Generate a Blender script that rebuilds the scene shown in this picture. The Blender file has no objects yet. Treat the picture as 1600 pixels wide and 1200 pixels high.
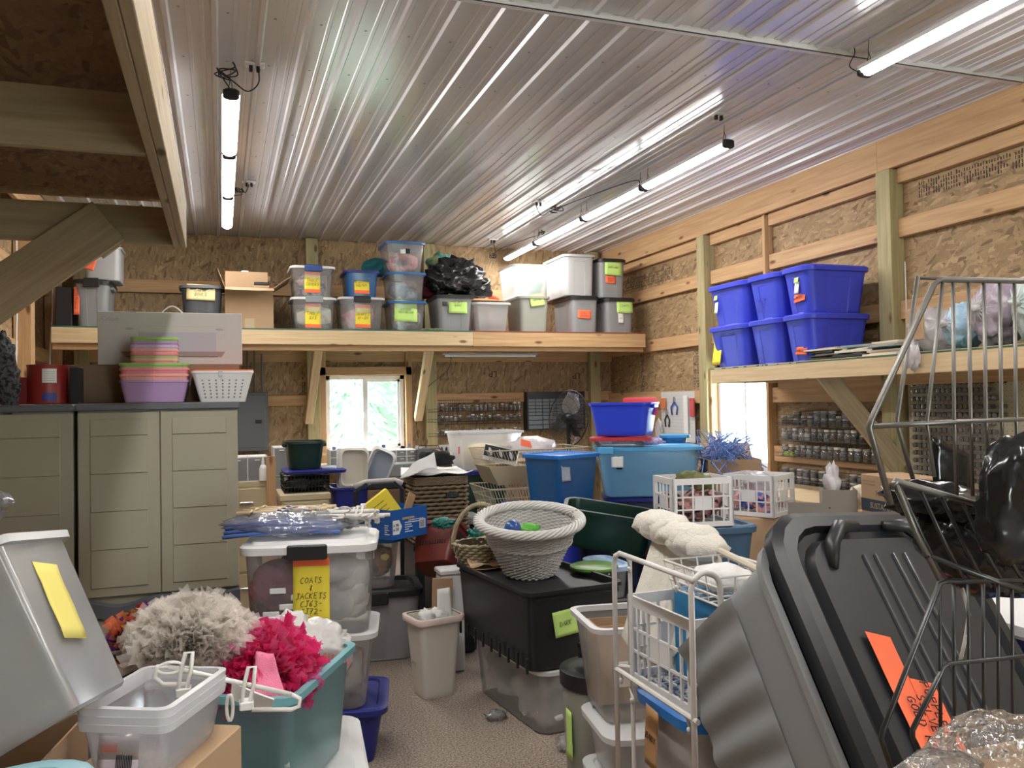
import bpy, math, random
from math import sin, cos, pi, radians as R_, sqrt, atan2, floor
from mathutils import Vector, Matrix, Euler, noise

# ---------------------------------------------------------------- camera
SC = bpy.context.scene
EYE = Vector((0.0, 0.0, 1.6))
CAM_M = Matrix.Rotation(R_(-19.4), 4, 'Z') @ Matrix.Rotation(pi/2 + R_(1.24), 4, 'X') @ Matrix.Rotation(R_(-1.03), 4, 'Z')
cam_d = bpy.data.cameras.new('camera'); cam_d.sensor_width = 36.0; cam_d.lens = 36.0*1293/1600
cam_d.clip_start = 0.02
cam = bpy.data.objects.new('camera', cam_d); SC.collection.objects.link(cam)
cam.matrix_world = Matrix.Translation(EYE) @ CAM_M
SC.camera = cam
# ---------------------------------------------------------------- sky and exposure
W = bpy.data.worlds.new('overcast_sky'); SC.world = W; W.use_nodes = True
wn = W.node_tree.nodes; wn['Background'].inputs[0].default_value = (0.86, 0.94, 1.0, 1); wn['Background'].inputs[1].default_value = 13.0
SC.view_settings.view_transform = 'Standard'; SC.view_settings.look = 'None'
SC.view_settings.gamma = 1.0; SC.view_settings.use_curve_mapping = False
SC.view_settings.exposure = 0.98
TUBE_POWER = 36.0

def at(px, py, X=None, Y=None, Z=None):
    """world point on the plane X, Y or Z = const seen at a pixel of the 1600x1200 frame"""
    d = CAM_M.to_3x3() @ Vector(((px-800)/1293, (600-py)/1293, -1))
    t = X/d.x if X is not None else (Y/d.y if Y is not None else (Z-EYE.z)/d.z)
    return EYE + d*t

# ---------------------------------------------------------------- mesh builder
class MB:
    def __init__(s): s.v = []; s.f = []
    def add(s, vs, fs):
        o = len(s.v); s.v += [tuple(v) for v in vs]; s.f += [tuple(i+o for i in f) for f in fs]; return s
    def box(s, x0, x1, y0, y1, z0, z1, M=None):
        vs = [Vector(p) for p in ((x0,y0,z0),(x1,y0,z0),(x1,y1,z0),(x0,y1,z0),(x0,y0,z1),(x1,y0,z1),(x1,y1,z1),(x0,y1,z1))]
        if M: vs = [M @ v for v in vs]
        return s.add(vs, [(0,3,2,1),(4,5,6,7),(0,1,5,4),(1,2,6,5),(2,3,7,6),(3,0,4,7)])
    def bbox(s, x0, x1, y0, y1, z0, z1, b=.004, M=None):
        """box with chamfered vertical edges and top"""
        rs = []
        for z, i in ((z0,b),(z0+b,0),(z1-b,0),(z1,b)):
            rs.append([(x0+i+b,y0+i,z),(x1-i-b,y0+i,z),(x1-i,y0+i+b,z),(x1-i,y1-i-b,z),(x1-i-b,y1-i,z),(x0+i+b,y1-i,z),(x0+i,y1-i-b,z),(x0+i,y0+i+b,z)])
        if M: rs = [[M @ Vector(p) for p in r] for r in rs]
        return s.loft(rs)
    def loft(s, rings, cap0=True, cap1=True, closed=True):
        n = len(rings[0]); o = len(s.v)
        for r in rings: s.v += [tuple(p) for p in r]
        for k in range(len(rings)-1):
            for i in range(n if closed else n-1):
                j = (i+1) % n
                s.f.append((o+k*n+i, o+k*n+j, o+(k+1)*n+j, o+(k+1)*n+i))
        if cap0: s.f.append(tuple(o+i for i in range(n-1,-1,-1)))
        if cap1: s.f.append(tuple(o+(len(rings)-1)*n+i for i in range(n)))
        return s
    def tube(s, pts, r, n=6, closed=False):
        pts = [Vector(p) for p in pts]; rings = []; m = len(pts)
        up = Vector((0,0,1)); prev = None
        for i, p in enumerate(pts):
            a = pts[i-1] if (i > 0 or closed) else pts[i]
            b = pts[(i+1) % m] if (i < m-1 or closed) else pts[i]
            t = (b-a)
            t = t.normalized() if t.length > 1e-9 else Vector((1,0,0))
            if prev is None:
                u = t.cross(up)
                if u.length < .05: u = t.cross(Vector((1,0,0)))
            else: u = prev - t*prev.dot(t)
            if u.length < 1e-6: u = t.orthogonal()
            u.normalize(); w = t.cross(u); prev = u
            rr = r[i] if isinstance(r, (list,tuple)) else r
            rings.append([p + (u*cos(2*pi*k/n)+w*sin(2*pi*k/n))*rr for k in range(n)])
        if closed: rings.append(rings[0]); return s.loft(rings, False, False)
        return s.loft(rings)
    def lathe(s, prof, n=16, M=None, c=(0,0)):
        rings = [[Vector((c[0]+r*cos(2*pi*k/n), c[1]+r*sin(2*pi*k/n), z)) for k in range(n)] for r, z in prof]
        if M: rings = [[M @ p for p in r] for r in rings]
        return s.loft(rings)
    def disc(s, c, nrm, r, n=12, t=.002):
        M = Matrix.Translation(Vector(c)) @ Vector(nrm).to_track_quat('Z','Y').to_matrix().to_4x4()
        return s.lathe([(r,0),(r,t)], n, M)
    def quad(s, a, b, c, d): return s.add([a,b,c,d], [(0,1,2,3)])
    def blob(s, c, r, amp=.15, freq=2.2, seed=0, sub=3, flat=None, fold=0):
        import bmesh
        bm = bmesh.new(); bmesh.ops.create_icosphere(bm, subdivisions=sub, radius=1.0)
        c = Vector(c); vs = []
        for v in bm.verts:
            p = v.co.normalized(); q = p*freq + Vector((seed*7.3, seed*3.1, seed*1.7))
            k = 1 + amp*noise.noise(q)*1.6 + amp*.5*noise.noise(q*2.7)
            if fold: k += fold*abs(noise.noise(q*1.9+Vector((9,2,5))))*-1.5 + fold*.5*abs(noise.noise(q*4.3))
            w = Vector((p.x*r[0], p.y*r[1], p.z*r[2]))*k
            if flat is not None and w.z < flat: w.z = flat
            vs.append(c+w)
        fs = [[v.index for v in f.verts] for f in bm.faces]; bm.free()
        return s.add(vs, fs)
    def sheet(s, p00, p10, p11, p01, nx=10, ny=10, amp=.02, freq=6, seed=0, nrm=None):
        p00,p10,p11,p01 = map(Vector,(p00,p10,p11,p01))
        nn = nrm or (p10-p00).cross(p01-p00).normalized(); vs=[]
        for j in range(ny+1):
            for i in range(nx+1):
                u=i/nx; v=j/ny
                p=p00*(1-u)*(1-v)+p10*u*(1-v)+p11*u*v+p01*(1-u)*v
                vs.append(p+Vector(nn)*amp*noise.noise(p*freq+Vector((seed,seed*2,0)))*2)
        fs=[(j*(nx+1)+i,j*(nx+1)+i+1,(j+1)*(nx+1)+i+1,(j+1)*(nx+1)+i) for j in range(ny) for i in range(nx)]
        return s.add(vs,fs)
    def move(s, M, start=0):
        for i in range(start, len(s.v)): s.v[i] = tuple(M @ Vector(s.v[i]))
        return s
    def build(s, name, mat, parent=None, smooth=False, M=None, label=None, solid=0):
        me = bpy.data.meshes.new(name); me.from_pydata(s.v, [], s.f); me.materials.append(mat); me.update()
        import bmesh
        if not solid:
            bm = bmesh.new(); bm.from_mesh(me); bmesh.ops.recalc_face_normals(bm, faces=bm.faces); bm.to_mesh(me); bm.free()
        o = bpy.data.objects.new(name, me); SC.collection.objects.link(o)
        if parent: o.parent = parent
        if M: o.matrix_local = M
        if smooth:
            for p in me.polygons: p.use_smooth = True
            if smooth != 'all': me.set_sharp_from_angle(angle=R_(smooth if smooth is not True else 38))
        if solid:
            md = o.modifiers.new('thickness', 'SOLIDIFY'); md.thickness = solid; md.offset = 0
        if label: o['label'] = label
        return o

def rr(hx, hy, r, n=4, z=0, cx=0, cy=0):
    """rounded rectangle ring"""
    r = min(r, hx*.99, hy*.99); out = []
    for sx, sy, a0 in ((1,-1,-90),(1,1,0),(-1,1,90),(-1,-1,180)):
        for k in range(n+1):
            a = R_(a0+90*k/n); out.append(Vector((cx+sx*(hx-r)+r*cos(a), cy+sy*(hy-r)+r*sin(a), z)))
    return out

def thing(name, label, cat, loc=(0,0,0), rz=0, group=None, M=None):
    o = bpy.data.objects.new(name, None); SC.collection.objects.link(o); o.empty_display_size = .05
    if M: o.matrix_world = M
    else: o.location = loc; o.rotation_euler = (0,0,rz)
    o['label'] = label; o['category'] = cat
    if group: o['group'] = group
    return o
def tag(o, label, cat, group=None):
    o['label'] = label; o['category'] = cat
    if group: o['group'] = group
    return o
def struct(o): o['kind'] = 'structure'; return o
def kids(o): return [c for c in bpy.data.objects if c.parent == o]
def dup(src, loc=None, rz=None, label=None, group=None):
    c = src.copy(); SC.collection.objects.link(c)
    if loc is not None: c.location = loc
    if rz is not None: c.rotation_euler = (0,0,rz)
    if label: c['label'] = label
    if group: c['group'] = group
    for ch in kids(src):
        d = ch.copy(); SC.collection.objects.link(d); d.parent = c
        for g in kids(ch):
            e = g.copy(); SC.collection.objects.link(e); e.parent = d
    return c

# ---------------------------------------------------------------- materials
MATS = {}
def mat(name, col=(.5,.5,.5), rough=.5, metal=0, alpha=1, bump=0, bscale=40, var=0, vscale=6, trans=0, sheen=0, emit=0, subs=0, coords='Object', coat=0, stretch=None, bdist=.01):
    if name in MATS: return MATS[name]
    m = bpy.data.materials.new(name); m.use_nodes = True; nt = m.node_tree; b = nt.nodes['Principled BSDF']
    b.inputs['Base Color'].default_value = (*col, 1); b.inputs['Roughness'].default_value = rough
    b.inputs['Metallic'].default_value = metal; b.inputs['Alpha'].default_value = alpha
    if trans: b.inputs['Transmission Weight'].default_value = trans
    if coat: b.inputs['Coat Weight'].default_value = coat
    if subs: b.inputs['Subsurface Weight'].default_value = subs
    if emit: b.inputs['Emission Color'].default_value = (*col,1); b.inputs['Emission Strength'].default_value = emit
    tc = nt.nodes.new('ShaderNodeTexCoord'); vec = tc.outputs[coords]
    if stretch:
        mp = nt.nodes.new('ShaderNodeMapping'); mp.inputs['Scale'].default_value = stretch; nt.links.new(vec, mp.inputs[0]); vec = mp.outputs[0]
    if var:
        nz = nt.nodes.new('ShaderNodeTexNoise'); nz.inputs['Scale'].default_value = vscale; nz.inputs['Detail'].default_value = 4
        nt.links.new(vec, nz.inputs['Vector'])
        hs = nt.nodes.new('ShaderNodeMix'); hs.data_type = 'RGBA'
        hs.inputs[6].default_value = (*[c*(1-var) for c in col],1); hs.inputs[7].default_value = (*[min(1,c*(1+var)) for c in col],1)
        nt.links.new(nz.outputs[0], hs.inputs[0]); nt.links.new(hs.outputs[2], b.inputs['Base Color'])
    if bump:
        nb = nt.nodes.new('ShaderNodeTexNoise'); nb.inputs['Scale'].default_value = bscale; nb.inputs['Detail'].default_value = 3
        nt.links.new(vec, nb.inputs['Vector'])
        bp = nt.nodes.new('ShaderNodeBump'); bp.inputs['Strength'].default_value = bump; bp.inputs['Distance'].default_value = bdist
        nt.links.new(nb.outputs[0], bp.inputs['Height']); nt.links.new(bp.outputs[0], b.inputs['Normal'])
    MATS[name] = m; return m

def thin_mat(name, col, alpha=.5, rough=.25, gloss=.08, trans=.5, bump=0, bscale=12, bdist=.02):
    """thin translucent sheet: part see-through, part scattering on both sides, with a soft gloss"""
    if name in MATS: return MATS[name]
    m = bpy.data.materials.new(name); m.use_nodes = True; nt = m.node_tree; N = nt.nodes; L = nt.links
    N.remove(N['Principled BSDF']); out = N['Material Output']
    d = N.new('ShaderNodeBsdfDiffuse'); t = N.new('ShaderNodeBsdfTranslucent'); g = N.new('ShaderNodeBsdfGlossy'); x = N.new('ShaderNodeBsdfTransparent')
    for s in (d, t): s.inputs[0].default_value = (*col, 1)
    x.inputs[0].default_value = (*[c**.35 for c in col], 1); g.inputs['Roughness'].default_value = rough
    m1 = N.new('ShaderNodeMixShader'); m1.inputs[0].default_value = trans; L.new(d.outputs[0], m1.inputs[1]); L.new(t.outputs[0], m1.inputs[2])
    m2 = N.new('ShaderNodeMixShader'); m2.inputs[0].default_value = alpha; L.new(x.outputs[0], m2.inputs[1]); L.new(m1.outputs[0], m2.inputs[2])
    if gloss < 0: L.new(m2.outputs[0], out.inputs[0]); MATS[name] = m; return m
    fr = N.new('ShaderNodeFresnel'); fr.inputs[0].default_value = 1.35; ad = N.new('ShaderNodeMath'); ad.operation = 'MULTIPLY_ADD'; ad.inputs[1].default_value = .8; ad.inputs[2].default_value = gloss; L.new(fr.outputs[0], ad.inputs[0])
    m3 = N.new('ShaderNodeMixShader'); L.new(ad.outputs[0], m3.inputs[0]); L.new(m2.outputs[0], m3.inputs[1]); L.new(g.outputs[0], m3.inputs[2]); L.new(m3.outputs[0], out.inputs[0])
    if bump:
        tc = N.new('ShaderNodeTexCoord'); nb = N.new('ShaderNodeTexNoise'); nb.inputs['Scale'].default_value = bscale; nb.inputs['Detail'].default_value = 3; L.new(tc.outputs['Object'], nb.inputs['Vector'])
        bp = N.new('ShaderNodeBump'); bp.inputs['Strength'].default_value = bump; bp.inputs['Distance'].default_value = bdist; L.new(nb.outputs[0], bp.inputs['Height'])
        for s in (d, t, g, fr): L.new(bp.outputs[0], s.inputs['Normal'])
    MATS[name] = m; return m

def osb_mat(name, axis, tint=(1,1,1)):
    """oriented strand board: three rotated layers of stretched flakes. axis: wall normal"""
    m = bpy.data.materials.new(name); m.use_nodes = True; nt = m.node_tree; N = nt.nodes; L = nt.links
    b = N['Principled BSDF']; b.inputs['Roughness'].default_value = .75
    tc = N.new('ShaderNodeTexCoord'); base = N.new('ShaderNodeMapping')
    base.inputs['Rotation'].default_value = {'y': (pi/2,0,0), 'x': (0,pi/2,0), 'z': (0,0,0)}[axis]
    L.new(tc.outputs['Object'], base.inputs[0])
    wob = N.new('ShaderNodeTexNoise'); wob.inputs['Scale'].default_value = 9; L.new(base.outputs[0], wob.inputs['Vector'])
    layers = []
    for k, (ang, sx, sy) in enumerate(((20,9,34),(75,11,40),(-40,8,30),(-80,13,46))):
        mp = N.new('ShaderNodeMapping'); mp.vector_type = 'TEXTURE'; mp.inputs['Rotation'].default_value = (0,0,R_(ang)); L.new(base.outputs[0], mp.inputs[0])
        m2 = N.new('ShaderNodeMapping'); m2.inputs['Scale'].default_value = (sx,sy,1); m2.inputs['Location'].default_value = (k*3.3,k*5.1,0); L.new(mp.outputs[0], m2.inputs[0])
        v = N.new('ShaderNodeTexVoronoi'); v.voronoi_dimensions = '2D'; v.inputs['Scale'].default_value = 1; L.new(m2.outputs[0], v.inputs['Vector'])
        s = N.new('ShaderNodeSeparateColor'); L.new(v.outputs['Color'], s.inputs[0]); layers.append(s)
    val = layers[0].outputs[0]; sel = None
    for k in range(1,4):
        gt = N.new('ShaderNodeMath'); gt.operation = 'GREATER_THAN'; gt.inputs[1].default_value = .55; L.new(layers[k].outputs[1], gt.inputs[0])
        mx = N.new('ShaderNodeMix'); L.new(gt.outputs[0], mx.inputs[0]); L.new(val, mx.inputs[2]); L.new(layers[k].outputs[0], mx.inputs[3]); val = mx.outputs[0]
    cr = N.new('ShaderNodeValToRGB'); e = cr.color_ramp.elements
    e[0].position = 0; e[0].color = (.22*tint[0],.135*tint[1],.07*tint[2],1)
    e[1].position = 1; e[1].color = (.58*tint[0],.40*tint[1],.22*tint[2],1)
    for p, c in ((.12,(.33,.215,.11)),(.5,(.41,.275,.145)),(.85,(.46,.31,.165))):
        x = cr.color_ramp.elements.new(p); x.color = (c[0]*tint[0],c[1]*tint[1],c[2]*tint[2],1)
    L.new(val, cr.inputs[0])
    fine = N.new('ShaderNodeTexNoise'); fine.inputs['Scale'].default_value = 60; fine.inputs['Detail'].default_value = 4; L.new(base.outputs[0], fine.inputs['Vector'])
    mm = N.new('ShaderNodeMix'); mm.data_type = 'RGBA'; mm.blend_type = 'MULTIPLY'; mm.inputs[0].default_value = .35
    L.new(cr.outputs[0], mm.inputs[6]); L.new(fine.outputs[0], mm.inputs[7]); L.new(mm.outputs[2], b.inputs['Base Color'])
    bp = N.new('ShaderNodeBump'); bp.inputs['Strength'].default_value = .4; bp.inputs['Distance'].default_value = .004
    L.new(val, bp.inputs['Height']); L.new(bp.outputs[0], b.inputs['Normal'])
    return m

def wood_mat(name, c1, c2, knots=True):
    m = bpy.data.materials.new(name); m.use_nodes = True; nt = m.node_tree; N = nt.nodes; L = nt.links
    b = N['Principled BSDF']; b.inputs['Roughness'].default_value = .7
    tc = N.new('ShaderNodeTexCoord'); oi = N.new('ShaderNodeObjectInfo')
    ad = N.new('ShaderNodeVectorMath'); ad.operation = 'ADD'; L.new(tc.outputs['Object'], ad.inputs[0])
    ml = N.new('ShaderNodeVectorMath'); ml.operation = 'SCALE'; ml.inputs[0].default_value = (7.3,3.1,5.7); L.new(oi.outputs['Random'], ml.inputs['Scale']); L.new(ml.outputs[0], ad.inputs[1])
    mp = N.new('ShaderNodeMapping'); mp.inputs['Scale'].default_value = (1.2,26,26); L.new(ad.outputs[0], mp.inputs[0])
    n1 = N.new('ShaderNodeTexNoise'); n1.inputs['Scale'].default_value = 1.6; n1.inputs['Detail'].default_value = 5; n1.inputs['Distortion'].default_value = .6; L.new(mp.outputs[0], n1.inputs['Vector'])
    cr = N.new('ShaderNodeValToRGB'); cr.color_ramp.elements[0].position = .3; cr.color_ramp.elements[1].position = .7
    cr.color_ramp.elements[0].color = (*c1,1); cr.color_ramp.elements[1].color = (*c2,1); L.new(n1.outputs[0], cr.inputs[0])
    out = cr.outputs[0]
    if knots:
        mk = N.new('ShaderNodeMapping'); mk.inputs['Scale'].default_value = (2.6,7,7); L.new(ad.outputs[0], mk.inputs[0])
        v = N.new('ShaderNodeTexVoronoi'); v.inputs['Scale'].default_value = 1; L.new(mk.outputs[0], v.inputs['Vector'])
        k = N.new('ShaderNodeValToRGB'); k.color_ramp.elements[0].position = .07; k.color_ramp.elements[1].position = .16
        k.color_ramp.elements[0].color = (.32,.22,.16,1); k.color_ramp.elements[1].color = (1,1,1,1); L.new(v.outputs['Distance'], k.inputs[0])
        mx = N.new('ShaderNodeMix'); mx.data_type = 'RGBA'; mx.blend_type = 'MULTIPLY'; mx.inputs[0].default_value = 1
        L.new(out, mx.inputs[6]); L.new(k.outputs[0], mx.inputs[7]); out = mx.outputs[2]
    L.new(out, b.inputs['Base Color'])
    return m
PINE = wood_mat('pine_lumber', (.46,.27,.13), (.60,.385,.20))
PALE = wood_mat('pale_lumber', (.56,.40,.22), (.70,.54,.33))
TREATED = wood_mat('treated_post', (.33,.28,.14), (.47,.40,.22), True)
SHADEW = wood_mat('loft_lumber', (.33,.25,.155), (.45,.35,.22))  # greyish loft timber, darkened further to carry the loft's shade in its colour
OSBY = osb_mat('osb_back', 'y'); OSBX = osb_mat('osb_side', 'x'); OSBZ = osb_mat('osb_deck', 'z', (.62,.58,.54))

def board(name, p0, p1, w, t, m=PINE, parent=None, up=(0,0,1), label=None):
    """board from p0 to p1 (centre line), width w across 'up', thickness t; local X runs along the grain"""
    p0, p1 = Vector(p0), Vector(p1); x = (p1-p0); ln = x.length; x.normalize()
    z = Vector(up) - x*x.dot(Vector(up)); z.normalize(); y = z.cross(x)
    M = Matrix((( x.x,y.x,z.x,p0.x),(x.y,y.y,z.y,p0.y),(x.z,y.z,z.z,p0.z),(0,0,0,1)))
    if parent: M = parent.matrix_basis.inverted() @ M
    return MB().bbox(0, ln, -t/2, t/2, -w/2, w/2, min(.003,t*.2)).build(name, m, parent, M=M, label=label)

# ---------------------------------------------------------------- room shell
XL, XR, YB, YF, ZC = -1.72, 4.90, 9.95, -3.4, 3.56
def carpet_mat():
    m = mat('carpet', (.30,.25,.21), .95, bump=.8, bscale=260, bdist=.006)
    nt = m.node_tree; N = nt.nodes; L = nt.links; b = N['Principled BSDF']
    tc = N.new('ShaderNodeTexCoord'); n1 = N.new('ShaderNodeTexNoise'); n1.inputs['Scale'].default_value = 110; n1.inputs['Detail'].default_value = 3; L.new(tc.outputs['Object'], n1.inputs['Vector'])
    cr = N.new('ShaderNodeValToRGB'); cr.color_ramp.elements[0].position = .35; cr.color_ramp.elements[0].color = (.16,.12,.095,1); cr.color_ramp.elements[1].position = .65; cr.color_ramp.elements[1].color = (.48,.40,.335,1)
    L.new(n1.outputs[0], cr.inputs[0]); L.new(cr.outputs[0], b.inputs['Base Color']); return m
fl = MB().box(XL-.2, XR+.2, YF-.2, YB+.2, -.1, 0).build('floor', carpet_mat()); struct(fl)

# corrugated white steel ceiling: ribs run front to back
STEEL = mat('white_steel', (.70,.69,.73), .20, metal=.2, bump=.05, bscale=3, bdist=.02)
def ceil_profile(x0, x1, z):
    pts = []; x = x0
    while x < x1:
        pts += [(x,z),(x+.07,z),(x+.074,z-.004),(x+.09,z-.004),(x+.094,z),(x+.135,z),(x+.139,z-.004),(x+.155,z-.004),(x+.159,z),(x+.185,z),(x+.195,z-.018),(x+.217,z-.018),(x+.2275,z)]
        x += .2286
    return pts
prof = ceil_profile(XL-.1, XR+.1, ZC)
ce = MB()
def sheetY(y0, y1, dz):
    a = [Vector((x,y0,z+dz)) for x,z in prof]; b_ = [Vector((x,y1,z+dz)) for x,z in prof]; c_ = [Vector((x,y1,ZC+.1)) for x,z in prof]; d_ = [Vector((x,y0,ZC+.1)) for x,z in prof]
    ce.loft([a,b_,c_,d_,a], False, False, closed=False)
sheetY(3.80, YB+.2, 0); sheetY(YF-.2, 3.80, .012)
ceiling = struct(ce.build('ceiling', STEEL))
tr = struct(MB().box(XL, XR-.15, 3.765, 3.80, ZC-.024, ZC-.02).box(XL,XR-.15,3.765,3.769,ZC-.024,ZC+.03).build('trim_1', mat('trim_white', (.62,.62,.64), .4)))
sc = MB()
for y in [4.3+.61*i for i in range(9)]:
    x = XL+.022-.1
    while x < XR-.2:
        sc.lathe([(.004,ZC-.001),(.008,ZC-.002),(.008,ZC-.0005)], 6, c=(x+.02,y)); x += .2286
sc.lathe([(.001,ZC),(.001,ZC+.001)],4)
sc.build('screw', mat('screw_zinc', (.25,.24,.23), .5, metal=.5), ceiling)['kind'] = 'stuff'

# back wall with window opening
WX0, WX1, WZ0, WZ1 = 1.17, 2.10, 1.045, 1.945
wb = MB()
wb.box(XL-.1, WX0, YB, YB+.1, 0, ZC).box(WX1, XR+.1, YB, YB+.1, 0, ZC).box(WX0, WX1, YB, YB+.1, 0, WZ0).box(WX0, WX1, YB, YB+.1, WZ1, ZC)
wall_back = struct(wb.build('wall_back', OSBY))
# right wall with window opening
RY0, RY1, RZ0, RZ1 = 6.57, 7.42, .90, 1.95
wr = MB()
wr.box(XR, XR+.1, YF, RY0, 0, ZC).box(XR, XR+.1, RY1, YB, 0, ZC).box(XR, XR+.1, RY0, RY1, 0, RZ0).box(XR, XR+.1, RY0, RY1, RZ1, ZC)
wall_right = struct(wr.build('wall_right', OSBX))
wall_left = struct(MB().box(XL-.1, XL, YF, YB, 0, ZC).build('wall_left', OSBX))
DX0, DX1, DZ = 1.9, 2.9, 2.05  # unseen doorway, added so daylight from behind fills the foreground
wall_front = struct(MB().box(XL-.1, DX0, YF-.1, YF, 0, ZC).box(DX1, XR+.1, YF-.1, YF, 0, ZC).box(DX0, DX1, YF-.1, YF, DZ, ZC).build('wall_front', OSBY))
for x in (DX0,DX1): board('door_jamb',(x,YF-.05,0),(x,YF-.05,DZ),.12,.04,PINE,wall_front,up=(0,1,0))
# ---- right wall framing
w = wall_right
board('header_beam', (4.79,YF,3.435), (4.79,5.02,3.435), .25, .04, PINE, w)
board('header_beam', (4.79,5.02,3.435), (4.79,YB,3.435), .25, .04, PINE, w)
for y in (7.52, 4.97): board('post', (4.835,y,0), (4.835,y,3.31), .14, .13, TREATED, w, up=(0,1,0))
board('post', (4.83,2.45,0), (4.83,2.45,3.31), .14, .14, TREATED, w, up=(0,1,0))
board('stud', (4.85,6.49,0), (4.85,6.49,3.31), .09, .04, PINE, w, up=(1,0,0))
board('stud', (4.85,7.46-.02,0), (4.85,7.44,1.9), .09, .04, PINE, w, up=(1,0,0))
def girtR(z, y0, y1, h=.14): board('girt', (4.87,y0,z), (4.87,y1,z), h, .06, PINE, w)
for z, ya in ((3.27,YF),(2.86,YF),(2.24,YF)):
    girtR(z, YF, 2.37); girtR(z, 2.53, 4.90); girtR(z, 5.04, 6.46); girtR(z, 6.52, 7.44); girtR(z, 7.60, YB-.02)
girtR(1.62, 7.60, YB-.02); girtR(1.62, 5.04, 6.46); girtR(1.08, 5.04, 6.46); girtR(.9, 7.60, YB-.02)
board('window_header', (4.87,6.52,1.99), (4.87,7.42,1.99), .09, .06, PINE, w)
board('blocking', (4.79,5.04,2.02-.2), (4.79,6.46,2.02-.2), .16, .04, PINE, w)
# ---- back wall framing
w = wall_back
for x in (-1.4, 1.0+.02, 2.42, 4.62):
    board('post', (x,YB-.07,0), (x,YB-.07,ZC-.01), .14, .10, TREATED, w, up=(1,0,0))
for x in (1.125, 2.15): board('stud', (x,YB-.045,0), (x,YB-.045,2.3), .075, .09, PINE, w, up=(1,0,0))
def girtB(z, x0, x1, h=.14): board('girt', (x0,YB-.02,z), (x1,YB-.02,z), h, .04, PINE, w)
for z in (2.95, 2.18):
    for a, b_ in ((-1.33,.95),(1.09,2.35),(2.49,4.55),(4.69,4.9)): girtB(z, a, b_)
for a, b_ in ((-1.33,.95),(2.49,4.55),(4.69,4.9)): girtB(1.66, a, b_, .12)
for a, b_ in ((-1.33,.95),(2.49,4.55)): girtB(.9, a, b_, .12)
board('window_header', (1.09,YB-.045,2.0), (2.19,YB-.045,2.0), .10, .09, PINE, w)
# ---- left wall framing
w = wall_left
for y in (9.72, 8.35, 7.1, 5.9, 4.4, 2.9):
    board('post', (XL+.08,y,0), (XL+.08,y,ZC-.01), .15, .14, PINE, w, up=(0,1,0))
for y0,y1 in ((8.43,9.64),(7.18,8.27),(5.98,7.02),(4.48,5.82)):
    for z in (.9,1.5,2.15,2.85): board('girt', (XL+.03,y0,z), (XL+.03,y1,z), .14, .04, PINE, w)
board('header_beam', (XL+.17,YF,3.43), (XL+.17,YB,3.43), .24, .04, PINE, w)
# panel stamps printed on the boards
INK = mat('stamp_ink', (.05,.035,.03), .9)
def text_mb(txt, size, M, ext=.0006, font=None, sx=1):
    cu = bpy.data.curves.new('t', 'FONT'); cu.body = txt; cu.size = size; cu.extrude = ext; cu.resolution_u = 2
    cu.align_x = 'CENTER'; cu.align_y = 'CENTER'
    o = bpy.data.objects.new('t', cu); SC.collection.objects.link(o)
    dg = bpy.context.evaluated_depsgraph_get(); me = o.evaluated_get(dg).to_mesh()
    mb = MB(); mb.add([M @ Vector((v.co.x*sx, v.co.y, v.co.z)) for v in me.vertices], [tuple(p.vertices) for p in me.polygons])
    o.evaluated_get(dg).to_mesh_clear(); bpy.data.objects.remove(o); bpy.data.curves.remove(cu); return mb
FACE_F = Matrix.Rotation(pi/2, 4, 'X')                 # text on a face that looks to -Y
FACE_L = Matrix.Rotation(-pi/2, 4, 'Z') @ FACE_F       # text on a face that looks to -X
def T(x,y,z): return Matrix.Translation((x,y,z))
for x,z in ((-.1,1.98),(3.25,1.96),(4.4,1.93)):
    text_mb('LP', .11, T(x,YB-.001,z) @ FACE_F @ Matrix.Rotation(pi,4,'Z')).build('panel_stamp', INK, wall_back)
def barstamp(wall, M, nrow, ncol, seed):
    random.seed(seed); mb = MB()
    for i in range(ncol):
        x = i*.022
        for j in range(nrow):
            if random.random() < .8: mb.box(x, x+.006+.006*random.random(), -.0008, .0, j*.03, j*.03+.018+.012*random.random(), M)
    return mb.build('panel_stamp', INK, wall)
barstamp(wall_right, T(XR,4.75,3.06)@Matrix.Rotation(-pi/2,4,'Z'), 4, 100, 1)
barstamp(wall_right, T(XR,9.6,2.98)@Matrix.Rotation(-pi/2,4,'Z'), 5, 60, 2)
barstamp(wall_right, T(XR,7.9,1.72)@Matrix.Rotation(-pi/2,4,'Z'), 14, 8, 3)
barstamp(wall_right, T(XR,9.1,1.75)@Matrix.Rotation(-pi/2,4,'Z'), 14, 4, 4)
barstamp(wall_back, T(.02,YB,1.1), 15, 5, 5)
barstamp(wall_back, T(.9,YB,1.7), 10, 2, 6)
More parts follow.
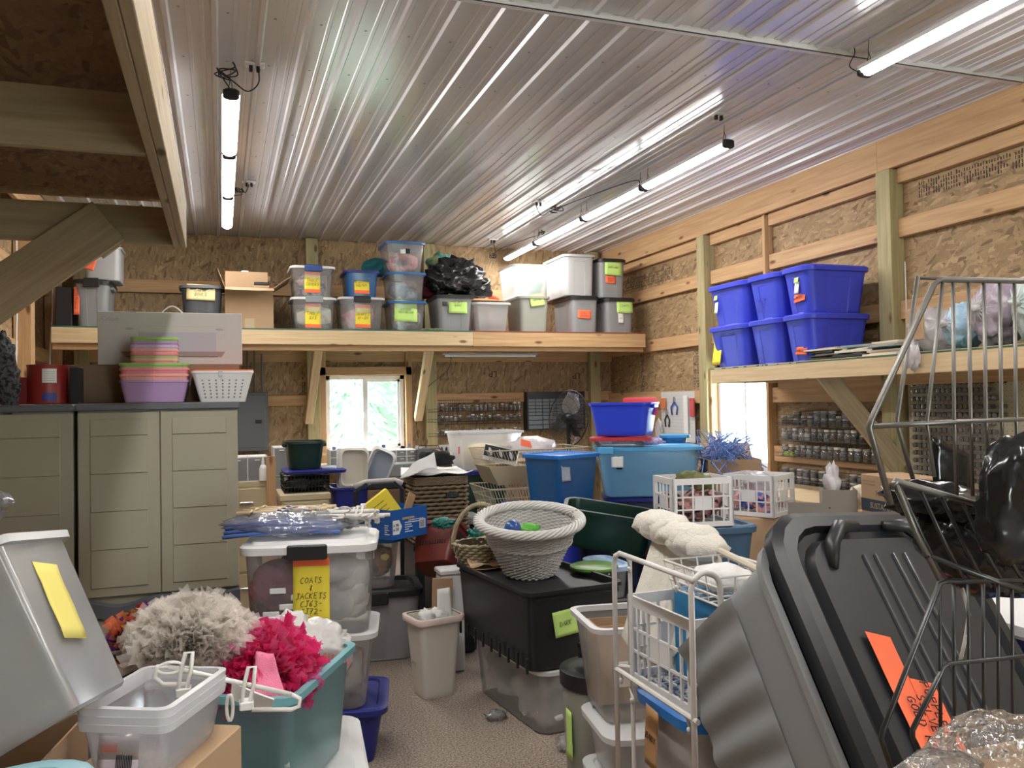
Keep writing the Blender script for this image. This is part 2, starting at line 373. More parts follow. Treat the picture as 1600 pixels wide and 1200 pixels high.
# ---- windows
VINYL = mat('white_vinyl', (.80,.81,.82), .35)
GLASS = mat('window_glass', (.9,.95,.95), .02, alpha=.08)
def window(name, M, w_, h_):
    """M maps x across, z up, y outwards"""
    f = MB(); t = .045
    for a in ((0,t,0,h_),(w_-t,w_,0,h_),(0,w_,0,t),(0,w_,h_-t,h_)): f.box(a[0],a[1],-.01,.07,a[2],a[3],M)
    
    if name == 'window_1': f.box(w_/2-.03, w_/2+.025, 0,.06, t, h_-t, M)
    fr = struct(f.build(name, VINYL))
    s = MB()
    for x0,x1 in ((w_/2,w_-t),):
        for a in ((x0,x0+.03,t,h_-t),(x1-.03,x1,t,h_-t),(x0,x1,t,t+.03),(x0,x1,h_-t-.03,h_-t)): s.box(a[0],a[1],.01,.04,a[2],a[3],M)
    s.build('sliding_sash', VINYL, fr)
    MB().box(t,w_/2,.03,.034,t,h_-t,M).build('pane', GLASS, fr); MB().box(w_/2,w_-t,.022,.026,t,h_-t,M).build('pane', GLASS, fr)
    MB().box(w_/2-.022,w_/2-.008,-.02,.0,h_*.45,h_*.52,M).build('latch', VINYL, fr)
    return fr
window('window_1', T(WX0,YB,WZ0), WX1-WX0, WZ1-WZ0)
window('window_2', T(XR,RY1,RZ0)@Matrix.Rotation(-pi/2,4,'Z'), RY1-RY0, RZ1-RZ0)
struct(MB().box(WX0-.06,WX1+.06,YB-.1,YB-.001,WZ0-.03,WZ0-.002).build('trim_2', PALE))
# ---- outside: lawn and conifers
lawn = struct(MB().box(-30,40,YB+.3,60,-.5,-.3).box(XR+.3,40,-20,YB+.3,-.5,-.3).box(-20,XR+.3,-20,YF-.3,-.5,-.06).build('lawn', mat('grass', (.45,.55,.40), .9, var=.4, vscale=2)))
LEAF = mat('conifer_green', (.22,.36,.26), .8, var=.35, vscale=3)
def conifer(label, x, y, h, rad, seed):
    random.seed(seed); t = thing('conifer_tree', label, 'tree', (x,y,-.3))
    MB().lathe([(.16,0),(.1,h*.5),(.02,h)], 8).build('trunk', mat('bark', (.30,.30,.26), .9), t)
    m = MB()
    for i in range(1500):
        k = random.random()**1.3; z = .15+k*(h-.2); r0 = rad*(1-k)+.05; a = random.random()*2*pi
        rr_ = r0*(.35+.65*random.random()); c = Vector((rr_*cos(a), rr_*sin(a), z-rr_*.25))
        d = Vector((cos(a),sin(a),-.45)).normalized(); s_ = Vector((-sin(a),cos(a),random.uniform(-.3,.3))); l = .16+.22*random.random()
        m.add([c, c+d*l+s_*.06, c+d*l*1.5, c+d*l-s_*.06], [(0,1,2),(0,2,3)])
        m.add([c, c+d*l*.8+Vector((0,0,-.10)), c+d*l*1.2, c+d*l*.8+Vector((0,0,.05))], [(0,1,2),(0,2,3)])
    m.build('foliage', LEAF, t)
conifer('tall conifer filling the left pane of the far window', 2.0, 13.6, 6.5, 1.5, 1)
conifer('pale conifer seen through the right pane of the far window', 3.75, 17.0, 6.0, 1.5, 2)

# ---- lofts and shelves
def empty_part_root(name, label, cat): return thing(name, label, cat)
loft = thing('storage_loft', 'overhead timber loft with board deck at the upper left above the cabinets', 'loft')
for dx in (.0, .032): board('edge_beam', (-.208+dx-.003,YF+.4,2.565), (-.208+dx-.003,4.70,2.565), .235, .031, SHADEW, loft)
for y in (4.68, 3.01, 1.35, -.3, -2.0): board('joist', (XL+.2,y,2.55), (-.23,y,2.55), .20, .04, SHADEW, loft)
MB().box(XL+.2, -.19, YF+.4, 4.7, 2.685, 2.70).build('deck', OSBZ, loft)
a = at(-60,525,Y=4.60); b_ = at(215,330,Y=4.60)
board('brace', at(-80,512,Y=4.635), at(170,345,Y=4.635), .235, .038, SHADEW, loft)
board('brace', at(150,392,Y=4.732), at(232,332,Y=4.732), .10, .038, SHADEW, loft)

sh = thing('wall_shelf', 'long pine shelf on the far wall above the window, loaded with totes', 'shelf')
SZ = 2.39
fb1 = board('front_board', (-1.49,8.72,2.305), (2.62,8.72,2.30), .15, .038, PALE, sh)
board('front_board', (2.62,8.72,2.298), (4.75,8.72,2.298), .16, .038, PINE, sh)
MB().box(-1.49, 2.62, 8.70, YB-.001, SZ-.014, SZ).build('deck', mat('green_deck', (.04,.13,.10), .6, var=.3), sh, label='dark green deck board')
MB().box(2.62, 4.76, 8.70, YB-.001, SZ-.014, SZ).build('deck', mat('red_deck', (.22,.055,.035), .6, var=.3), sh, label='red brown deck board')
for x in (-1.47,-.4,.75,1.9,3.0,4.0): board('joist', (x,8.74,2.30), (x,YB-.05,2.30), .15, .038, PINE, sh)
board('rear_rail', (-1.49,8.80,2.2), (4.75,8.80,2.2), .06, .08, PINE, sh)
for px0,py0,px1,py1 in ((498,545,483,668),(672,548,655,668)):
    p = at(px0,py0,Y=8.85); q = at(px1,py1,Y=9.75); board('brace', (p.x,8.85,2.24), (q.x,9.80,1.42), .09, .09, PALE, sh, up=(1,0,0))

rs = thing('wall_shelf', 'pale timber shelf on the right wall carrying blue totes and tied bags', 'shelf')
RZ = 1.865; RXF = 4.14
board('front_board', (RXF,6.36,1.80), (RXF,1.0,1.80), .135, .038, PALE, rs)
MB().box(RXF-.02, XR-.001, 1.0, 6.37, RZ-.012, RZ).build('deck', mat('shelf_mdf', (.05,.12,.07), .6, var=.3), rs, label='deck board with green printed edge')
ed = MB(); random.seed(4)
for i in range(60):
    y = 6.3-i*.019
    if y < 5.2: break
    if random.random() < .75: ed.box(RXF-.0215,RXF-.0205,y-.009,y,RZ-.010,RZ-.003)
ed.build('deck_print', mat('white_ink',(.8,.8,.8),.6), rs)
board('end_board', (RXF+.02,6.34,1.80), (4.85,6.34,1.80), .135, .038, PALE, rs)
board('rear_ledger', (4.80,6.3,1.74), (4.80,1.0,1.74), .13, .03, PINE, rs)
board('brace', (4.20,5.02,1.80), at(1408,732,Y=4.92), .14, .045, SHADEW, rs, up=(.3,-.2,1))
board('brace', (4.15,2.42,1.74), (4.8,2.42,1.15), .14, .04, PALE, rs)

# ---- light tubes
LED = mat('led_tube', (1.0,.97,.93), .5, emit=TUBE_POWER)
BLKP = mat('black_plastic', (.012,.012,.013), .35)
WIREB = mat('black_cord', (.01,.01,.01), .6)
def lamp(x, y0, y1, label, z=3.40, hang=True):
    t = thing('ceiling_light', label, 'light', (x,y0,z), 0, 'LED tubes hung under the steel ceiling')
    L_ = y1-y0; m = MB()
    rings = [[Vector((.045*cos(pi*k/8+pi), yy, .03*sin(pi*k/8+pi))) for k in range(9)] for yy in (.04, L_-.04)]
    m.loft(rings); m.build('diffuser', LED, t, smooth=50)
    m = MB(); m.box(-.05,.05,.02,L_-.02,.0,.022); m.build('housing', mat('lamp_white', (.7,.7,.7), .4), t)
    for yy in (0, L_-.045): MB().bbox(-.045,.045,yy,yy+.045,-.033,.03,.012).build('end_cap', BLKP, t)
    for yy in (.06, L_-.06): 
        m = MB(); m.tube([(0,yy,.02),(.008,yy,.06),(-.006,yy,.10),(.0,yy,ZC-z)], .0025, 5); m.tube([(-.02,yy,.02),(-.008,yy,.07),(-.006,yy,.10)], .0025, 5)
        m.build('chain', mat('chain_steel',(.1,.1,.1),.4,metal=.8), t)
    return t
lamp(.073, 4.96, 6.17, 'LED ceiling tube on the left row, nearest of its three')
lamp(.073, 6.18, 7.40, 'LED ceiling tube in the middle of the left row of three')
lamp(.075, 7.41, 8.70, 'LED ceiling tube on the left row, farthest of its three')
lamp(3.405, 4.95, 6.19, 'LED ceiling tube of the right row, first behind the gap, black end cap')
lamp(3.405, 6.20, 7.42, 'LED ceiling tube of the right row, second beyond the gap')
lamp(3.405, 7.43, 8.72, 'LED ceiling tube of the right row, third beyond the gap')
lamp(3.405, 8.74, 9.80, 'LED ceiling tube of the right row, last one, above the far shelf totes')
lamp(3.39, 2.42, 3.66, 'LED ceiling tube at the upper right corner, nearest the viewer')
lamp(.073, -.1, 1.12, 'LED tube of the left row, behind the viewer')  # this and the tubes below are unseen, added to brighten the foreground
lamp(3.39, .4, 1.62, 'LED tube of the right row, above the viewer')
lamp(.073, 1.2, 2.42, 'LED tube of the left row, second behind the viewer end')
lamp(.073, 2.44, 3.66, 'LED tube of the left row, just above the frame')
lamp(3.39, -.9, .32, 'LED tube of the right row, farther behind the viewer')
lamp(1.7, -2.4, -1.18, 'LED tube near the front wall')
def cord(pts, label, r=.004, cat='cord', m=None):
    P = [Vector(p) for p in pts]; out = []
    for i in range(len(P)-1):
        p0=P[max(i-1,0)];p1=P[i];p2=P[i+1];p3=P[min(i+2,len(P)-1)]
        for k in range(5):
            t=k/5; out.append(.5*((2*p1)+(p2-p0)*t+(2*p0-5*p1+4*p2-p3)*t*t+(3*p1-p0-3*p2+p3)*t**3))
    out.append(P[-1]); o = MB().tube(out, r, 5).build('power_cord', m or WIREB, smooth='all'); tag(o, label, cat); return o
def coil(x,y,z,r,seed):
    random.seed(seed); return [(x+random.uniform(-r,r), y+random.uniform(-r,r), z+random.uniform(-r*.6,r*.6)) for _ in range(14)]
cord([(.07,4.97,3.42)]+coil(.05,4.85,3.48,.07,1)+[(.09,4.85,3.42),(.16,4.86,3.38),(.22,4.88,3.44),(.22,4.88,3.53)], 'tangled black cord at the near end of the left light row')
cord([(.07,7.5,3.42)]+coil(.15,7.5,3.48,.05,2)+[(.22,7.5,3.46),(.25,7.5,3.53)], 'small black cord tangle beside the left light row')
cord([(3.36,6.2,3.43),(3.3,6.3,3.46)]+coil(3.12,7.45,3.48,.06,3)+[(2.98,7.5,3.42),(2.93,7.5,3.5),(2.92,7.5,3.55)], 'black cord coil beside the middle of the right light row')
cord([(3.4,8.74,3.42)]+coil(3.4,8.6,3.49,.05,4)+[(3.3,8.9,3.46),(3.15,9.3,3.42)]+coil(3.1,9.4,3.36,.05,5)+[(3.1,9.4,3.55)], 'black cord draped from the last right hand tube to the far wall')
cord([(3.38,3.69,3.42),(3.36,3.72,3.46),(3.38,3.70,3.52),(3.38,3.70,3.555)], 'short black hook cord at the end of the upper right tube', .003)
for x,y,l in ((.20,4.9,'left light row near end'),(.25,7.5,'left light row far tube'),(2.95,7.5,'middle of right light row'),(3.1,9.4,'far end of right light row'),(3.25,4.85,'near end of the right row')):
    t = thing('ceiling_outlet', 'small white ceiling outlet plate by the '+l, 'outlet', (x,y,ZC-.02))
    MB().bbox(-.055,.055,-.035,.035,.005,.02,.003).build('plate', VINYL, t)
    m = MB()
    for dx in (-.02,.02): m.bbox(dx-.01,dx+.01,-.012,.012,-.03,.006,.003)
    m.build('plug', BLKP, t)

# ---------------------------------------------------------------- plastics, papers, fabrics
def plastic(name, col, rough=.38, **k): return mat(name, col, rough, bump=.06, bscale=25, bdist=.004, **k)
GREYP = plastic('grey_plastic', (.27,.27,.275)); GREYL = plastic('light_grey_plastic', (.42,.42,.42)); GREYO = plastic('olive_grey_plastic', (.33,.335,.29))
GREYD = plastic('dark_grey_plastic', (.075,.08,.09)); BLACKP = plastic('black_tote_plastic', (.014,.014,.016), .42)
ROYAL = plastic('royal_blue_plastic', (.045,.065,.60), .4); NAVYP = plastic('navy_plastic', (.018,.025,.20), .4); CBLUE = plastic('bright_blue_plastic', (.01,.17,.55), .35)
DKGRN = plastic('dark_green_plastic', (.006,.028,.02), .35); FOREST = plastic('forest_green_plastic', (.02,.06,.04), .45)
WHITEP = plastic('white_plastic', (.74,.74,.74), .4); SLATE = plastic('slate_blue_plastic', (.06,.13,.22), .45)
REDP = plastic('red_plastic', (.62,.05,.07), .35); LIMEP = plastic('lime_plastic', (.20,.42,.05), .45)
TEALC = thin_mat('clear_teal', (.24,.46,.50), .6); CLEAR = thin_mat('milky_plastic', (.84,.85,.87), .24); CLEARW = thin_mat('frosted_plastic', (.88,.88,.88), .52)
CLRIM = mat('milky_rim', (.80,.81,.82), .3, alpha=.7); CLRIMB = mat('blue_rim', (.03,.17,.50), .3, alpha=.85)
CLEARB = thin_mat('clear_blue', (.02,.24,.62), .75); CLEARLB = thin_mat('clear_light_blue', (.30,.66,.92), .62); LBRIM = mat('light_blue_rim', (.10,.42,.75), .3)
NOTEY = mat('yellow_paper', (.86,.70,.06), .8); NOTEO = mat('orange_paper', (.95,.17,.07), .7); NOTEG = mat('green_paper', (.55,.80,.22), .8); NOTEC = mat('buff_paper', (.86,.72,.36), .8)
PEN = mat('marker_ink', (.02,.02,.03), .7); CARD = mat('cardboard', (.44,.29,.17), .85, var=.12, vscale=4, bump=.1, bscale=90, bdist=.002); CARDD = mat('cardboard_inside', (.36,.23,.13), .9)
PAPERW = mat('white_paper', (.82,.82,.80), .8)
def cloth(name, col, col2=None, sc=9, rough=.9): 
    m = mat(name, col, rough, bump=.5, bscale=30, bdist=.01)
    if col2 and 'done' not in m:
        m['done'] = 1; nt = m.node_tree; N = nt.nodes; L = nt.links; tc = N.new('ShaderNodeTexCoord')
        v = N.new('ShaderNodeTexNoise'); v.inputs['Scale'].default_value = sc; v.inputs['Detail'].default_value = 4; L.new(tc.outputs['Object'], v.inputs['Vector'])
        cr = N.new('ShaderNodeValToRGB'); cr.color_ramp.elements[0].position = .44; cr.color_ramp.elements[0].color = (*col,1); cr.color_ramp.elements[1].position = .54; cr.color_ramp.elements[1].color = (*col2,1)
        L.new(v.outputs[0], cr.inputs[0]); L.new(cr.outputs[0], N['Principled BSDF'].inputs['Base Color'])
    return m
PINKF = cloth('pink_cloth', (.62,.16,.20), (.75,.38,.40), 14); WHITEF = cloth('white_cloth', (.74,.74,.73)); GREYF = cloth('mixed_grey_cloth', (.10,.10,.11), (.42,.38,.32), 12)
BEIGEF = cloth('beige_cloth', (.60,.50,.38), (.75,.70,.60), 10); MIXF = cloth('mixed_cloth', (.05,.06,.12), (.55,.35,.33), 11); MAROON = cloth('maroon_cloth', (.22,.035,.07), (.34,.10,.14), 8)
BLUEF = cloth('pale_blue_cloth', (.20,.28,.36), (.40,.48,.55), 9); RAINB = cloth('dark_mixed_cloth', (.02,.02,.02), (.30,.12,.06), 14)

STROKES = {
'A':[[(0,0),(.3,1),(.6,0)],[(.1,.4),(.5,.4)]],'B':[[(0,0),(0,1),(.4,.95),(.45,.6),(0,.52),(.5,.4),(.5,.1),(0,0)]],'C':[[(.55,.9),(.3,1),(.05,.7),(.02,.3),(.25,0),(.55,.1)]],
'D':[[(0,0),(0,1),(.35,.92),(.55,.5),(.35,.06),(0,0)]],'E':[[(.5,1),(0,1),(0,0),(.5,0)],[(0,.5),(.4,.5)]],'F':[[(.5,1),(0,1),(0,0)],[(0,.5),(.4,.5)]],'G':[[(.55,.85),(.3,1),(.05,.6),(.1,.15),(.35,0),(.55,.2),(.55,.45),(.3,.45)]],
'H':[[(0,0),(0,1)],[(.5,0),(.5,1)],[(0,.5),(.5,.5)]],'I':[[(.25,0),(.25,1)],[(.05,1),(.45,1)],[(.05,0),(.45,0)]],'J':[[(.1,1),(.6,1)],[(.38,1),(.38,.15),(.2,0),(0,.12)]],'K':[[(0,0),(0,1)],[(.5,1),(0,.45),(.5,0)]],
'L':[[(0,1),(0,0),(.5,0)]],'M':[[(0,0),(.05,1),(.3,.4),(.55,1),(.6,0)]],'N':[[(0,0),(0,1),(.5,0),(.5,1)]],'O':[[(.3,1),(.05,.75),(.03,.3),(.28,0),(.52,.25),(.55,.7),(.3,1)]],'P':[[(0,0),(0,1),(.45,.95),(.45,.6),(0,.5)]],
'Q':[[(.3,1),(.05,.75),(.03,.3),(.28,0),(.52,.25),(.55,.7),(.3,1)],[(.35,.25),(.6,-.05)]],'R':[[(0,0),(0,1),(.45,.95),(.45,.6),(0,.5),(.5,0)]],'S':[[(.5,.9),(.25,1),(.05,.8),(.15,.58),(.42,.42),(.5,.15),(.25,0),(0,.1)]],
'T':[[(0,1),(.6,1)],[(.3,1),(.3,0)]],'U':[[(0,1),(.03,.2),(.25,0),(.5,.2),(.5,1)]],'V':[[(0,1),(.28,0),(.55,1)]],'W':[[(0,1),(.15,0),(.3,.6),(.45,0),(.6,1)]],'X':[[(0,0),(.5,1)],[(0,1),(.5,0)]],'Y':[[(0,1),(.27,.5),(.5,1)],[(.27,.5),(.27,0)]],
'2':[[(.02,.8),(.25,1),(.5,.8),(.4,.5),(0,.05),(.3,.1),(.65,.12)]],'3':[[(.05,.9),(.3,1),(.48,.8),(.2,.55),(.5,.3),(.3,0),(0,.1)]],'4':[[(.1,1),(0,.5),(.5,.5)],[(.4,.9),(.4,0)]],'6':[[(.45,1),(.1,.6),(.03,.2),(.25,0),(.45,.2),(.3,.45),(.06,.3)]],
'7':[[(0,.95),(.5,1),(.2,0)],[(.05,.5),(.45,.52)]],'9':[[(.45,.75),(.2,.55),(.05,.8),(.3,1),(.45,.75),(.4,0)]],'1':[[(.25,0),(.25,1)]],'0':[[(.3,1),(.05,.75),(.03,.3),(.28,0),(.52,.25),(.55,.7),(.3,1)]],'-':[[(.1,.5),(.5,.53)]],'/':[[(0,0),(.5,1)]],'&':[[(.45,.75),(.25,.85),(.15,.68),(.35,.52),(.12,.4),(.15,.15),(.4,.1)],[(.27,.0),(.27,1)]],'8':[[(.3,.5),(.05,.75),(.3,1),(.5,.75),(.05,.25),(.28,0),(.52,.25),(.3,.5)]]}
def pen(lines, M, size, gap=1.35, r=.05, seed=0, center=True):
    """hand lettered lines drawn as thin strokes on the XZ plane facing -Y"""
    random.seed(seed+3); mb = MB(); H = (len(lines)-1)*gap*size
    for j, ln in enumerate(lines):
        wd = len(ln)*.78*size; x = -wd/2 if center else 0; z = H/2-j*gap*size-size/2
        for ch in ln:
            ks = STROKES.get(ch)
            if ks:
                dz = random.uniform(-.06,.06)*size
                for st in ks: mb.tube([M @ Vector((x+(a+.18*b)*size, -.0005, z+b*size+dz)) for a, b in st], size*r, 4)
            x += .78*size
    return mb

def ringp(hx, hy, r, z, ins=None, style=None, n=4):
    """rounded rectangle ring with panel or ripple insets along its sides"""
    r = min(r, hx*.95, hy*.95); out = []
    fr = [0] if style is None else ([-.52,-.47,-.0,.47,.52] if style == 'panel' else [(-1+2*(k+.5)/24)*.96 for k in range(24)])
    def off(f, sd):
        if not ins: return 0
        if style == 'panel': return ins if abs(f) < .5 else 0
        if style == 'ribbed': return ins*(.5+.5*sin(f*pi*7)) if sd == 1 else 0
        return 0
    # +x side (y up), +y side (x down), -x side, -y side
    for sd, (sx, sy, a0) in enumerate(((1,-1,-90),(1,1,0),(-1,1,90),(-1,-1,180))):
        for k in range(n+1):
            a = R_(a0+90*k/n); out.append(Vector((sx*(hx-r)+r*cos(a), sy*(hy-r)+r*sin(a), z)))
        for f in fr:
            if sd == 0: out.append(Vector((hx-off(f,0), f*(hy-r), z)))
            elif sd == 1: out.append(Vector((-f*(hx-r), hy-off(f,1), z)))
            elif sd == 2: out.append(Vector((-hx+off(f,0), -f*(hy-r), z)))
            else: out.append(Vector((f*(hx-r), -hy+off(f,1), z)))
    return out

class Tote:
    def __init__(s, label, loc, W_, D, H, body, lid=None, rz=0, taper=.86, r=.05, style='panel', latch=None, latch2=None, group=None, M=None, name='storage_tote', cat='storage tote', lidh=.035, dome=.0, thick=.004, clear=False, rim=.016, flip=False, handles=False, open_=None, rimmat=None):
        s.W, s.D, s.H, s.t, s.rz = W_, D, H, taper, rz
        s.loc = Vector(loc)
        s.root = thing(name, label, cat, loc, rz, group, M)
        Hb = H - (lidh*.5 if lid else 0); s.Hb = Hb
        def k(z): return taper+(1-taper)*z/Hb
        hx, hy = W_/2-rim, D/2-rim; ins = .012 if style else 0
        st = None if style == 'smooth' else style
        R = []
        R.append(ringp(hx*taper*.96, hy*taper*.96, r, 0, 0, st)); R.append(ringp(hx*taper, hy*taper, r, .008, 0, st)); 
        R.append(ringp(hx*k(.03), hy*k(.03), r, .03, ins, st))
        zt = Hb-.075 if Hb > .16 else Hb*.65
        R.append(ringp(hx*k(zt), hy*k(zt), r, zt, ins, st)); R.append(ringp(hx*k(zt+.012), hy*k(zt+.012), r, zt+.012, 0, st))
        z1 = Hb-.018; R.append(ringp(hx, hy, r, z1, 0, st)); R.append(ringp(hx+rim, hy+rim, r+rim, z1, 0, st)); R.append(ringp(hx+rim, hy+rim, r+rim, Hb, 0, st))
        R.append(ringp(hx-.002, hy-.002, r, Hb, 0, st))
        R.append(ringp(hx-thick, hy-thick, r, z1, 0, st)); R.append(ringp(hx*taper-thick, hy*taper-thick, r, .012, 0, st))
        if clear: R = R[:9]
        s.body = MB().loft(R, True, not clear).build('body', body, s.root, smooth=35)
        if rimmat:
            q = [ringp(hx+rim+.001, hy+rim+.001, r+rim, Hb-.018, 0, st), ringp(hx+rim+.003, hy+rim+.003, r+rim, Hb, 0, st), ringp(hx-.004, hy-.004, r, Hb+.001, 0, st), ringp(hx-.004, hy-.004, r, Hb-.02, 0, st)]
            MB().loft(q, False, False).build('rim', rimmat, s.root, smooth=35)
        if lid:
            e = rim+.006; z = Hb
            L_ = [ringp(hx+e, hy+e, r+e, z-.016, 0, st), ringp(hx+e+.002, hy+e+.002, r+e, z+lidh*.3, 0, st), ringp(hx+e-.008, hy+e-.008, r+e, z+lidh*.5, 0, st),
                  ringp(hx*.93, hy*.93, r, z+lidh*.5, 0, st), ringp(hx*.90, hy*.90, r, z+(lidh*.15 if dome <= 0 else lidh*.5+dome), 0, st), ringp(hx*.5, hy*.5, r, z+(lidh*.15 if dome <= 0 else lidh*.5+dome), 0, st)]
            s.lid = MB().loft(L_, True, True).build('lid', lid, s.root, smooth=35)
        if latch:
            for sy in (-1,1):
                m = MB(); lw = min(.09, W_*.22)
                m.bbox(-lw, lw, sy*(D/2+.012)-.009, sy*(D/2+.012)+.009, Hb-.05, Hb+.012, .005); m.bbox(-lw*.9, lw*.9, sy*(D/2-.012)-.02, sy*(D/2-.012)+.02, Hb+.006, Hb+lidh*.5+.012, .004)
                m.build('latch', latch, s.root)
        if handles:
            for sx in (-1,1):
                m = MB(); m.bbox(sx*(W_/2-.006)-.016, sx*(W_/2-.006)+.016, -D*.18, D*.18, Hb-.045, Hb-.012, .006); m.build('handle', body, s.root)
    def surf(s, x, z, side='f', out=.002):
        k = s.t+(1-s.t)*z/s.Hb; tilt = math.atan((1-s.t)*(s.D if side == 'f' else s.W)/2/s.Hb)
        if side == 'f': return T(x, -(s.D/2-.016)*k-out, z) @ Matrix.Rotation(-tilt,4,'X')
        return T(-(s.W/2-.016)*k-out, x, z) @ Matrix.Rotation(-pi/2,4,'Z') @ Matrix.Rotation(-tilt,4,'X')
    def loc_at(s, px, py, side='f'):
        """local (u, z) on the front (-y) or left (-x) face for a pixel"""
        Mi = s.root.matrix_basis.inverted() if s.root.matrix_basis != Matrix() else (T(*s.loc) @ Matrix.Rotation(s.rz,4,'Z')).inverted()
        Mi = (T(*s.loc) @ Matrix.Rotation(s.rz,4,'Z')).inverted()
        o = Mi @ EYE; d = (Mi.to_3x3() @ (at(px,py,Y=EYE.y+1)-EYE))
        if side == 'f': t = (-(s.D/2-.016)*(.5+.5*s.t)-o.y)/d.y; p = o+d*t; return p.x, p.z
        t = (-(s.W/2-.016)*(.5+.5*s.t)-o.x)/d.x; p = o+d*t; return p.y, p.z
    def note(s, px, py, w, h, m, lines=None, size=.02, rot=0, side='f', label=None, tape=None, seed=0, out=.004, penm=None):
        u, z = s.loc_at(px, py, side); M = s.surf(u, z, side, out) @ Matrix.Rotation(rot,4,'Y')
        return sticker(s.root, M, w, h, m, lines, size, label, tape, seed, penm)

def sticker(root, M, w, h, m, lines=None, size=.02, label=None, tape=None, seed=0, penm=None, name='paper_label'):
    mb = MB(); nx, ny = 5, 7; random.seed(seed)
    mb.sheet(M@Vector((-w/2,0,-h/2)), M@Vector((w/2,0,-h/2)), M@Vector((w/2,0,h/2)), M@Vector((-w/2,0,h/2)), nx, ny, .0012, 20, seed)
    o = mb.build(name, m, root, label=label, solid=.0006, smooth='all')
    if lines: pen(lines, M @ T(0,-.0022,0), size, seed=seed).build('handwriting', penm or PEN, o)
    for tz in (tape or ()):
        MB().box(-w*.5,w*.5,-.004,-.003,tz*h-.018,tz*h+.018,M).build('tape', NOTEO, o)
    return o

def lumps(label, m, boxl, n, r, M, cat='clothing', name='folded_clothes', seed=0, amp=.25, flat=.55, group=None, fold=.2):
    """heap of soft things inside the box (x0,x1,y0,y1,z0,z1) in the frame M; one uncountable object"""
    random.seed(seed); mb = MB(); x0,x1,y0,y1,z0,z1 = boxl
    for i in range(n):
        rx = r*random.uniform(.7,1.2); ry = r*random.uniform(.7,1.2); rz = r*random.uniform(.4,.8)
        rx = min(rx,(x1-x0)/2); ry = min(ry,(y1-y0)/2); rz = min(rz,(z1-z0)/2)
        c = (random.uniform(x0+rx*.55,x1-rx*.55), random.uniform(y0+ry*.55,y1-ry*.55), z0+rz+(z1-z0-2*rz)*(i/(max(1,n-1))))
        mb.blob(c, (rx*1.0,ry*1.0,rz*1.0), amp*.6, 2.0, seed+i, 3 if r > .08 else 2, fold=fold*.6)
    lim = (x0,x1,y0,y1,z0,z1)
    mb.v = [(min(max(v[0],x0),x1), min(max(v[1],y0),y1), min(max(v[2],z0),z1+.03)) for v in mb.v]
    o = mb.build(name, m, smooth='all', M=M); tag(o, label, cat, group); o['kind'] = 'stuff'; return o

def shelf_tote(label, fx0, fx1, yt, yb, Yf, D, base=None, **k):
    """tote whose front face spans fx0..fx1 at depth Yf"""
    b = at((fx0+fx1)/2, yb, Y=Yf).z if base is None else base
    a0 = at(fx0, (yt+yb)/2, Y=Yf).x; a1 = at(fx1, (yt+yb)/2, Y=Yf).x; z1 = at((fx0+fx1)/2, yt, Y=Yf).z
    return Tote(label, ((a0+a1)/2, Yf+D/2, b), a1-a0, D, z1-b, **k)
def inside(t, label, m, n=5, r=.1, top=.75, **k):
    q = t.t; M = T(*t.loc) @ Matrix.Rotation(t.rz,4,'Z')
    return lumps(label, m, (-t.W/2*q+.03, t.W/2*q-.03, -t.D/2*q+.03, t.D/2*q-.03, .014, t.Hb*top), n, r, M, **k)

# ================================================================ far wall shelf
SY = 8.76
t = shelf_tote('grey tote with black clamp lid and orange strip, left end of the far shelf', 113, 172, 436, 503, SY, .62, SZ, body=GREYP, lid=BLACKP, lidh=.06, handles=True, latch=BLACKP)
t.note(120, 470, .05, .27, NOTEO, ['N','O','E','L'], .03, label='tall orange strip label')
t2 = shelf_tote('upturned pale grey bin on the black lid at the left end of the far shelf', 128, 190, 384, 432, SY+.05, .45, t.loc.z+t.H, body=GREYL, style='smooth', taper=.97)
t2.note(141, 412, .09, .12, NOTEO, rot=.3)
tag(MB().bbox(-1.47,-1.33,SY+.05,SY+.5,SZ,SZ+.38,.006).build('flat_box', BLACKP), 'black box wedged at the far left end of the far shelf', 'box')
t = shelf_tote('dark grey round cornered tote with buff paper sheet, left of the open carton', 280, 350, 445, 500, SY+.1, .40, SZ, body=GREYD, lid=plastic('tote_lid_grey',(.16,.165,.18)), style='panel', r=.09, lidh=.03)
t.note(314, 457, .27, .16, NOTEC, ['LARGE','BOWLS'], .03, .03)

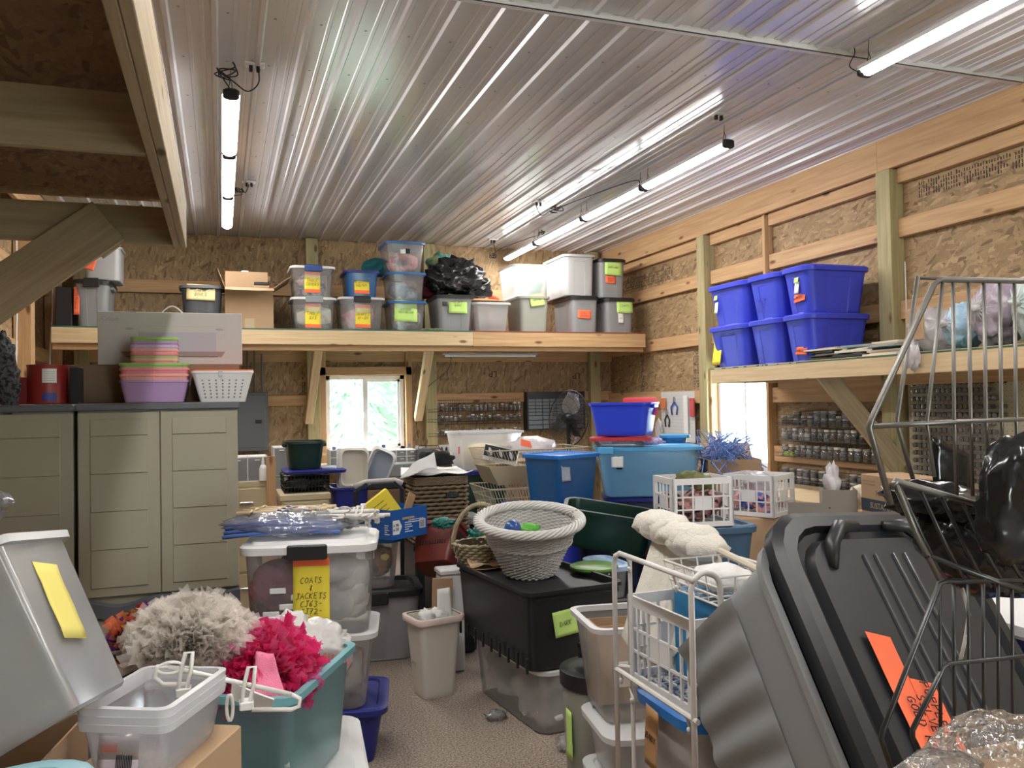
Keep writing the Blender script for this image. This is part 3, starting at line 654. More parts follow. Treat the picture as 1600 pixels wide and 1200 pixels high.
def carton(label, loc, W_, D, H, rz=0, m=None, flaps=(), name='cardboard_box', cat='box', M=None, open_=True, tape=True, inner=None, th=.005):
    m = m or CARD; r = thing(name, label, cat, loc, rz, M=M); mb = MB(); x, y = W_/2, D/2
    if open_:
        mb.loft([[(-x,-y,0),(x,-y,0),(x,y,0),(-x,y,0)],[(-x,-y,H),(x,-y,H),(x,y,H),(-x,y,H)],[(-x+th,-y+th,H),(x-th,-y+th,H),(x-th,y-th,H),(-x+th,y-th,H)],[(-x+th,-y+th,th),(x-th,-y+th,th),(x-th,y-th,th),(-x+th,y-th,th)]])
    else: mb.bbox(-x,x,-y,y,0,H,.004)
    mb.build('box_body', m, r)
    for sd, ln, ang in flaps:   # side, length, angle from vertical (deg, outwards)
        a = R_(ang); f = MB()
        if sd == 'f': p = [(-x,-y,H),(x,-y,H)]; d = Vector((0,-sin(a),cos(a)))
        if sd == 'b': p = [(x,y,H),(-x,y,H)]; d = Vector((0,sin(a),cos(a)))
        if sd == 'l': p = [(-x,y,H),(-x,-y,H)]; d = Vector((-sin(a),0,cos(a)))
        if sd == 'r': p = [(x,-y,H),(x,y,H)]; d = Vector((sin(a),0,cos(a)))
        a_, b_ = Vector(p[0]), Vector(p[1]); f.sheet(a_, b_, b_+d*ln, a_+d*ln, 6, 4, .004, 6, 3); f.build('flap', m, r, solid=.004)
    if tape:
        MB().box(-x*.2,x*.2,-y-.001,-y,0,H*.25).build('packing_tape', mat('tape_tan',(.50,.36,.22),.35), r)
    return r
a = at(352,520,Y=SY); b_ = at(428,520,Y=SY)
cz = at(390,455,Y=SY).z
r = carton('large open cardboard carton on the far shelf with its front flap hanging out', ((a.x+b_.x)/2, SY+.3, SZ), b_.x-a.x, .55, .42, flaps=(('f',.20,105),('r',.22,55),('b',.2,-10),('l',.2,20)))
c2 = carton('smaller cardboard box stacked at the back inside the open carton on the far shelf', ((a.x+b_.x)/2-.02, SY+.33, SZ+.30), .42, .35, .30, open_=False)
MB().bbox(-.05,.02,-.12,.0,.301,.32,.003).build('label_sheet', WHITEP, c2)
bx = MB().bbox(-.08,.08,-.035,.035,0,.10,.003).build('small_box', CARD); bx.location=((a.x+b_.x)/2+.12, SY+.10, SZ+.29+.06); tag(bx,'small brown box poking out of the open carton front','box')
kk = MB().bbox(-.07,.07,-.03,.03,0,.03,.006).build('black_gadget', BLACKP); kk.location=((a.x+b_.x)/2+.12, SY+.10, SZ+.455); tag(kk,'black gadget on the small brown box in the open carton','gadget')

LATB = plastic('navy_latch', (.03,.07,.24)); LATG = plastic('grey_latch', (.25,.27,.29))
ta = shelf_tote('clear tote of pale clothes with white lid and grey latch on the far shelf', 456, 526, 464, 514, SY, .50, SZ, body=CLEAR, lid=WHITEP, latch=LATG, style='smooth', clear=True, taper=.9, lidh=.02, name='storage_tote')
inside(ta, 'pale mixed clothes in the lower clear tote beside the carton', BEIGEF, 5, .13, .8, seed=1)
ta.note(489, 493, .16, .26, NOTEY, ['TABLE','2/3'], .035, .02, tape=(.42,-.42), label='yellow label with orange tape ends')
tb = shelf_tote('clear tote of dark clothes with navy latch, above the grey latched tote', 455, 524, 415, 462, SY, .50, ta.loc.z+ta.H, body=CLEAR, lid=WHITEP, latch=LATB, style='smooth', clear=True, taper=.9, lidh=.02)
inside(tb, 'dark navy and pink folded clothes in the upper clear tote', MIXF, 5, .13, .85, seed=2)
tb.note(488, 441, .16, .22, NOTEY, ['TABLE','COVERS'], .03, .02, tape=(.42,-.42), label='yellow label with orange tape ends')
tc_ = shelf_tote('clear tote of pink clothes with black latch on the far shelf', 530, 602, 464, 516, SY, .50, SZ, body=CLEAR, lid=CLRIM, latch=BLACKP, style='smooth', clear=True, taper=.9, lidh=.02)
inside(tc_, 'pink and white clothes in the clear tote with black latch', PINKF, 5, .14, .85, seed=3)
tc_.note(567, 494, .16, .25, NOTEY, ['DRAPES','21-24'], .03, .02, tape=(.42,-.42), label='yellow label with orange tape ends')
td = shelf_tote('deep blue tote with taped yellow wedding label, above the pink clothes tote', 540, 594, 422, 462, SY+.03, .48, tc_.loc.z+tc_.H, body=CLEARB, lid=NAVYP, style='smooth', taper=.88, lidh=.02)
td.note(565, 443, .16, .22, NOTEY, ['WEDDING','W2/W4'], .03, 0, tape=(.42,-.42), label='yellow label with orange tape ends')
te = shelf_tote('clear tote with blue lid and green antique note, bottom of the stack of three', 610, 668, 470, 517, SY, .50, SZ, body=CLEAR, lid=CLRIMB, style='smooth', clear=True, taper=.88, lidh=.02)
inside(te, 'grey and dark fabric in the bottom blue lidded tote', GREYF, 5, .13, .85, seed=4)
te.note(634, 486, .25, .23, NOTEG, ['ANTIQUE','VERT/BLACK'], .022, .03, label='green note')
tf = shelf_tote('clear tote with blue lid and pale blue contents, middle of the stack of three', 608, 667, 425, 470, SY, .50, te.loc.z+te.H, body=CLEAR, lid=CLRIMB, style='smooth', clear=True, taper=.88, lidh=.02)
inside(tf, 'pale blue plastic and fabric in the middle tote of three', BLUEF, 5, .12, .8, seed=5)
tg = shelf_tote('clear tote of pink fabric with blue lid, top of the stack of three', 603, 666, 377, 425, SY, .50, tf.loc.z+tf.H, body=CLEAR, lid=CLRIMB, style='smooth', clear=True, taper=.86, lidh=.02)
inside(tg, 'pink fabric in the topmost clear tote below the ceiling', PINKF, 5, .13, .7, seed=6)
tg.note(633, 393, .11, .055, PAPERW); tg.note(637, 393, .05, .055, BLACKP, out=.006, label='black block on the label')

th = shelf_tote('grey tote with black lid and green note, carrying the black garbage bag', 683, 742, 460, 518, SY, .55, SZ, body=GREYP, lid=BLACKP, lidh=.05, latch=None)
th.note(715, 475, .21, .21, NOTEG, ['CRAFT','XMAS'], .026, .03); th.note(695, 475, .06, .05, BLACKP, out=.006)
BAG = mat('black_bag', (.012,.012,.013), .22, bump=.6, bscale=14, bdist=.02)
g = MB().blob((0,0,.20),(.36,.26,.25),.16,2.0,3,4,flat=-.19,fold=.45).blob((.28,.02,.10),(.16,.18,.15),.2,2.4,8,3,flat=-.09,fold=.3).build('garbage_bag', BAG, smooth='all')
p = at(711,455,Y=SY+.25); g.location=(p.x,SY+.25,th.loc.z+th.H); tag(g,'crumpled black garbage bag lying on the grey tote','bag')
MB().tube([(.40,0,.02),(.46,-.05,.0),(.50,-.08,-.02)],[.03,.02,.01],6).build('bag_tie', NOTEO, g)
g2 = MB().blob((0,0,.06),(.17,.14,.14),.2,3,4,3,fold=.4,flat=-.06).build('knit_blanket', cloth('green_knit',(.08,.35,.30),(.45,.55,.25),18), smooth='all'); g2.location=(at(690,410,Y=SY+.4).x,SY+.45,th.loc.z+th.H+.33); tag(g2,'green and teal striped knit fabric on top of the pile behind the black bag','fabric')
g3 = MB().blob((0,0,.14),(.2,.16,.17),.1,3,6,3,flat=-.13).build('dark_red_cushion', cloth('dark_red_cloth',(.14,.015,.02))); g3.location=(at(678,425,Y=SY+.4).x,SY+.46,th.loc.z+th.H+.0); tag(g3,'dark red bundle between the blue lidded stack and black bag','cushion')
g4 = MB().blob((0,0,.1),(.17,.12,.11),.1,3,16,3,flat=-.1).build('teal_bundle', cloth('teal_cloth',(.01,.12,.13))); g4.location=(at(590,420,Y=SY+.4).x,SY+.45,td.loc.z+td.H+.0); tag(g4,'teal fabric bundle behind the deep blue tote','fabric')

ti = shelf_tote('clear tote of coiled beige trim with white rim, right of the garbage bag tote', 740, 800, 472, 518, SY, .50, SZ, body=CLEARW, lid=CLRIM, style='smooth', clear=True, taper=.86, lidh=.02, rz=0)
inside(ti, 'beige and grey coils in the clear tote right of the garbage bag', BEIGEF, 6, .12, .85, seed=7)
tj = shelf_tote('tall olive grey tote with crumpled green note', 812, 861, 462, 519, SY, .55, SZ, body=GREYO, lid=GREYO, lidh=.03, style='smooth', taper=.9)
tj.note(838, 469, .17, .14, NOTEG, ['WREATH'], .02, -.15, out=.012)
tk = shelf_tote('clear tote of white and coloured reels on the olive grey tote', 802, 862, 413, 461, SY-.02, .60, tj.loc.z+tj.H, body=CLEARW, lid=None, style='smooth', clear=True, taper=.90, rimmat=CLRIM, r=.07)
inside(tk, 'white and pastel reels in the clear tote under the lamp', cloth('pastel_cloth',(.75,.72,.66),(.35,.60,.52),7), 5, .13, .85, seed=8)
tl = shelf_tote('grey tote with black lid and orange note, near the right end of the far shelf', 893, 938, 462, 519, SY, .62, SZ, body=GREYP, lid=BLACKP, lidh=.055, style='panel', taper=.93)
tl.note(913, 491, .17, .10, NOTEO, ['FALL','LEAVES'], .024, .05)
tm = shelf_tote('big pale grey ribbed tote on the orange note tote, almost touching the ceiling', 882, 932, 397, 459, SY, .70, tl.loc.z+tl.H, body=GREYL, lid=GREYL, lidh=.03, style='panel', taper=.93)
tn = shelf_tote('grey tote with green note and picture label, right end of the far shelf', 946, 994, 465, 520, SY, .55, SZ, body=GREYP, lid=BLACKP, lidh=.06, taper=.93)
tn.note(975, 478, .21, .17, NOTEG, ['LIGHTS'], .025, .0, out=.012); tn.note(970, 497, .07, .12, PAPERW, ['AA'], .02)
to = shelf_tote('grey tote with green and orange notes, above the picture label tote', 936, 980, 404, 460, SY+.02, .55, tn.loc.z+tn.H, body=GREYP, lid=BLACKP, lidh=.05, taper=.93)
to.note(957, 418, .22, .19, NOTEG, ['GARLAND'], .025, .05, out=.012); to.note(954, 437, .13, .09, NOTEO, ['SWAGS','PINE'], .022, .03)
twig = MB()
random.seed(3)
for i in range(14): 
    x=random.uniform(-.1,.1); twig.blob((x,random.uniform(-.03,.03),.012),(.03,.02,.012),.3,3,i,1)
o = twig.build('leaf_sprig', cloth('sage_leaf',(.22,.25,.12))); o.location=(at(676,517,Y=8.73).x,8.735,SZ); tag(o,'sprig of dried sage leaves at the shelf edge','leaves'); o['kind']='stuff'

# ================================================================ right wall shelf: blue totes
GB = 'blue totes on the right wall shelf'
def blue(label, Yn, Yf_, zb, H, D=.60, xo=.0, mk=None):
    """end face towards the room; Yn..Yf_ along the wall"""
    return Tote(label, (RXF+D/2+.0+xo, (Yn+Yf_)/2, zb), D, Yf_-Yn, H, ROYAL, ROYAL, taper=.84, r=.06, lidh=.05, style='panel', group=GB, handles=False)
HB = .37
Ys = [(5.07,5.53),(5.60,6.02),(6.06,6.50)]
def yl(px, X): return at(px,500,X=X).y
Ys = [(yl(1264,RXF+.0), yl(1217,RXF)), (yl(1217,RXF), yl(1164,RXF)), (yl(1164,RXF),yl(1100,RXF)-.03)]
names = [('lower blue tote with HANGERS label beside the stack of frames','upper blue tote with HANGERS label and green picture sticker'),
         ('lower blue tote with marker writing, middle column','upper blue tote with faint COATS marker writing, middle column'),
         ('lower blue tote with yellow sheet, next to the window post','upper blue tote with tall picture sticker, next to the window post')]
HBs = .345
BT = []
for (y0,y1),(nl,nu) in zip(Ys,names):
    lo = blue(nl, y0, y1-.01, RZ, HBs+.02); up = blue(nu, y0, y1-.01, RZ+HBs+.02, HBs+.02); BT.append((lo,up))
RED = mat('red_ink',(.5,.01,.01),.6)
def bn(t_, px, py, *a, **k): return t_.note(px,py,*a,side='l',**k)
bn(BT[0][0],1251,548,.13,.06,NOTEO,['HANGERS'],.022,rot=.05); bn(BT[0][1],1249,465,.13,.065,NOTEO,['HANGERS'],.022,rot=-.1)
bn(BT[0][0],1240,497,.05,.04,NOTEO); STK = mat('sticker_white',(.75,.78,.75),.5)
bn(BT[0][1],1247,446,.05,.13,STK,label='white and green picture sticker'); bn(BT[0][1],1247,438,.05,.04,NOTEG,out=.007)
bn(BT[2][1],1121,476,.05,.16,STK); bn(BT[2][1],1121,466,.05,.04,NOTEG,out=.007)
bn(BT[2][0],1121,550,.13,.22,NOTEY,rot=.02); bn(BT[0][1],1248,450,.035,.035,BLACKP,rot=.78,out=.009); bn(BT[2][1],1121,480,.03,.03,BLACKP,rot=.78,out=.009)
DINK = mat('blue_black_ink',(.01,.012,.09),.5)
for tt,px,py,ls in ((BT[1][1],1190,470,['COATS','JACKET']),(BT[1][0],1190,545,['ONESIE'])):
    u,z = tt.loc_at(px,py,'l'); pen(ls, tt.surf(u,z,'l',.002-.012*0) @ Matrix.Rotation(-pi/2,4,'Y'), .05, r=.03).build('handwriting', DINK, tt.root)
# stack of picture frames and boards
random.seed(7)
FR = [mat('frame_%s'%n, c, .5) for n,c in (('black',(.02,.02,.02)),('tan',(.45,.33,.2)),('cream',(.65,.6,.5)),('glass',(.25,.32,.33)),('dark',(.07,.06,.05)))]
FN = ['black','tan','cream','grey glass','dark brown']
z = RZ; k = 0
py_ = [at(px,540,X=RXF+.15).y for px in (1300,1350,1400)]
for j in range(3):
    z = RZ
    for i in range(7 if j else 8):
        m_i = random.randrange(5); th_ = random.choice((.008,.012,.016))
        w_ = random.uniform(.26,.36); d_ = random.uniform(.28,.4)
        o = MB().bbox(-d_/2,d_/2,-w_/2,w_/2,0,th_,.002)
        o = o.build('picture_frame', FR[m_i]); o.location=(RXF+.22+random.uniform(-.04,.05), py_[j]+random.uniform(-.04,.04), z); o.rotation_euler=(0,0,random.uniform(-.2,.2))
        tag(o, '%s flat picture frame lying in the loose pile beside the blue totes'%FN[m_i], 'picture frame', 'picture frames piled on the right shelf'); z += th_+.0015
# tied bags on the shelf
def tied_bag(label, px, py, w, h, m, name='plastic_bag', seed=0, Y0=None, X=RXF+.2, inner=None, alpha_m=None):
    p = at(px, py, X=X); r = thing(name, label, 'bag', (p.x, p.y, RZ))
    mb = MB(); mb.blob((0,0,h/2),(.17,w/2,h/2),.10,2.2,seed,4,flat=-h/2+.003,fold=.22); mb.build('bag_body', m, r, smooth='all')
    mb = MB(); random.seed(seed)
    for i in range(16):
        a = i/16*2*pi; e = random.uniform(.6,1.1)
        mb.tube([(-.17,0,h*.55),(-.175,cos(a)*w*.12*e,h*.55+sin(a)*h*.12*e),(-.155,cos(a)*w*.3*e,h*.55+sin(a)*h*.28*e)],[.008,.006,.0015],4)
    mb.blob((-.19,0,h*.56),(.03,.035,.025),.4,3,seed,2); mb.build('knot', alpha_m or m, r, smooth='all'); return r
BAGW = thin_mat('white_film', (.88,.84,.86), .85, .3, bump=.7, bscale=9, bdist=.03); BAGL = mat('lilac_film', (.36,.30,.36), .3, bump=.7, bscale=9, bdist=.03); BAGB = mat('pale_blue_film', (.42,.62,.78), .4, bump=.7, bscale=10, bdist=.03)
r = tied_bag('white plastic bag around a cardboard piece, left of the pale blue bag', 1462, 520, .24, .30, BAGW, seed=3)
MB().bbox(-.19,-.17,-.08,.06,.08,.28,.004).build('cardboard_piece', CARD, r); MB().blob((-.255,-.06,-.02),(.025,.06,.10),.4,3,5,3,fold=.4).build('loose_corner', BAGW, r, smooth='all')
tied_bag('pale blue tied bag between the white and the lilac bags', 1510, 520, .17, .30, BAGB, seed=5, alpha_m=BAGW)
tied_bag('large lilac grey tied bag at the right end of the shelf', 1562, 520, .28, .42, BAGL, seed=8, alpha_m=BAGW)
tied_bag('pale tied bag cut by the right edge of the frame', 1625, 520, .22, .42, mat('mint_film',(.5,.58,.56),.35,bump=.7,bscale=9,bdist=.03), seed=11)
cord([(4.86,4.86,2.6),(4.84,4.84,2.3),(4.83,4.84,2.0),(4.83,4.85,1.88)], 'white cable running down beside the second post', .005, 'cable', mat('white_cord',(.7,.7,.68),.5))
cord([(XL+.17,9.1,3.3),(XL+.175,9.12,2.6),(XL+.16,9.05,2.1),(XL+.17,9.1,1.5)], 'white cable stapled down the left wall', .008, 'cable', MATS['white_cord'])
cord([(XL+.17,7.6,3.3),(XL+.175,7.62,2.6),(XL+.16,7.65,2.1),(XL+.17,7.6,1.4)], 'white cable hanging on the nearer left wall stud', .008, 'cable', MATS['white_cord'])

# ================================================================ cabinets on the left
CABM = mat('taupe_resin', (.34,.32,.24), .5, bump=.05, bscale=60, bdist=.003); CABG = mat('grey_resin', (.115,.125,.14), .45, bump=.05, bscale=60, bdist=.003)
def cabinet(label, x0, x1, yf, d, zt=1.59):
    t = thing('storage_cabinet', label, 'cabinet', ((x0+x1)/2, yf, 0)); w = (x1-x0)/2
    MB().box(-w+.005,w-.005,.02,d,0,zt).build('carcass', CABM, t)
    MB().bbox(-w-.008,w+.008,-.012,d+.01,zt,zt+.038,.008).build('cabinet_top', CABG, t)
    MB().bbox(-w-.004,w+.004,-.004,.02,0,.10,.004).build('plinth', CABG, t)
    for s in (-1,1):
        for z0,z1,n in ((.66,zt-.006,4),(.11,.55,2)):
            a, b_ = (-w+.004,-.002) if s < 0 else (.002,w-.004)
            m = MB(); m.bbox(a,b_,0,.022,z0,z1,.004)
            pw0, pw1 = a+.055, b_-.055; ph = (z1-z0-.08)
            # raised moulded panels, each with a soft step at its lower edge
            top = z1-.035; hs = [.085]+[(ph-.085)/n]*n
            for h_ in hs:
                zb = top-h_; lo = max(zb,z0+.03)
                m.loft([[(pw0,0,lo),(pw1,0,lo),(pw1,0,top),(pw0,0,top)],[(pw0+.004,-.006,lo+.004),(pw1-.004,-.006,lo+.004),(pw1-.004,-.0015,top-.002),(pw0+.004,-.0015,top-.002)]], False, True); top = zb
            m.build('door', CABM, t)
    # wavy grey rail between upper and lower doors
    m = MB(); n = 24; rows = []
    for i in range(n+1):
        u = -1+2*i/n; x = u*w; zc = .60+.018*cos(u*pi*2)
        rows.append([Vector((x,.0,zc-.045)),Vector((x,-.016,zc-.04)),Vector((x,-.018,zc+.028)),Vector((x,0,zc+.036)),Vector((x,.02,zc+.036)),Vector((x,.02,zc-.045))])
    m.loft(rows); m.build('middle_rail', CABG, t, smooth=35)
    for s in (-1,1): MB().lathe([(.018,0),(.02,.006),(.012,.014)],12,T(s*.05,-.018,.6)@Matrix.Rotation(pi/2,4,'X')).build('knob', CABG, t, smooth=35)
    return t
CY = 4.60
cabinet('taupe resin cabinet with grey top, the right one, shaded across its left half', -.678, .086, CY, .42)
cabinet('taupe resin cabinet cut by the left edge, red can on top', -1.455, -.69, CY, .42)
CT = 1.632
def pz(px,py,Y): return at(px,py,Y=Y).z
def pxx(px,py,Y): return at(px,py,Y=Y).x
# perforated / nested baskets
def basket(name, label, loc, W_, D, H, m, taper=.8, holes=0, hm=None, parent=None, ribs=0, cat='basket', group=None, rz=0):
    rt = thing(name, label, cat, loc, rz, group) if parent is None else parent
    hx, hy = W_/2, D/2; R=[ringp(hx*taper,hy*taper,.02,0),ringp(hx*.97,hy*.97,.025,H-.014),ringp(hx,hy,.03,H-.012),ringp(hx,hy,.03,H),ringp(hx*.95,hy*.95,.03,H),ringp(hx*taper-.004,hy*taper-.004,.02,.004)]
    MB().loft(R).build('basket_body', m, rt, smooth=35)
    return rt
def stack(px0,px1,y_top,pitch,colors,Y,zb,labels,D,H,names,bottomH=None):
    X0, X1 = pxx(px0,600,Y), pxx(px1,600,Y)
    for i,(c,lb) in enumerate(zip(colors,labels)):
        b_ = basket('plastic_basket', lb, ((X0+X1)/2, Y+D/2, zb+i*pitch), X1-X0, D, bottomH, c, .82, group=names)
        m = MB()
        for fx in (-.4,-.18,.18,.4): m.box(fx*(X1-X0)-.003, fx*(X1-X0)+.003, -D/2*.985, -D/2*.985+.01, bottomH-.03, bottomH-.008)
        m.build('rib', c, b_)
PLI = plastic('pastel_purple', (.42,.27,.50)); PNK = plastic('pastel_pink', (.72,.24,.28)); SAL = plastic('pastel_salmon', (.78,.36,.32)); GRN = plastic('pastel_green', (.30,.50,.14)); LIL = plastic('pastel_lilac',(.55,.42,.60))
pitch = .033
stack(185,295,0,pitch,[PLI,SAL,PNK,GRN],CY+.03,CT,['purple basket at the bottom of the wide stack on the cabinet','salmon basket nested above the purple one','pink basket nested under the green wide one','wide green basket topping the lower stack on the cabinet'],.26,.10,'wide nested baskets','',) if False else None
def nest(px0,px1,Y,zb,D,H,pitches,cols,labels,group):
    X0, X1 = pxx(px0,600,Y), pxx(px1,600,Y); z = zb; w=X1-X0
    for i,(c,lb) in enumerate(zip(cols,labels)):
        b_ = basket('plastic_basket', lb, ((X0+X1)/2, Y+D/2, z), w, D, H, c, .84, group=group)
        for fx in (-.38,.0,.38): MB().box(fx*w-.003, fx*w+.003, -D/2*.99, -D/2*.90, H-.032, H-.010).build('rib', c, b_)
        z += pitches[i] if i < len(pitches) else 0
    return z+H
zt1 = nest(185,295,CY+.03,CT,.26,.115,[.031,.032,.024],[PLI,SAL,PNK,GRN],['purple basket at the bottom of the wide stack on the cabinet','salmon pink basket nested directly on the wide purple one','rose pink basket nested under the wide green one','wide green basket topping the lower stack on the cabinet'],'wide nested baskets on the cabinet')
nest(203,278,CY+.06,zt1-.075,.20,.10,[.012,.0195,.0195,.0195,.0195,.0215],[SAL,GRN,PNK,SAL,LIL,PLI,GRN],['salmon basket lowest in the small stack','green basket second from the bottom of the small stack','rose basket third from the bottom of the small stack','salmon basket in the middle of the small stack','lilac basket third from the top of the small stack','purple basket just under the topmost green one','small green basket on the very top of the stack on the cabinet'],'small nested baskets on the cabinet')
# white basket with punched holes
Yw = CY+.03; X0, X1 = pxx(298,600,Yw), pxx(397,600,Yw)
wbk = basket('plastic_basket','white perforated basket with orange basket nested in its rim, overhanging the cabinet edge',((X0+X1)/2,Yw+.13,CT-.004), X1-X0, .26, .165, WHITEP, .72)
m = MB(); wd = X1-X0
for i in range(7):
    for j in range(6):
        z_ = .025+j*.018; k_ = .72+.25*z_/.165; x_ = (-.36+i*.12)*wd*k_; ti = math.atan(.28*.13/.165)
        m.lathe([(.0045,0),(.0045,.0012)],8,T(x_,-.13*k_-.002,z_)@Matrix.Rotation(pi/2-ti,4,'X'))
m.build('punched_holes', mat('hole_dark',(.16,.15,.15),.8), wbk)
MB().loft([ringp(wd/2*.97,.125,.03,.160),ringp(wd/2*.98,.128,.03,.172),ringp(wd/2*.93,.12,.03,.172),ringp(wd/2*.75,.09,.03,.10)],False).build('orange_liner', plastic('orange_plastic',(.80,.17,.06)), wbk, label='orange basket rim inside')
MB().bbox(-.06*wd-.002,.0,-.134,-.130,.135,.168,.001).build('clip', plastic('mist',(.5,.5,.52)), wbk)
# cardboard box and white boxed machine behind
Yc = CY+.30
xa, xb = pxx(104,600,Yc), pxx(374,600,Yc); zc_ = pz(260,570,Yc)
cb = MB().bbox(xa,xb,Yc,Yc+.12,CT,zc_,.004).build('cardboard_box', mat('dark_kraft',(.26,.17,.11),.85)); tag(cb,'long low brown box lying behind the baskets on the cabinet','box')
x0_, x1_ = pxx(153,600,Yc), pxx(379,600,Yc); z0_, z1_ = zc_+.001, pz(260,488,Yc)
wbx = thing('boxed_machine','long white printed machine box with a handle, lying on the brown box','box',((x0_+x1_)/2,Yc,z0_)); hw=(x1_-x0_)/2; hh=z1_-z0_
WBX = mat('white_carton',(.52,.50,.48),.6); MB().bbox(-hw,hw,-.0,.15,0,hh,.003).build('box_body', WBX, wbx)
m = MB(); LN = mat('print_grey',(.36,.35,.37),.6)
def fr_(m,x,z,w_,h_,e=.0008,t_=.0015): m.box(x,x+w_,-e,0,z,z+t_); m.box(x,x+w_,-e,0,z+h_,z+h_+t_); m.box(x,x+t_,-e,0,z,z+h_); m.box(x+w_,x+w_+t_,-e,0,z,z+h_)
fr_(m,-hw+.20,hh*.52,hw*1.2,.0*hh+.06,t_=.001); m.build('printed_outline', LN, wbx)
MB().box(-hw+.20,-hw+.20+hw*1.08,-.0006,0,hh*.22,hh*.62).build('printed_cover', mat('print_lilac',(.44,.42,.47),.6), wbx)
MB().loft([[(-hw+.11,-.001,hh*.25),(hw-.09,-.001,hh*.25),(hw-.11,-.001,hh*.14),(-hw+.14,-.001,hh*.14)],[(-hw+.11,0,hh*.25),(hw-.09,0,hh*.25),(hw-.11,0,hh*.14),(-hw+.14,0,hh*.14)]]).build('printed_tray', mat('print_brown',(.30,.22,.20),.5), wbx)
MB().box(-hw+.14,hw-.13,-.0014,-.001,hh*.14,hh*.155).build('printed_shadow', BLACKP, wbx)
text_mb('Cricut', .034, T(-hw+.06,-.0012,hh*.86)@FACE_F).build('printed_word', LN, wbx)
for x_ in (-hw+.155, hw-.12): MB().lathe([(.014,0),(.014,.001)],12,T(x_,0,hh*.68)@Matrix.Rotation(pi/2,4,'X')@Matrix.Diagonal((1.6,.45,1,1))).build('printed_dial', LN, wbx)
MB().tube([(-.058+.116*k/12-.00, .07, hh+.042*sin(pi*k/12)) for k in range(13)],.004,6).build('handle', WHITEP, wbx, smooth='all')
# red can, mug box, black box, cloth
CANR = mat('red_can',(.28,.025,.025),.4)
p = at(74,627,Y=CY+.12); cn = thing('food_can','large red can with a white label patch, on the left cabinet','can',(p.x,CY+.13,CT))
MB().lathe([(.092,0),(.094,.004),(.092,.01),(.092,.185),(.094,.19),(.094,.196),(.088,.196),(.088,.19)],32).build('can_body', CANR, cn, smooth=40)
def arc_patch(r, a0, a1, z0, z1): 
    m = MB(); n=8; A=[(r*cos(a0+(a1-a0)*i/n), r*sin(a0+(a1-a0)*i/n)) for i in range(n+1)]
    m.loft([[Vector((x,y,z0)) for x,y in A],[Vector((x,y,z1)) for x,y in A]],False,False,closed=False); return m
arc_patch(.0935,R_(-95),R_(-55),.105,.175).build('white_label', PAPERW, cn); arc_patch(.0935,R_(-95),R_(-55),.012,.055).build('blue_label', mat('label_blue',(.03,.04,.22),.5), cn)
lm=MB()
for i in range(5): lm.v+=[]; q=arc_patch(.0938,R_(-92),R_(-60),.115+i*.011,.117+i*.011); lm.add(q.v,q.f)
lm.build('label_print', mat('print_mid',(.4,.4,.4),.6), cn)
mg = MB().bbox(-1.30,-.815,CY+.10,CY+.30,CT,CT+.135,.004).build('printed_box', CANR); tag(mg,'red printed box cut by the left edge, beside the large red can','box')
pt = MB()
for xx in (-.985,-.865): pt.box(xx-.03,xx+.03,CY+.0985,CY+.0995,CT+.03,CT+.105)
pt.build('printed_picture', mat('print_tan',(.30,.20,.12),.5), mg)
bb = MB().bbox(-.715,-.675,CY+.06,CY+.22,CT,CT+.182,.002).build('black_box', BLACKP); tag(bb,'narrow black box between the red can and the brown box','box')
FUR = cloth('charcoal_fur',(.015,.015,.017),(.09,.09,.10),60)
p = at(5,560,Y=CY+.05); hat = MB().blob((0,0,.16),(.07,.06,.17),.25,3,5,4,fold=.2).blob((.05,.0,.06),(.05,.04,.13),.25,3,9,3).blob((-.1,.02,.18),(.11,.06,.17),.2,3,2,3).build('fur_hat', FUR, smooth='all'); hat.location=(p.x-.02,CY+.03,CT+.03); tag(hat,'charcoal fuzzy hat hanging down at the left edge over the red box','hat')

# ================================================================ far wall furniture
STEELG = mat('panel_grey',(.13,.145,.16),.45); CHR = mat('chrome',(.55,.55,.56),.25,metal=1)
ep = thing('electrical_panel','grey electrical breaker panel on the far wall beside the cabinets','electrical panel',(0,YB-.12,0))
x0_,x1_ = pxx(350,650,YB-.12),pxx(419,650,YB-.12); z0_,z1_=pz(400,705,YB-.12),pz(400,613,YB-.12)
MB().bbox(x0_,x1_,0,.115,z0_,z1_,.006).build('panel_box', STEELG, ep); MB().bbox(x0_+.03,x1_-.03,-.008,0,z0_+.04,z1_-.03,.004).build('panel_door', STEELG, ep)
MB().bbox(x1_-.14,x1_-.07,-.012,-.008,(z0_+z1_)/2-.02,(z0_+z1_)/2+.02,.002).build('latch_plate', mat('dark_metal',(.03,.03,.03),.4,metal=.6), ep)
for dx in (.06,.14,.22): MB().tube([(x1_-dx,.06,z1_),(x1_-dx,.06,z1_+.5 if dx>.1 else 2.2)],.012,6).build('conduit', STEELG, ep)
MB().tube([(x1_-.1,.06,z0_),(x1_-.1,.06,.2)],.025,8).build('conduit', STEELG, ep)

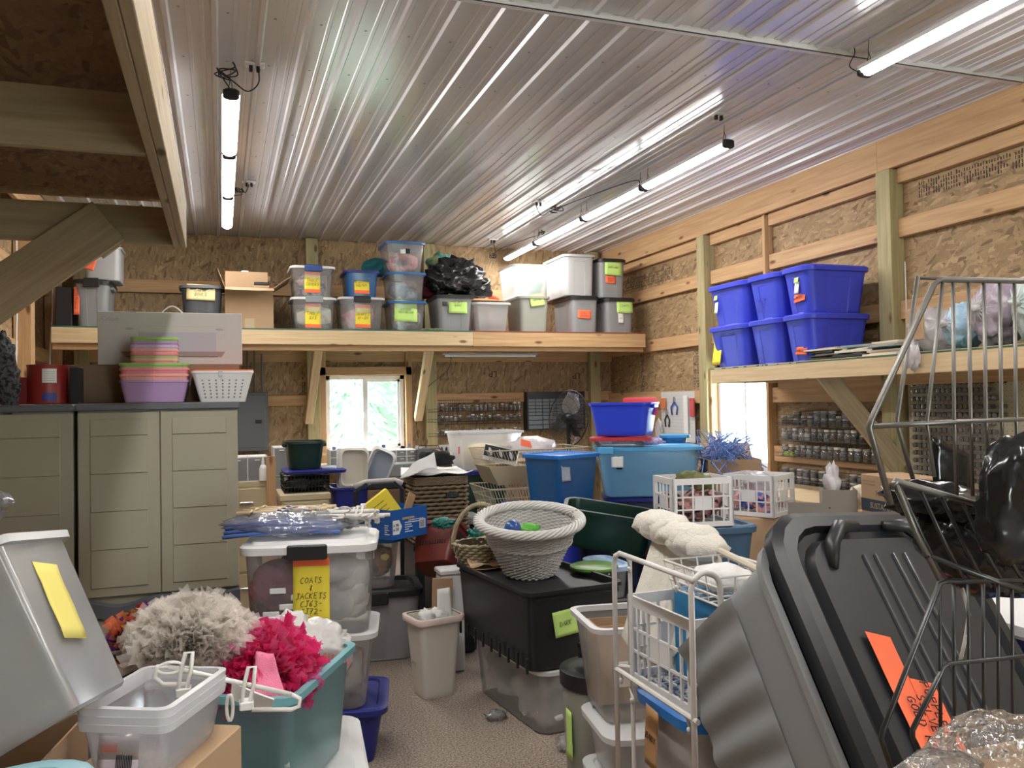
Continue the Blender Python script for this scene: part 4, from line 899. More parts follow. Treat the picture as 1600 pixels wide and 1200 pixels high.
GJ = thin_mat('jar_glass',(.80,.84,.86),.22,.08,.12); JL = [mat('jar_lid_%s'%n,c,.4) for n,c in (('grey',(.35,.35,.35)),('dark',(.04,.04,.045)),('white',(.7,.7,.7)),('tan',(.30,.22,.14)))]
JC = [mat('jar_fill_%s'%n,c,.6) for n,c in (('dark',(.03,.03,.035)),('grey',(.22,.22,.22)),('brown',(.16,.08,.04)),('blue',(.06,.12,.25)),('white',(.6,.6,.58)),('rust',(.28,.06,.02)),('lilac',(.22,.2,.34)))]
CN = ['dark','grey','brown','blue','white','rust coloured','lilac']
def jar_proto(r, h, fill, lid, name='glass_jar'):
    b_ = MB().lathe([(r*.9,0),(r,.006),(r,h*.72),(r*.8,h*.8),(r*.8,h*.85)],10).build(name, GJ, smooth=40)
    MB().lathe([(r*.84,h*.85-.002),(r*.86,h*.86),(r*.86,h),(r*.8,h+.002)],10).build('lid', lid, b_, smooth=40)
    MB().lathe([(r*.85,.004),(r*.93,.01),(r*.93,h*.55),(r*.5,h*.6)],8).build('contents', fill, b_, smooth=40); return b_
protos = {}
def put_jar(r,h,ci,li,loc,label,group,name='glass_jar',cat='jar'):
    k = (r,h,ci,li,name)
    if k not in protos: o = jar_proto(r,h,JC[ci],JL[li],name); protos[k] = o
    else: o = dup(protos[k])
    o.location = loc; tag(o,label,cat,group); return o
WIREM = mat('dark_wire',(.10,.09,.08),.45,metal=.6)
def wire_rack(label, M, L_, zs, depth=.10, back=.14):
    """wall rack, local x along the wall, -y to the room"""
    t = thing('wire_rack', label, 'wire rack', M=M)
    for i,z in enumerate(zs):
        m = MB(); 
        for (yy,zz,r_) in ((-depth,0,.0035),(-depth,.035,.0025),(0,0,.003),(-depth/2,0,.0025),(0,back,.003)): m.tube([(0,yy,z+zz),(L_,yy,z+zz)],r_,5)
        n = int(L_/.028)
        for k in range(n+1):
            x_ = k*L_/n; m.tube([(x_,-depth,z+.035),(x_,-depth,z),(x_,0,z),(x_,0,z+back)],.0014,4)
        m.build('wire_shelf', WIREM, t)
    return t
# far wall jars
Yr = YB-.045; XA, XB = pxx(668,650,Yr-.1), pxx(817,650,Yr-.1)
zs = [pz(740,y_,Yr-.1) for y_ in (642.5,658,680)]
wire_rack('three tier wire jar rack on the far wall, right of the brace', T(XA,Yr,0), XB-XA, zs)
random.seed(11)
for i,z in enumerate(zs):
    nm = ['top','middle','bottom'][i]; n = 22
    for k in range(n):
        if random.random() < .08: continue
        h_ = random.choice((.07,.085,.10) if i==0 else (.06,.07,.08)); r_ = random.choice((.02,.024)); ci = random.choice((1,4,1,3,0,5) if i==0 else (0,1,1,4,0) if i==1 else (0,0,1)); li = random.choice((0,2,1,0))
        put_jar(r_,h_,ci,li,(XA+.03+k*(XB-XA-.06)/(n-1),Yr-.05,z+.004),'small glass jar of %s bits on the %s wire tier, far wall'%(CN[ci],nm),'jars on the %s tier of the far wall rack'%nm)
# drawer organiser
ox0,ox1 = pxx(824,640,YB-.16),pxx(914,640,YB-.16); oz0,oz1 = pz(870,671,YB-.16),pz(870,612,YB-.16)
og = thing('drawer_organizer','black many drawer parts organizer on the far wall behind the fan','drawer organizer',(ox0,YB-.16,oz0)); ow, oh = ox1-ox0, oz1-oz0
MB().box(0,ow,0,.15,0,oh).build('cabinet_frame', BLACKP, og); DRW = mat('drawer_clear',(.10,.115,.135),.28)
z = .012
for nrow,nc,h_ in ((3,4,.058),(5,8,.043)):
    for j in range(nrow):
        for i in range(nc):
            a = .014+i*(ow-.028)/nc; b_ = a+(ow-.028)/nc-.008
            MB().bbox(a,b_,-.012,0,z,z+h_-.008,.003).build('drawer', DRW, og)
        z += h_
# fluorescent strip under the shelf
fx0,fx1 = pxx(692,556,9.0),pxx(838,556,9.0); fz = pz(765,556,9.0)
ff = thing('shop_light','unlit fluorescent strip light hanging under the far shelf','light',((fx0+fx1)/2,9.0,fz)); L2=(fx1-fx0)/2
MB().bbox(-L2,L2,-.05,.05,.012,.03,.004).build('housing', mat('alu',(.45,.45,.47),.35,metal=.6), ff); MB().tube([(-L2+.02,-.02,0),(L2-.02,-.02,0)],.014,8).build('tube', mat('tube_off',(.75,.77,.78),.3), ff)
for s in (-1,1): MB().tube([(s*L2*.9,0,.03),(s*L2*.9,0,2.2-fz)],.002,4).build('chain', BLKP, ff)
cord([(fx0+.1,9.0,fz+.02),(fx0+.13,9.3,fz-.15),(fx0,9.8,fz-.35),(fx0-.12,9.86,fz-.6),(fx0-.1,9.86,fz-.95)], 'thin black cord hanging from the unlit strip light','.004' and .004)
# white strip of black bottles beneath the rack
bs = thing('spool_board','white perforated board lined with black spools under the far wall rack','spool board',(pxx(650,700,YB-.06),YB-.02,pz(740,706,YB-.06))); bw = pxx(862,700,YB-.06)-pxx(650,700,YB-.06)
MB().box(0,bw,-.012,.0,0,.10).build('board', WHITEP, bs)
for i in range(30): MB().lathe([(.006,0),(.014,.01),(.014,.045),(.004,.062)],8,T(.03+i*(bw-.06)/29,-.03,.012)).build('spool', BLACKP, bs, smooth='all')
# workbench
BZ = .93
bt = thing('workbench','long wooden workbench along the far wall under the window','workbench',(0,0,0))
MB().bbox(.15,4.55,9.22,9.79,BZ-.04,BZ,.004).build('bench_top', PALE, bt)
for x_ in (.2,1.6,3.0,4.45):
    for y_ in (9.27,9.74): board('leg',(x_,y_,0),(x_,y_,BZ-.04),.07,.07,PINE,bt,up=(1,0,0))
CD = thin_mat('clear_drawer',(.80,.82,.82),.45)
def drawer_unit(label, x0,x1,y0,y1,z0,z1,nc,nr,fill=True,seed=0,frame=None):
    t = thing('drawer_unit',label,'drawer unit',((x0+x1)/2,(y0+y1)/2,z0)); w=(x1-x0)/2; d=(y1-y0)/2; h=z1-z0; random.seed(seed)
    f = frame or WHITEP; m = MB(); m.box(-w,w,-d,d,h-.008,h).box(-w,w,-d,d,0,.008).box(-w,w,d-.006,d,0,h)
    for i in range(nc+1): x=-w+2*w*i/nc; m.box(x-.004,x+.004,-d,d,0,h)
    for j in range(1,nr): m.box(-w,w,-d,d,h*j/nr-.004,h*j/nr+.004)
    m.build('frame', f, t)
    for i in range(nc):
        for j in range(nr):
            a=-w+2*w*i/nc+.007; b_=-w+2*w*(i+1)/nc-.007; c=h*j/nr+.007; e=h*(j+1)/nr-.010
            dr = MB().box(a,b_,-d-.006,d-.02,c,e).build('drawer', CD, t)
            MB().bbox((a+b_)/2-.02,(a+b_)/2+.02,-d-.016,-d-.006,e-.02,e-.012,.001).build('pull', f, dr)
    return t
def du(label,fx0,fx1,yt,Y,D,z0,nc,nr,**k): return drawer_unit(label,pxx(fx0,700,Y),pxx(fx1,700,Y),Y,Y+D,z0,pz((fx0+fx1)/2,yt,Y),nc,nr,**k)
du('white framed clear drawer unit on the bench, left of the litter trays',516,548,703,9.3,.3,BZ,1,2)
du('clear drawer unit on the bench behind the litter trays',552,600,704,9.3,.3,BZ,2,2)
du('clear drawer unit on the bench right of the litter trays',603,652,703,9.3,.3,BZ,3,2)
s_ = du('low smoky drawer unit in front, right of the litter trays',598,660,725,8.3,.3,.75,2,2,frame=mat('smoke',(.25,.25,.26),.4))
tb_ = thing('side_table','low table holding the smoky drawer unit before the bench','table',(0,0,0)); MB().bbox(pxx(590,700,8.3),pxx(700,700,8.3),8.25,8.75,.71,.75,.003).build('table_top', PALE, tb_)
for x_ in (pxx(594,700,8.3),pxx(694,700,8.3)):
    for y_ in (8.3,8.7): board('leg',(x_,y_,0),(x_,y_,.71),.04,.04,PINE,tb_,up=(1,0,0))
# boombox
p0 = pxx(651,715,9.25); p1=pxx(692,715,9.25)
bo = thing('radio','dark grey twin speaker radio on the bench, right of the window','radio',((p0+p1)/2,9.3,BZ)); hw=(p1-p0)/2; hh=.155
MB().bbox(-hw,hw,-.05,.06,0,hh,.012).build('radio_body', mat('radio_grey',(.10,.105,.11),.4), bo)
for s in (-1,1): MB().lathe([(.05,0),(.053,.004),(.045,.006),(.02,.002)],16,T(s*hw*.5,-.05,hh*.45)@Matrix.Rotation(pi/2,4,'X')).build('speaker', BLACKP, bo, smooth=40)
o = MB().tube([(-hw*.8,0,hh),(-hw*.75,0,hh+.03),(hw*.75,0,hh+.03),(hw*.8,0,hh)],.006,6).build('handle', BLACKP, bo)
o = MB().blob((0,0,.08),(.11,.09,.08),.12,2.5,3,3,flat=-.078,fold=.15).build('tan_cloth', cloth('tan_cloth',(.42,.27,.17))); o.location=(pxx(694,715,8.9),8.98+.33,BZ); tag(o,'tan cloth bundle on the bench beside the radio','cloth')
# small things on the window ledge
for i,(px_,c,l) in enumerate(((521,JC[6],'purple'),(600,JC[3],'blue'),(640,JC[6],'violet'))):
    o = MB().bbox(-.02,.02,-.015,.015,0,.035,.004).build('small_box', c); o.location=(pxx(px_,704,9.4),9.42 if i else 9.35,pz(530,703,9.3)+.001); tag(o,'tiny %s box on top of the bench drawers'%l,'box')

# ---- left of the window: beige cabinets, drawers, crates
BEI = mat('beige_enamel',(.52,.44,.28),.45)
def metal_cab(label,x0,x1,y0,y1,h,nd,over=.0):
    t = thing('metal_cabinet',label,'cabinet',((x0+x1)/2,(y0+y1)/2,0)); w=(x1-x0)/2; d=(y1-y0)/2
    MB().box(-w,w,-d,d,0,h).build('carcass', BEI, t); MB().bbox(-w-over,w+over,-d-over,d,h,h+.045,.004).build('top', BEI, t)
    for i in range(nd):
        dr = MB().bbox(-w+.015,w-.015,-d-.012,-d,h*i/nd+.01,h*(i+1)/nd-.01,.003).build('drawer', BEI, t); MB().bbox(-.05,.05,-d-.025,-d-.012,h*(i+.6)/nd,h*(i+.6)/nd+.02,.003).build('handle', CHR, dr)
    return t
h1 = pz(395,752,6.7)
metal_cab('beige metal cabinet directly right of the resin cabinets', pxx(352,780,6.7), pxx(418,780,6.7), 6.7,7.15,h1-.045,3)
du('clear drawer unit on the beige cabinet, filled with small blue and pink tools',356,417,714,6.72,.3,h1,2,1,seed=2)
lo = lumps('small blue and pink craft tools inside the clear drawer unit', cloth('tools_mix',(.04,.05,.16),(.5,.2,.22),30), (-.12,.12,-.08,.08,0,.05), 14, .03, T(pxx(386,740,6.8),6.86,h1+.017), cat='tools', name='craft_tools', seed=4)
bt_ = thing('squeeze_bottle','white squeeze bottle in front of the clear drawer unit','bottle',(pxx(411,745,6.7),6.62+.07,h1))
MB().lathe([(.026,0),(.03,.004),(.03,.09),(.02,.12),(.012,.125)],14).build('bottle_body', WHITEP, bt_, smooth=40); MB().lathe([(.012,.125),(.011,.15),(.004,.19)],10).build('nozzle', WHITEP, bt_, smooth=40)
bd = board('wood_plank',(pxx(424,790,6.62),6.62,0),(pxx(424,714,6.62),6.66,pz(424,713,6.62)),.07,.035,PINE,up=(1,0,0)); tag(bd,'upright bare wood plank beside the beige cabinet','plank')
du('tall frosted drawer tower between plank and dark green tote',428,452,699,7.5,.35,0,1,5,seed=3)
h2 = pz(475,772,6.2)
metal_cab('beige metal cabinet with overhanging top, below the black wire basket', pxx(440,780,6.2), pxx(514,780,6.2), 6.2,6.7,h2-.045,3,.012)
def wire_basket(name,label,loc,W_,D,H,m,taper=.85,pitch=.03,r=.0022,rz=0,M=None,cat='basket',rimr=.004,group=None,rows=3):
    t = thing(name,label,cat,loc,rz,group,M); mb=MB(); hx,hy=W_/2,D/2
    def P(x,y,z): k=taper+(1-taper)*z/H; return Vector((x*k,y*k,z))
    nx=max(3,int(W_/pitch)); ny=max(2,int(D/pitch))
    for i in range(nx+1):
        x=-hx+W_*i/nx; mb.tube([P(x,-hy,H),P(x,-hy,0),P(x,hy,0),P(x,hy,H)],r,4)
    for i in range(1,ny):
        y=-hy+D*i/ny; mb.tube([P(-hx,y,H),P(-hx,y,0),P(hx,y,0),P(hx,y,H)],r,4)
    mb.build('wire_grid',m,t)
    mb=MB()
    for k in range(rows+1):
        z=H*k/rows; mb.tube([P(-hx,-hy,z),P(hx,-hy,z),P(hx,hy,z),P(-hx,hy,z)],rimr if k==rows else r*1.3,6,closed=True)
    mb.build('wire_hoops',m,t); return t
xc=(pxx(444,760,6.25)+pxx(516,760,6.25))/2; wW=pxx(516,760,6.25)-pxx(444,760,6.25); hb=pz(480,744,6.25)-h2
wire_basket('wire_basket','black wire basket packed with dark cords on the overhanging beige cabinet',(xc,6.47,h2+.003),wW,.38,hb,BLKP,.97,.025)
lumps('black cords and cloth packed in the wire basket', mat('black_stuff',(.008,.008,.009),.6,bump=1,bscale=50,bdist=.01),(-wW/2+.02,wW/2-.02,-.16,.16,0,hb*.96),14,.09,T(xc,6.47,h2+.008),cat='cords',name='cord_heap',seed=2)
zl = h2+hb+.01
ld = MB().loft([ringp(.22,.20,.04,0),ringp(.23,.21,.04,.02),ringp(.21,.19,.04,.03)]).build('tote_lid', NAVYP, smooth=35); ld.location=(pxx(489,738,6.3)+.02,6.47,zl+.002); tag(ld,'navy tote lid lying between wire basket and dark green tote','lid')
t = shelf_tote('dark green open tote with flared rim, left of the window',446,511,690,739,6.28,.36,zl+.034,body=DKGRN,lid=None,style='smooth',taper=.84,handles=True)
# blue bin with litter trays
TZ = .70
tbl = thing('folding_table','folding table under the boxes in the middle left','table',(0,0,0)); tx0,tx1 = pxx(530,780,6.2), pxx(760,780,6.2)
MB().bbox(tx0,tx1,6.1,7.2,TZ-.03,TZ,.004).build('table_top', mat('table_grey',(.4,.4,.38),.6), tbl)
for x_ in (tx0+.05,tx1-.05):
    for y_ in (6.15,7.12): MB().tube([(x_,y_,0),(x_,y_,TZ-.03)],.015,6).build('leg', STEELG, tbl)
t = shelf_tote('navy blue bin holding the standing litter tray lids',519,604,761,812,6.25,.38,TZ,body=NAVYP,lid=None,style='smooth',taper=.9)
IVO_=None
def tray(label,pc,py0,py1,Y,Wd,rz,tilt,roll,inner,name='litter_tray'):
    p=at(pc,py1,Y=Y); h=pz(pc,py0,Y)-p.z
    M=T(p.x,Y,p.z)@Matrix.Rotation(rz,4,'Z')@Matrix.Rotation(tilt,4,'X')@Matrix.Rotation(roll,4,'Y')
    t=thing(name,label,'tray',M=M); w=Wd/2
    def rg(k,y): return [Vector((v.x,y,v.y+h/2)) for v in rr(w*k,h/2*k,.05,5)]
    MB().loft([rg(1,0),rg(1.02,-.02),rg(.9,-.03),rg(.86,-.0),rg(.80,.02)],False,False).build('rim',inner if inner is IVO_ else WHITEP,t,smooth=40)
    MB().loft([rg(.82,.018),rg(.82,.022)]).build('inner_panel',inner,t); return t
IVO=IVO_=mat('ivory_plastic',(.66,.62,.52),.45)
tray('ivory litter tray standing on edge in the navy bin, facing left',550,700,762,6.42,.24,R_(18),0,.05,IVO)
tray('white framed tray with grey blue inside, leaning right of the ivory tray',581,697,762,6.5,.20,R_(-30),0,.40,mat('grey_blue',(.28,.33,.40),.5))
o=MB().loft([[Vector((v.x,-.01,v.y+.15)) for v in rr(.022,.15,.015)],[Vector((v.x,.01,v.y+.15)) for v in rr(.022,.15,.015)]]).build('tray_edge',WHITEP,smooth=35); p=at(531,762,Y=6.4); o.location=(p.x,6.4,p.z); tag(o,'thin white lid standing at the left inside the navy bin','lid')
# chrome organiser drawers seen through the cart handle
p0,p1=pxx(556,780,6.15),pxx(628,780,6.15)
dr=drawer_unit('chrome fronted small drawer unit behind the cart handle',p0,p1,6.70,6.9,TZ,pz(590,757,6.7),3,3,frame=mat('silver_p',(.5,.52,.55),.2,metal=.7))
# papers, hamper
SEA = mat('seagrass',(.20,.145,.085),.8,bump=.5,bscale=120,bdist=.003,var=.25,vscale=20)
def weave(path_fn, H, rows, r, m, name, root, per=40, amp=.012, knuckle=True, z0=0):
    """rows of woven strands: path_fn(u, z) -> centre point and outward normal"""
    mb=MB()
    for j in range(rows):
        z=z0+H*(j+.5)/rows; pts=[]
        n=per*4
        for i in range(n):
            u=i/n; c,nn=path_fn(u,z); ph=2*pi*u*per+(pi if j%2 else 0)
            pts.append(c+nn*amp*cos(ph)+Vector((0,0,r*.25*sin(ph))))
        mb.tube(pts,r,5,closed=True)
    return mb.build(name,m,root,smooth='all')
def rect_path(hx,hy,rad,taper=1.0,H=1.0):
    ring0=rr(hx,hy,rad,4); 
    seg=[]; L=0
    for i in range(len(ring0)):
        a=ring0[i]; b_=ring0[(i+1)%len(ring0)]; seg.append((L,a,b_,(b_-a).length)); L+=(b_-a).length
    def f(u,z):
        d=u*L; k=taper+(1-taper)*z/H
        for s0,a,b_,l in seg:
            if s0<=d<=s0+l+1e-9 and l>0:
                p=a+(b_-a)*((d-s0)/l); t_=(b_-a).normalized(); return Vector((p.x*k,p.y*k,z)), Vector((t_.y,-t_.x,0))
        return Vector((ring0[0].x*k,ring0[0].y*k,z)), Vector((1,0,0))
    return f
Yh=5.9; hx0,hx1=pxx(646,780,Yh),pxx(734,780,Yh); hzb=pz(690,823,Yh); hzt=pz(690,744,Yh)
ham=thing('wicker_hamper','square seagrass hamper with cut handle hole, papers and black cloth on top','hamper',((hx0+hx1)/2,Yh+.2,hzb-.12)); hH=hzt-hzb+.12; hw=(hx1-hx0)/2
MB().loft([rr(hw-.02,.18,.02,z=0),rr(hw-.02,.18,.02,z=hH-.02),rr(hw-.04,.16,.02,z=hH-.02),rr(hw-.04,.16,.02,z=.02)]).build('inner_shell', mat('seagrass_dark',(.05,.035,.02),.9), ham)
weave(rect_path(hw-.012,.188,.02),hH-.07,14,.0125,SEA,'woven_sides',ham,per=22,amp=.008)
weave(rect_path(hw-.010,.190,.02),.06,6,.006,SEA,'rim_band',ham,per=60,amp=.002,z0=hH-.065)
MB().bbox(.03,.13,-.205,-.19,hH-.16,hH-.115,.005).build('handle_hole', BLACKP, ham)
st = MB().bbox((hx0+hx1)/2-.2,(hx0+hx1)/2+.2,Yh+.02,Yh+.40,0,hzb-.122,.01).build('low_box', BLACKP); tag(st,'dark box under the seagrass hamper','box')
hx_=(hx0+hx1)/2
o=MB().sheet((-.30,-.18,.0),(.24,-.20,.0),(.22,.2,.02),(-.22,.2,.03),14,10,.022,5,3).build('paper_sheets',PAPERW,solid=.004,smooth='all'); o.location=(hx_,Yh+.19,hzt+.02); tag(o,'crumpled white paper sheets lying on the hamper','paper'); 
o=MB().sheet((-.32,-.22,-.03),(-.05,-.26,.01),(-.02,-.05,.13),(-.2,-.1,.05),10,8,.02,6,7).build('grey_paper',mat('grey_paper',(.45,.45,.45),.7),solid=.003,smooth='all'); o.location=(hx_,Yh+.18,hzt+.04); tag(o,'folded grey and white paper rising at the left on the hamper','paper')
o=MB().blob((0,0,.06),(.13,.12,.07),.2,2.5,3,3,flat=-.05,fold=.2).build('black_cloth',cloth('black_felt',(.01,.01,.011)),smooth='all'); o.location=(hx_+.02,Yh+.2,hzt+.055); tag(o,'black cloth heap on the papers of the hamper','cloth')
o=MB().bbox(-.2,.08,-.12,.12,0,.05,.01).build('dark_box',BLACKP); o.location=(pxx(615,745,6.25),6.3,pz(615,752,6.25)-.05); tag(o,'flat black case left of the hamper papers','case')
o2=MB().bbox(-.2,.08,-.12,.12,0,o.location.z-TZ,.01).build('paper_box',mat('brown_box',(.2,.12,.07),.8)); o2.location=(o.location.x,6.3,TZ); tag(o2,'brown box under the flat black case','box')
# green tote with blue lid and large open clear tote
Yg=6.55
gt=shelf_tote('forest green tote with blue lid behind the hamper',694,800,735,815,Yg,.5,TZ if False else pz(750,815,Yg),body=FOREST,lid=NAVYP,lidh=.04,style='panel',taper=.9)
un=shelf_tote('dark tote on the floor under the forest green tote',694,800,815,900,Yg,.5,0,body=GREYD,lid=BLACKP); 
un.root.location.z=0; 
oc=shelf_tote('large open frosted tote holding yellow cloth on the blue lidded green tote',716,821,674,731,Yg-.02,.46,gt.loc.z+gt.H,body=CLEARW,lid=None,style='smooth',clear=True,taper=.86,rimmat=CLRIM,r=.03)
lumps('pale yellow folded fabric leaning inside the large open frosted tote',cloth('pale_yellow',(.86,.72,.42)),(-.22,.20,-.15,.1,.0,.20),4,.16,T(oc.loc.x,oc.loc.y,oc.loc.z+.015),cat='fabric',name='folded_fabric',seed=3,fold=.1)
MB().bbox(-.31+.03,-.305+.035,-.19,-.185,.14,.20,.002).build('red_tag',REDP,oc.root)
# shopping cart
CRM=mat('cream_wire',(.50,.42,.28),.4); 
Yk=5.95; cx0,cx1=pxx(766,720,Yk),pxx(925,720,Yk); cz1=pz(820,703,Yk); 
sc_=thing('shopping_cart','cream wire shopping cart behind the blue totes','shopping cart',((cx0+cx1)/2,Yk+.28,0)); cw=(cx1-cx0)/2
def grid(mb,a,b_,c,d,nu,nv,r):
    a,b_,c,d=map(Vector,(a,b_,c,d))
    for i in range(nu+1): u=i/nu; mb.tube([a*(1-u)+b_*u,d*(1-u)+c*u],r,4)
    for j in range(nv+1): v=j/nv; mb.tube([a*(1-v)+d*v,b_*(1-v)+c*v],r*1.3,4)
for nm,zb_,zt_,inset in (('upper_basket',cz1-.25,cz1,.10),('lower_basket',cz1-.50,cz1-.29,.08)):
    m=MB(); x0,x1,y0,y1=-cw,cw,-.28,.28; i_=inset
    grid(m,(x0+i_,y0,zb_),(x1,y0,zb_),(x1,y0,zt_),(x0,y0,zt_),34,3,.0018); grid(m,(x0+i_,y1,zb_),(x1,y1,zb_),(x1,y1,zt_),(x0,y1,zt_),34,3,.0018)
    grid(m,(x0+i_,y0,zb_),(x0+i_,y1,zb_),(x0,y1,zt_),(x0,y0,zt_),18,3,.0018); grid(m,(x1,y0,zb_),(x1,y1,zb_),(x1,y1,zt_),(x1,y0,zt_),18,3,.0018); grid(m,(x0+i_,y0,zb_),(x1,y0,zb_),(x1,y1,zb_),(x0+i_,y1,zb_),34,4,.0018)
    m.tube([(x0,y0,zt_),(x1,y0,zt_),(x1,y1,zt_),(x0,y1,zt_)],.006,6,closed=True); m.build(nm,CRM,sc_)
m=MB().loft([[(-cw-.01,-.285,cz1-.12),(-cw+.32,-.285,cz1-.12),(-cw+.32,.1,cz1-.12),(-cw-.01,.1,cz1-.12)],[(-cw+.06,-.285,cz1-.26),(-cw+.32,-.285,cz1-.26),(-cw+.32,.1,cz1-.26),(-cw+.06,.1,cz1-.26)]]); m.build('seat_flap',mat('tan_plastic',(.36,.28,.17),.45),sc_)
for sx in (-.85,.95):
    for sy in (-.25,.25): MB().tube([(sx*cw,sy,.06),(sx*cw,sy,cz1-.5)],.012,6).build('leg',CRM,sc_); MB().lathe([(.05,-.015),(.06,-.01),(.06,.01),(.05,.015)],14,T(sx*cw,sy,.06)@Matrix.Rotation(pi/2,4,'X')).build('wheel',BLACKP,sc_)
Mx=T(pxx(790,722,Yk-.0),Yk+.16,cz1-.10)@Matrix.Rotation(R_(14),4,'Y')@Matrix.Rotation(R_(-20),4,'Z')
bx=thing('product_box','black and white printed box tilted on the cart flap','box',M=Mx)
MB().bbox(-.13,.13,-.09,.09,0,.12,.002).build('box_body',mat('print_white',(.6,.6,.6),.5),bx); MB().box(-.128,.128,-.0915,-.09,.03,.115).build('printed_panel',BLACKP,bx)
for i in range(3): MB().lathe([(.022,0),(.022,.001)],12,T(-.08+i*.08,-.0915,.07)@Matrix.Rotation(pi/2,4,'X')@Matrix.Rotation(.5,4,'Z')@Matrix.Diagonal((.55,1.5,1,1))).build('printed_shape',mat('print_pale',(.55,.6,.62),.4),bx)
text_mb('ELECTRIC',.022,T(0,-.092,.016)@FACE_F).build('printed_word',PEN,bx)
o=MB().blob((0,0,.05),(.22,.12,.09),.12,2,3,3,flat=-.04,fold=.2).build('plastic_bag',BAGW,smooth='all'); o.location=(pxx(836,712,Yk+.2),Yk+.28,cz1-.045); tag(o,'white plastic bag bulging from the cart basket','bag')
MB().sheet((-.13,-.105,.07),(-.04,-.125,.05),(-.05,-.11,.10),(-.12,-.09,.12),4,4,.002).build('orange_print',NOTEO,o,solid=.002)
for i,(px_,py_,c,w_,l) in enumerate(((800,792,'print_blue',.13,'blue'),(806,782,'print_navy',.15,'dark blue'))):
    mm_=mat(c,(.02,.04,.30) if i==0 else (.015,.02,.12),.4); o=MB().bbox(-w_/2,w_/2,-.05,.05,0,.05,.002).build('carton_pack',mm_); o.location=(pxx(px_,py_,Yk+.02),Yk+.08,cz1-.497+i*.052); tag(o,'%s printed pack in the lower cart basket'%l,'package')
    text_mb('ALUMIN' if i else 'FAMOUS',.03,T(0,-.051,.025)@FACE_F).build('printed_word',WHITEP,o)
for i,c in enumerate((REDP,WHITEP)):
    o=MB().lathe([(.018,0),(.02,.004),(.02,.08),(.012,.09)],12).build('spray_can',c,smooth=40); o.location=(pxx(783+i*5,790,Yk),Yk+.05,cz1-.497); tag(o,'%s can at the left in the lower cart basket'%('red','white')[i],'can')

# fan
FM=mat('fan_black',(.015,.015,.016),.3); Yf2=6.75
pc=at(888,654,Y=Yf2); fn=thing('floor_fan','large black pedestal fan with wire cage in front of the drawer organizer','fan',(pc.x,pc.y,0))
nrm=Vector((-.10,-.75,-.0)).normalized(); 
nrm=(Matrix.Rotation(R_(-82),4,'Z')@Vector((0,-1,.0)))  # blows to the left
nrm=Vector((cos(R_(200)),sin(R_(200)),.12)).normalized()
Q=Vector(nrm).to_track_quat('Z','Y').to_matrix().to_4x4(); FMx=T(0,0,pc.z)@Q; RF=.25
m=MB(); 
for sgn,dep in ((1,.08),(-1,.08)):
    for k in range(48):
        a=2*pi*k/48; m.tube([FMx@Vector((cos(a)*.04,sin(a)*.04,sgn*dep)),FMx@Vector((cos(a+.12)*RF*.6,sin(a+.12)*RF*.6,sgn*dep*.9)),FMx@Vector((cos(a+.2)*RF,sin(a+.2)*RF,0))],.0016,4)
    for rr_ in (.04,.12,.19): m.tube([FMx@Vector((cos(2*pi*k/32)*rr_,sin(2*pi*k/32)*rr_,sgn*dep*(1.0 if rr_<.15 else .75))) for k in range(32)],.002,4,closed=True)
m.tube([FMx@Vector((cos(2*pi*k/40)*RF,sin(2*pi*k/40)*RF,0)) for k in range(40)],.005,5,closed=True); m.build('cage',FM,fn)
for k in range(3):
    a0=2*pi*k/3+pi/2-.2; vs=MB(); R0=[]
    for i in range(6):
        r_=.04+(RF-.06)*i/5; w_=.03+.05*sin(pi*min(1,i/4.2)); 
        R0.append([FMx@(Matrix.Rotation(a0,4,'Z')@Vector((r_,s*w_,s*.035+.003*q))) for s,q in ((-1,0),(0,0),(1,0),(1,1),(0,1),(-1,1))])
    vs.loft(R0); vs.build('blade',mat('blade_steel',(.45,.46,.48),.25,metal=.8) if k==0 else FM,fn,smooth=40, label='bright blade catching the light' if k==0 else None)  # first blade gets a pale colour as its highlight, the others stay black
MB().lathe([(.03,.06),(.05,.03),(.055,-.03),(.05,-.12),(.03,-.14)],16,FMx).build('motor',FM,fn,smooth=40)
MB().tube([(0,0,.05),(0,0,pc.z-.02)],.02,8).build('pole',FM,fn); MB().lathe([(.22,0),(.22,.03),(.05,.05),(.02,.08)],24).build('base',FM,fn,smooth=40)

# ---- blue totes group
def rot_tote(label,px,Y,zb,W_,D,H,rz,**k):
    p=at(px,600,Y=Y); return Tote(label,(p.x,Y,zb),W_,D,H,rz=R_(rz),**k)
ztop=pz(872,716,5.25)
b1=rot_tote('royal blue tote on the floor under the deep blue clear tote',880,5.55,0,.50,.42,.46,22,body=ROYAL,lid=NAVYP)
b2=rot_tote('royal blue tote with its lid showing below the deep blue tote',882,5.52,.465,.50,.42,ztop-.40-.465,22,body=ROYAL,lid=ROYAL)
b3=rot_tote('deep blue see-through tote with picture sticker and pale rimmed lid',874,5.5,ztop-.40+.03,.44,.40,.39,22,body=CLEARB,lid=CBLUE,style='smooth',clear=True,lidh=.025,r=.04)
inside(b3,'dark blue wrapped contents of the deep blue tote',mat('blue_wrap',(.01,.10,.32),.4,bump=.6,bscale=10,bdist=.02),3,.18,.9,seed=3)
sticker(b3.root,b3.surf(-.13,.26,'f',.006),.085,.11,mat('sticker_mix',(.35,.4,.45),.4,var=.5,vscale=30),None)
Yb=5.75
l1=rot_tote('slate blue tote on the floor under the light blue tote',1010,Yb+.12,0,.66,.42,.43,-22,body=SLATE,lid=SLATE)
l2=rot_tote('dark slate tote with a small label under the light blue tote',1008,Yb+.08,.435,.70,.44,.42,-22,body=plastic('dark_slate',(.02,.035,.07)),lid=NAVYP,style='smooth')
zl2=.86; zt2=pz(1010,699,Yb-.2)
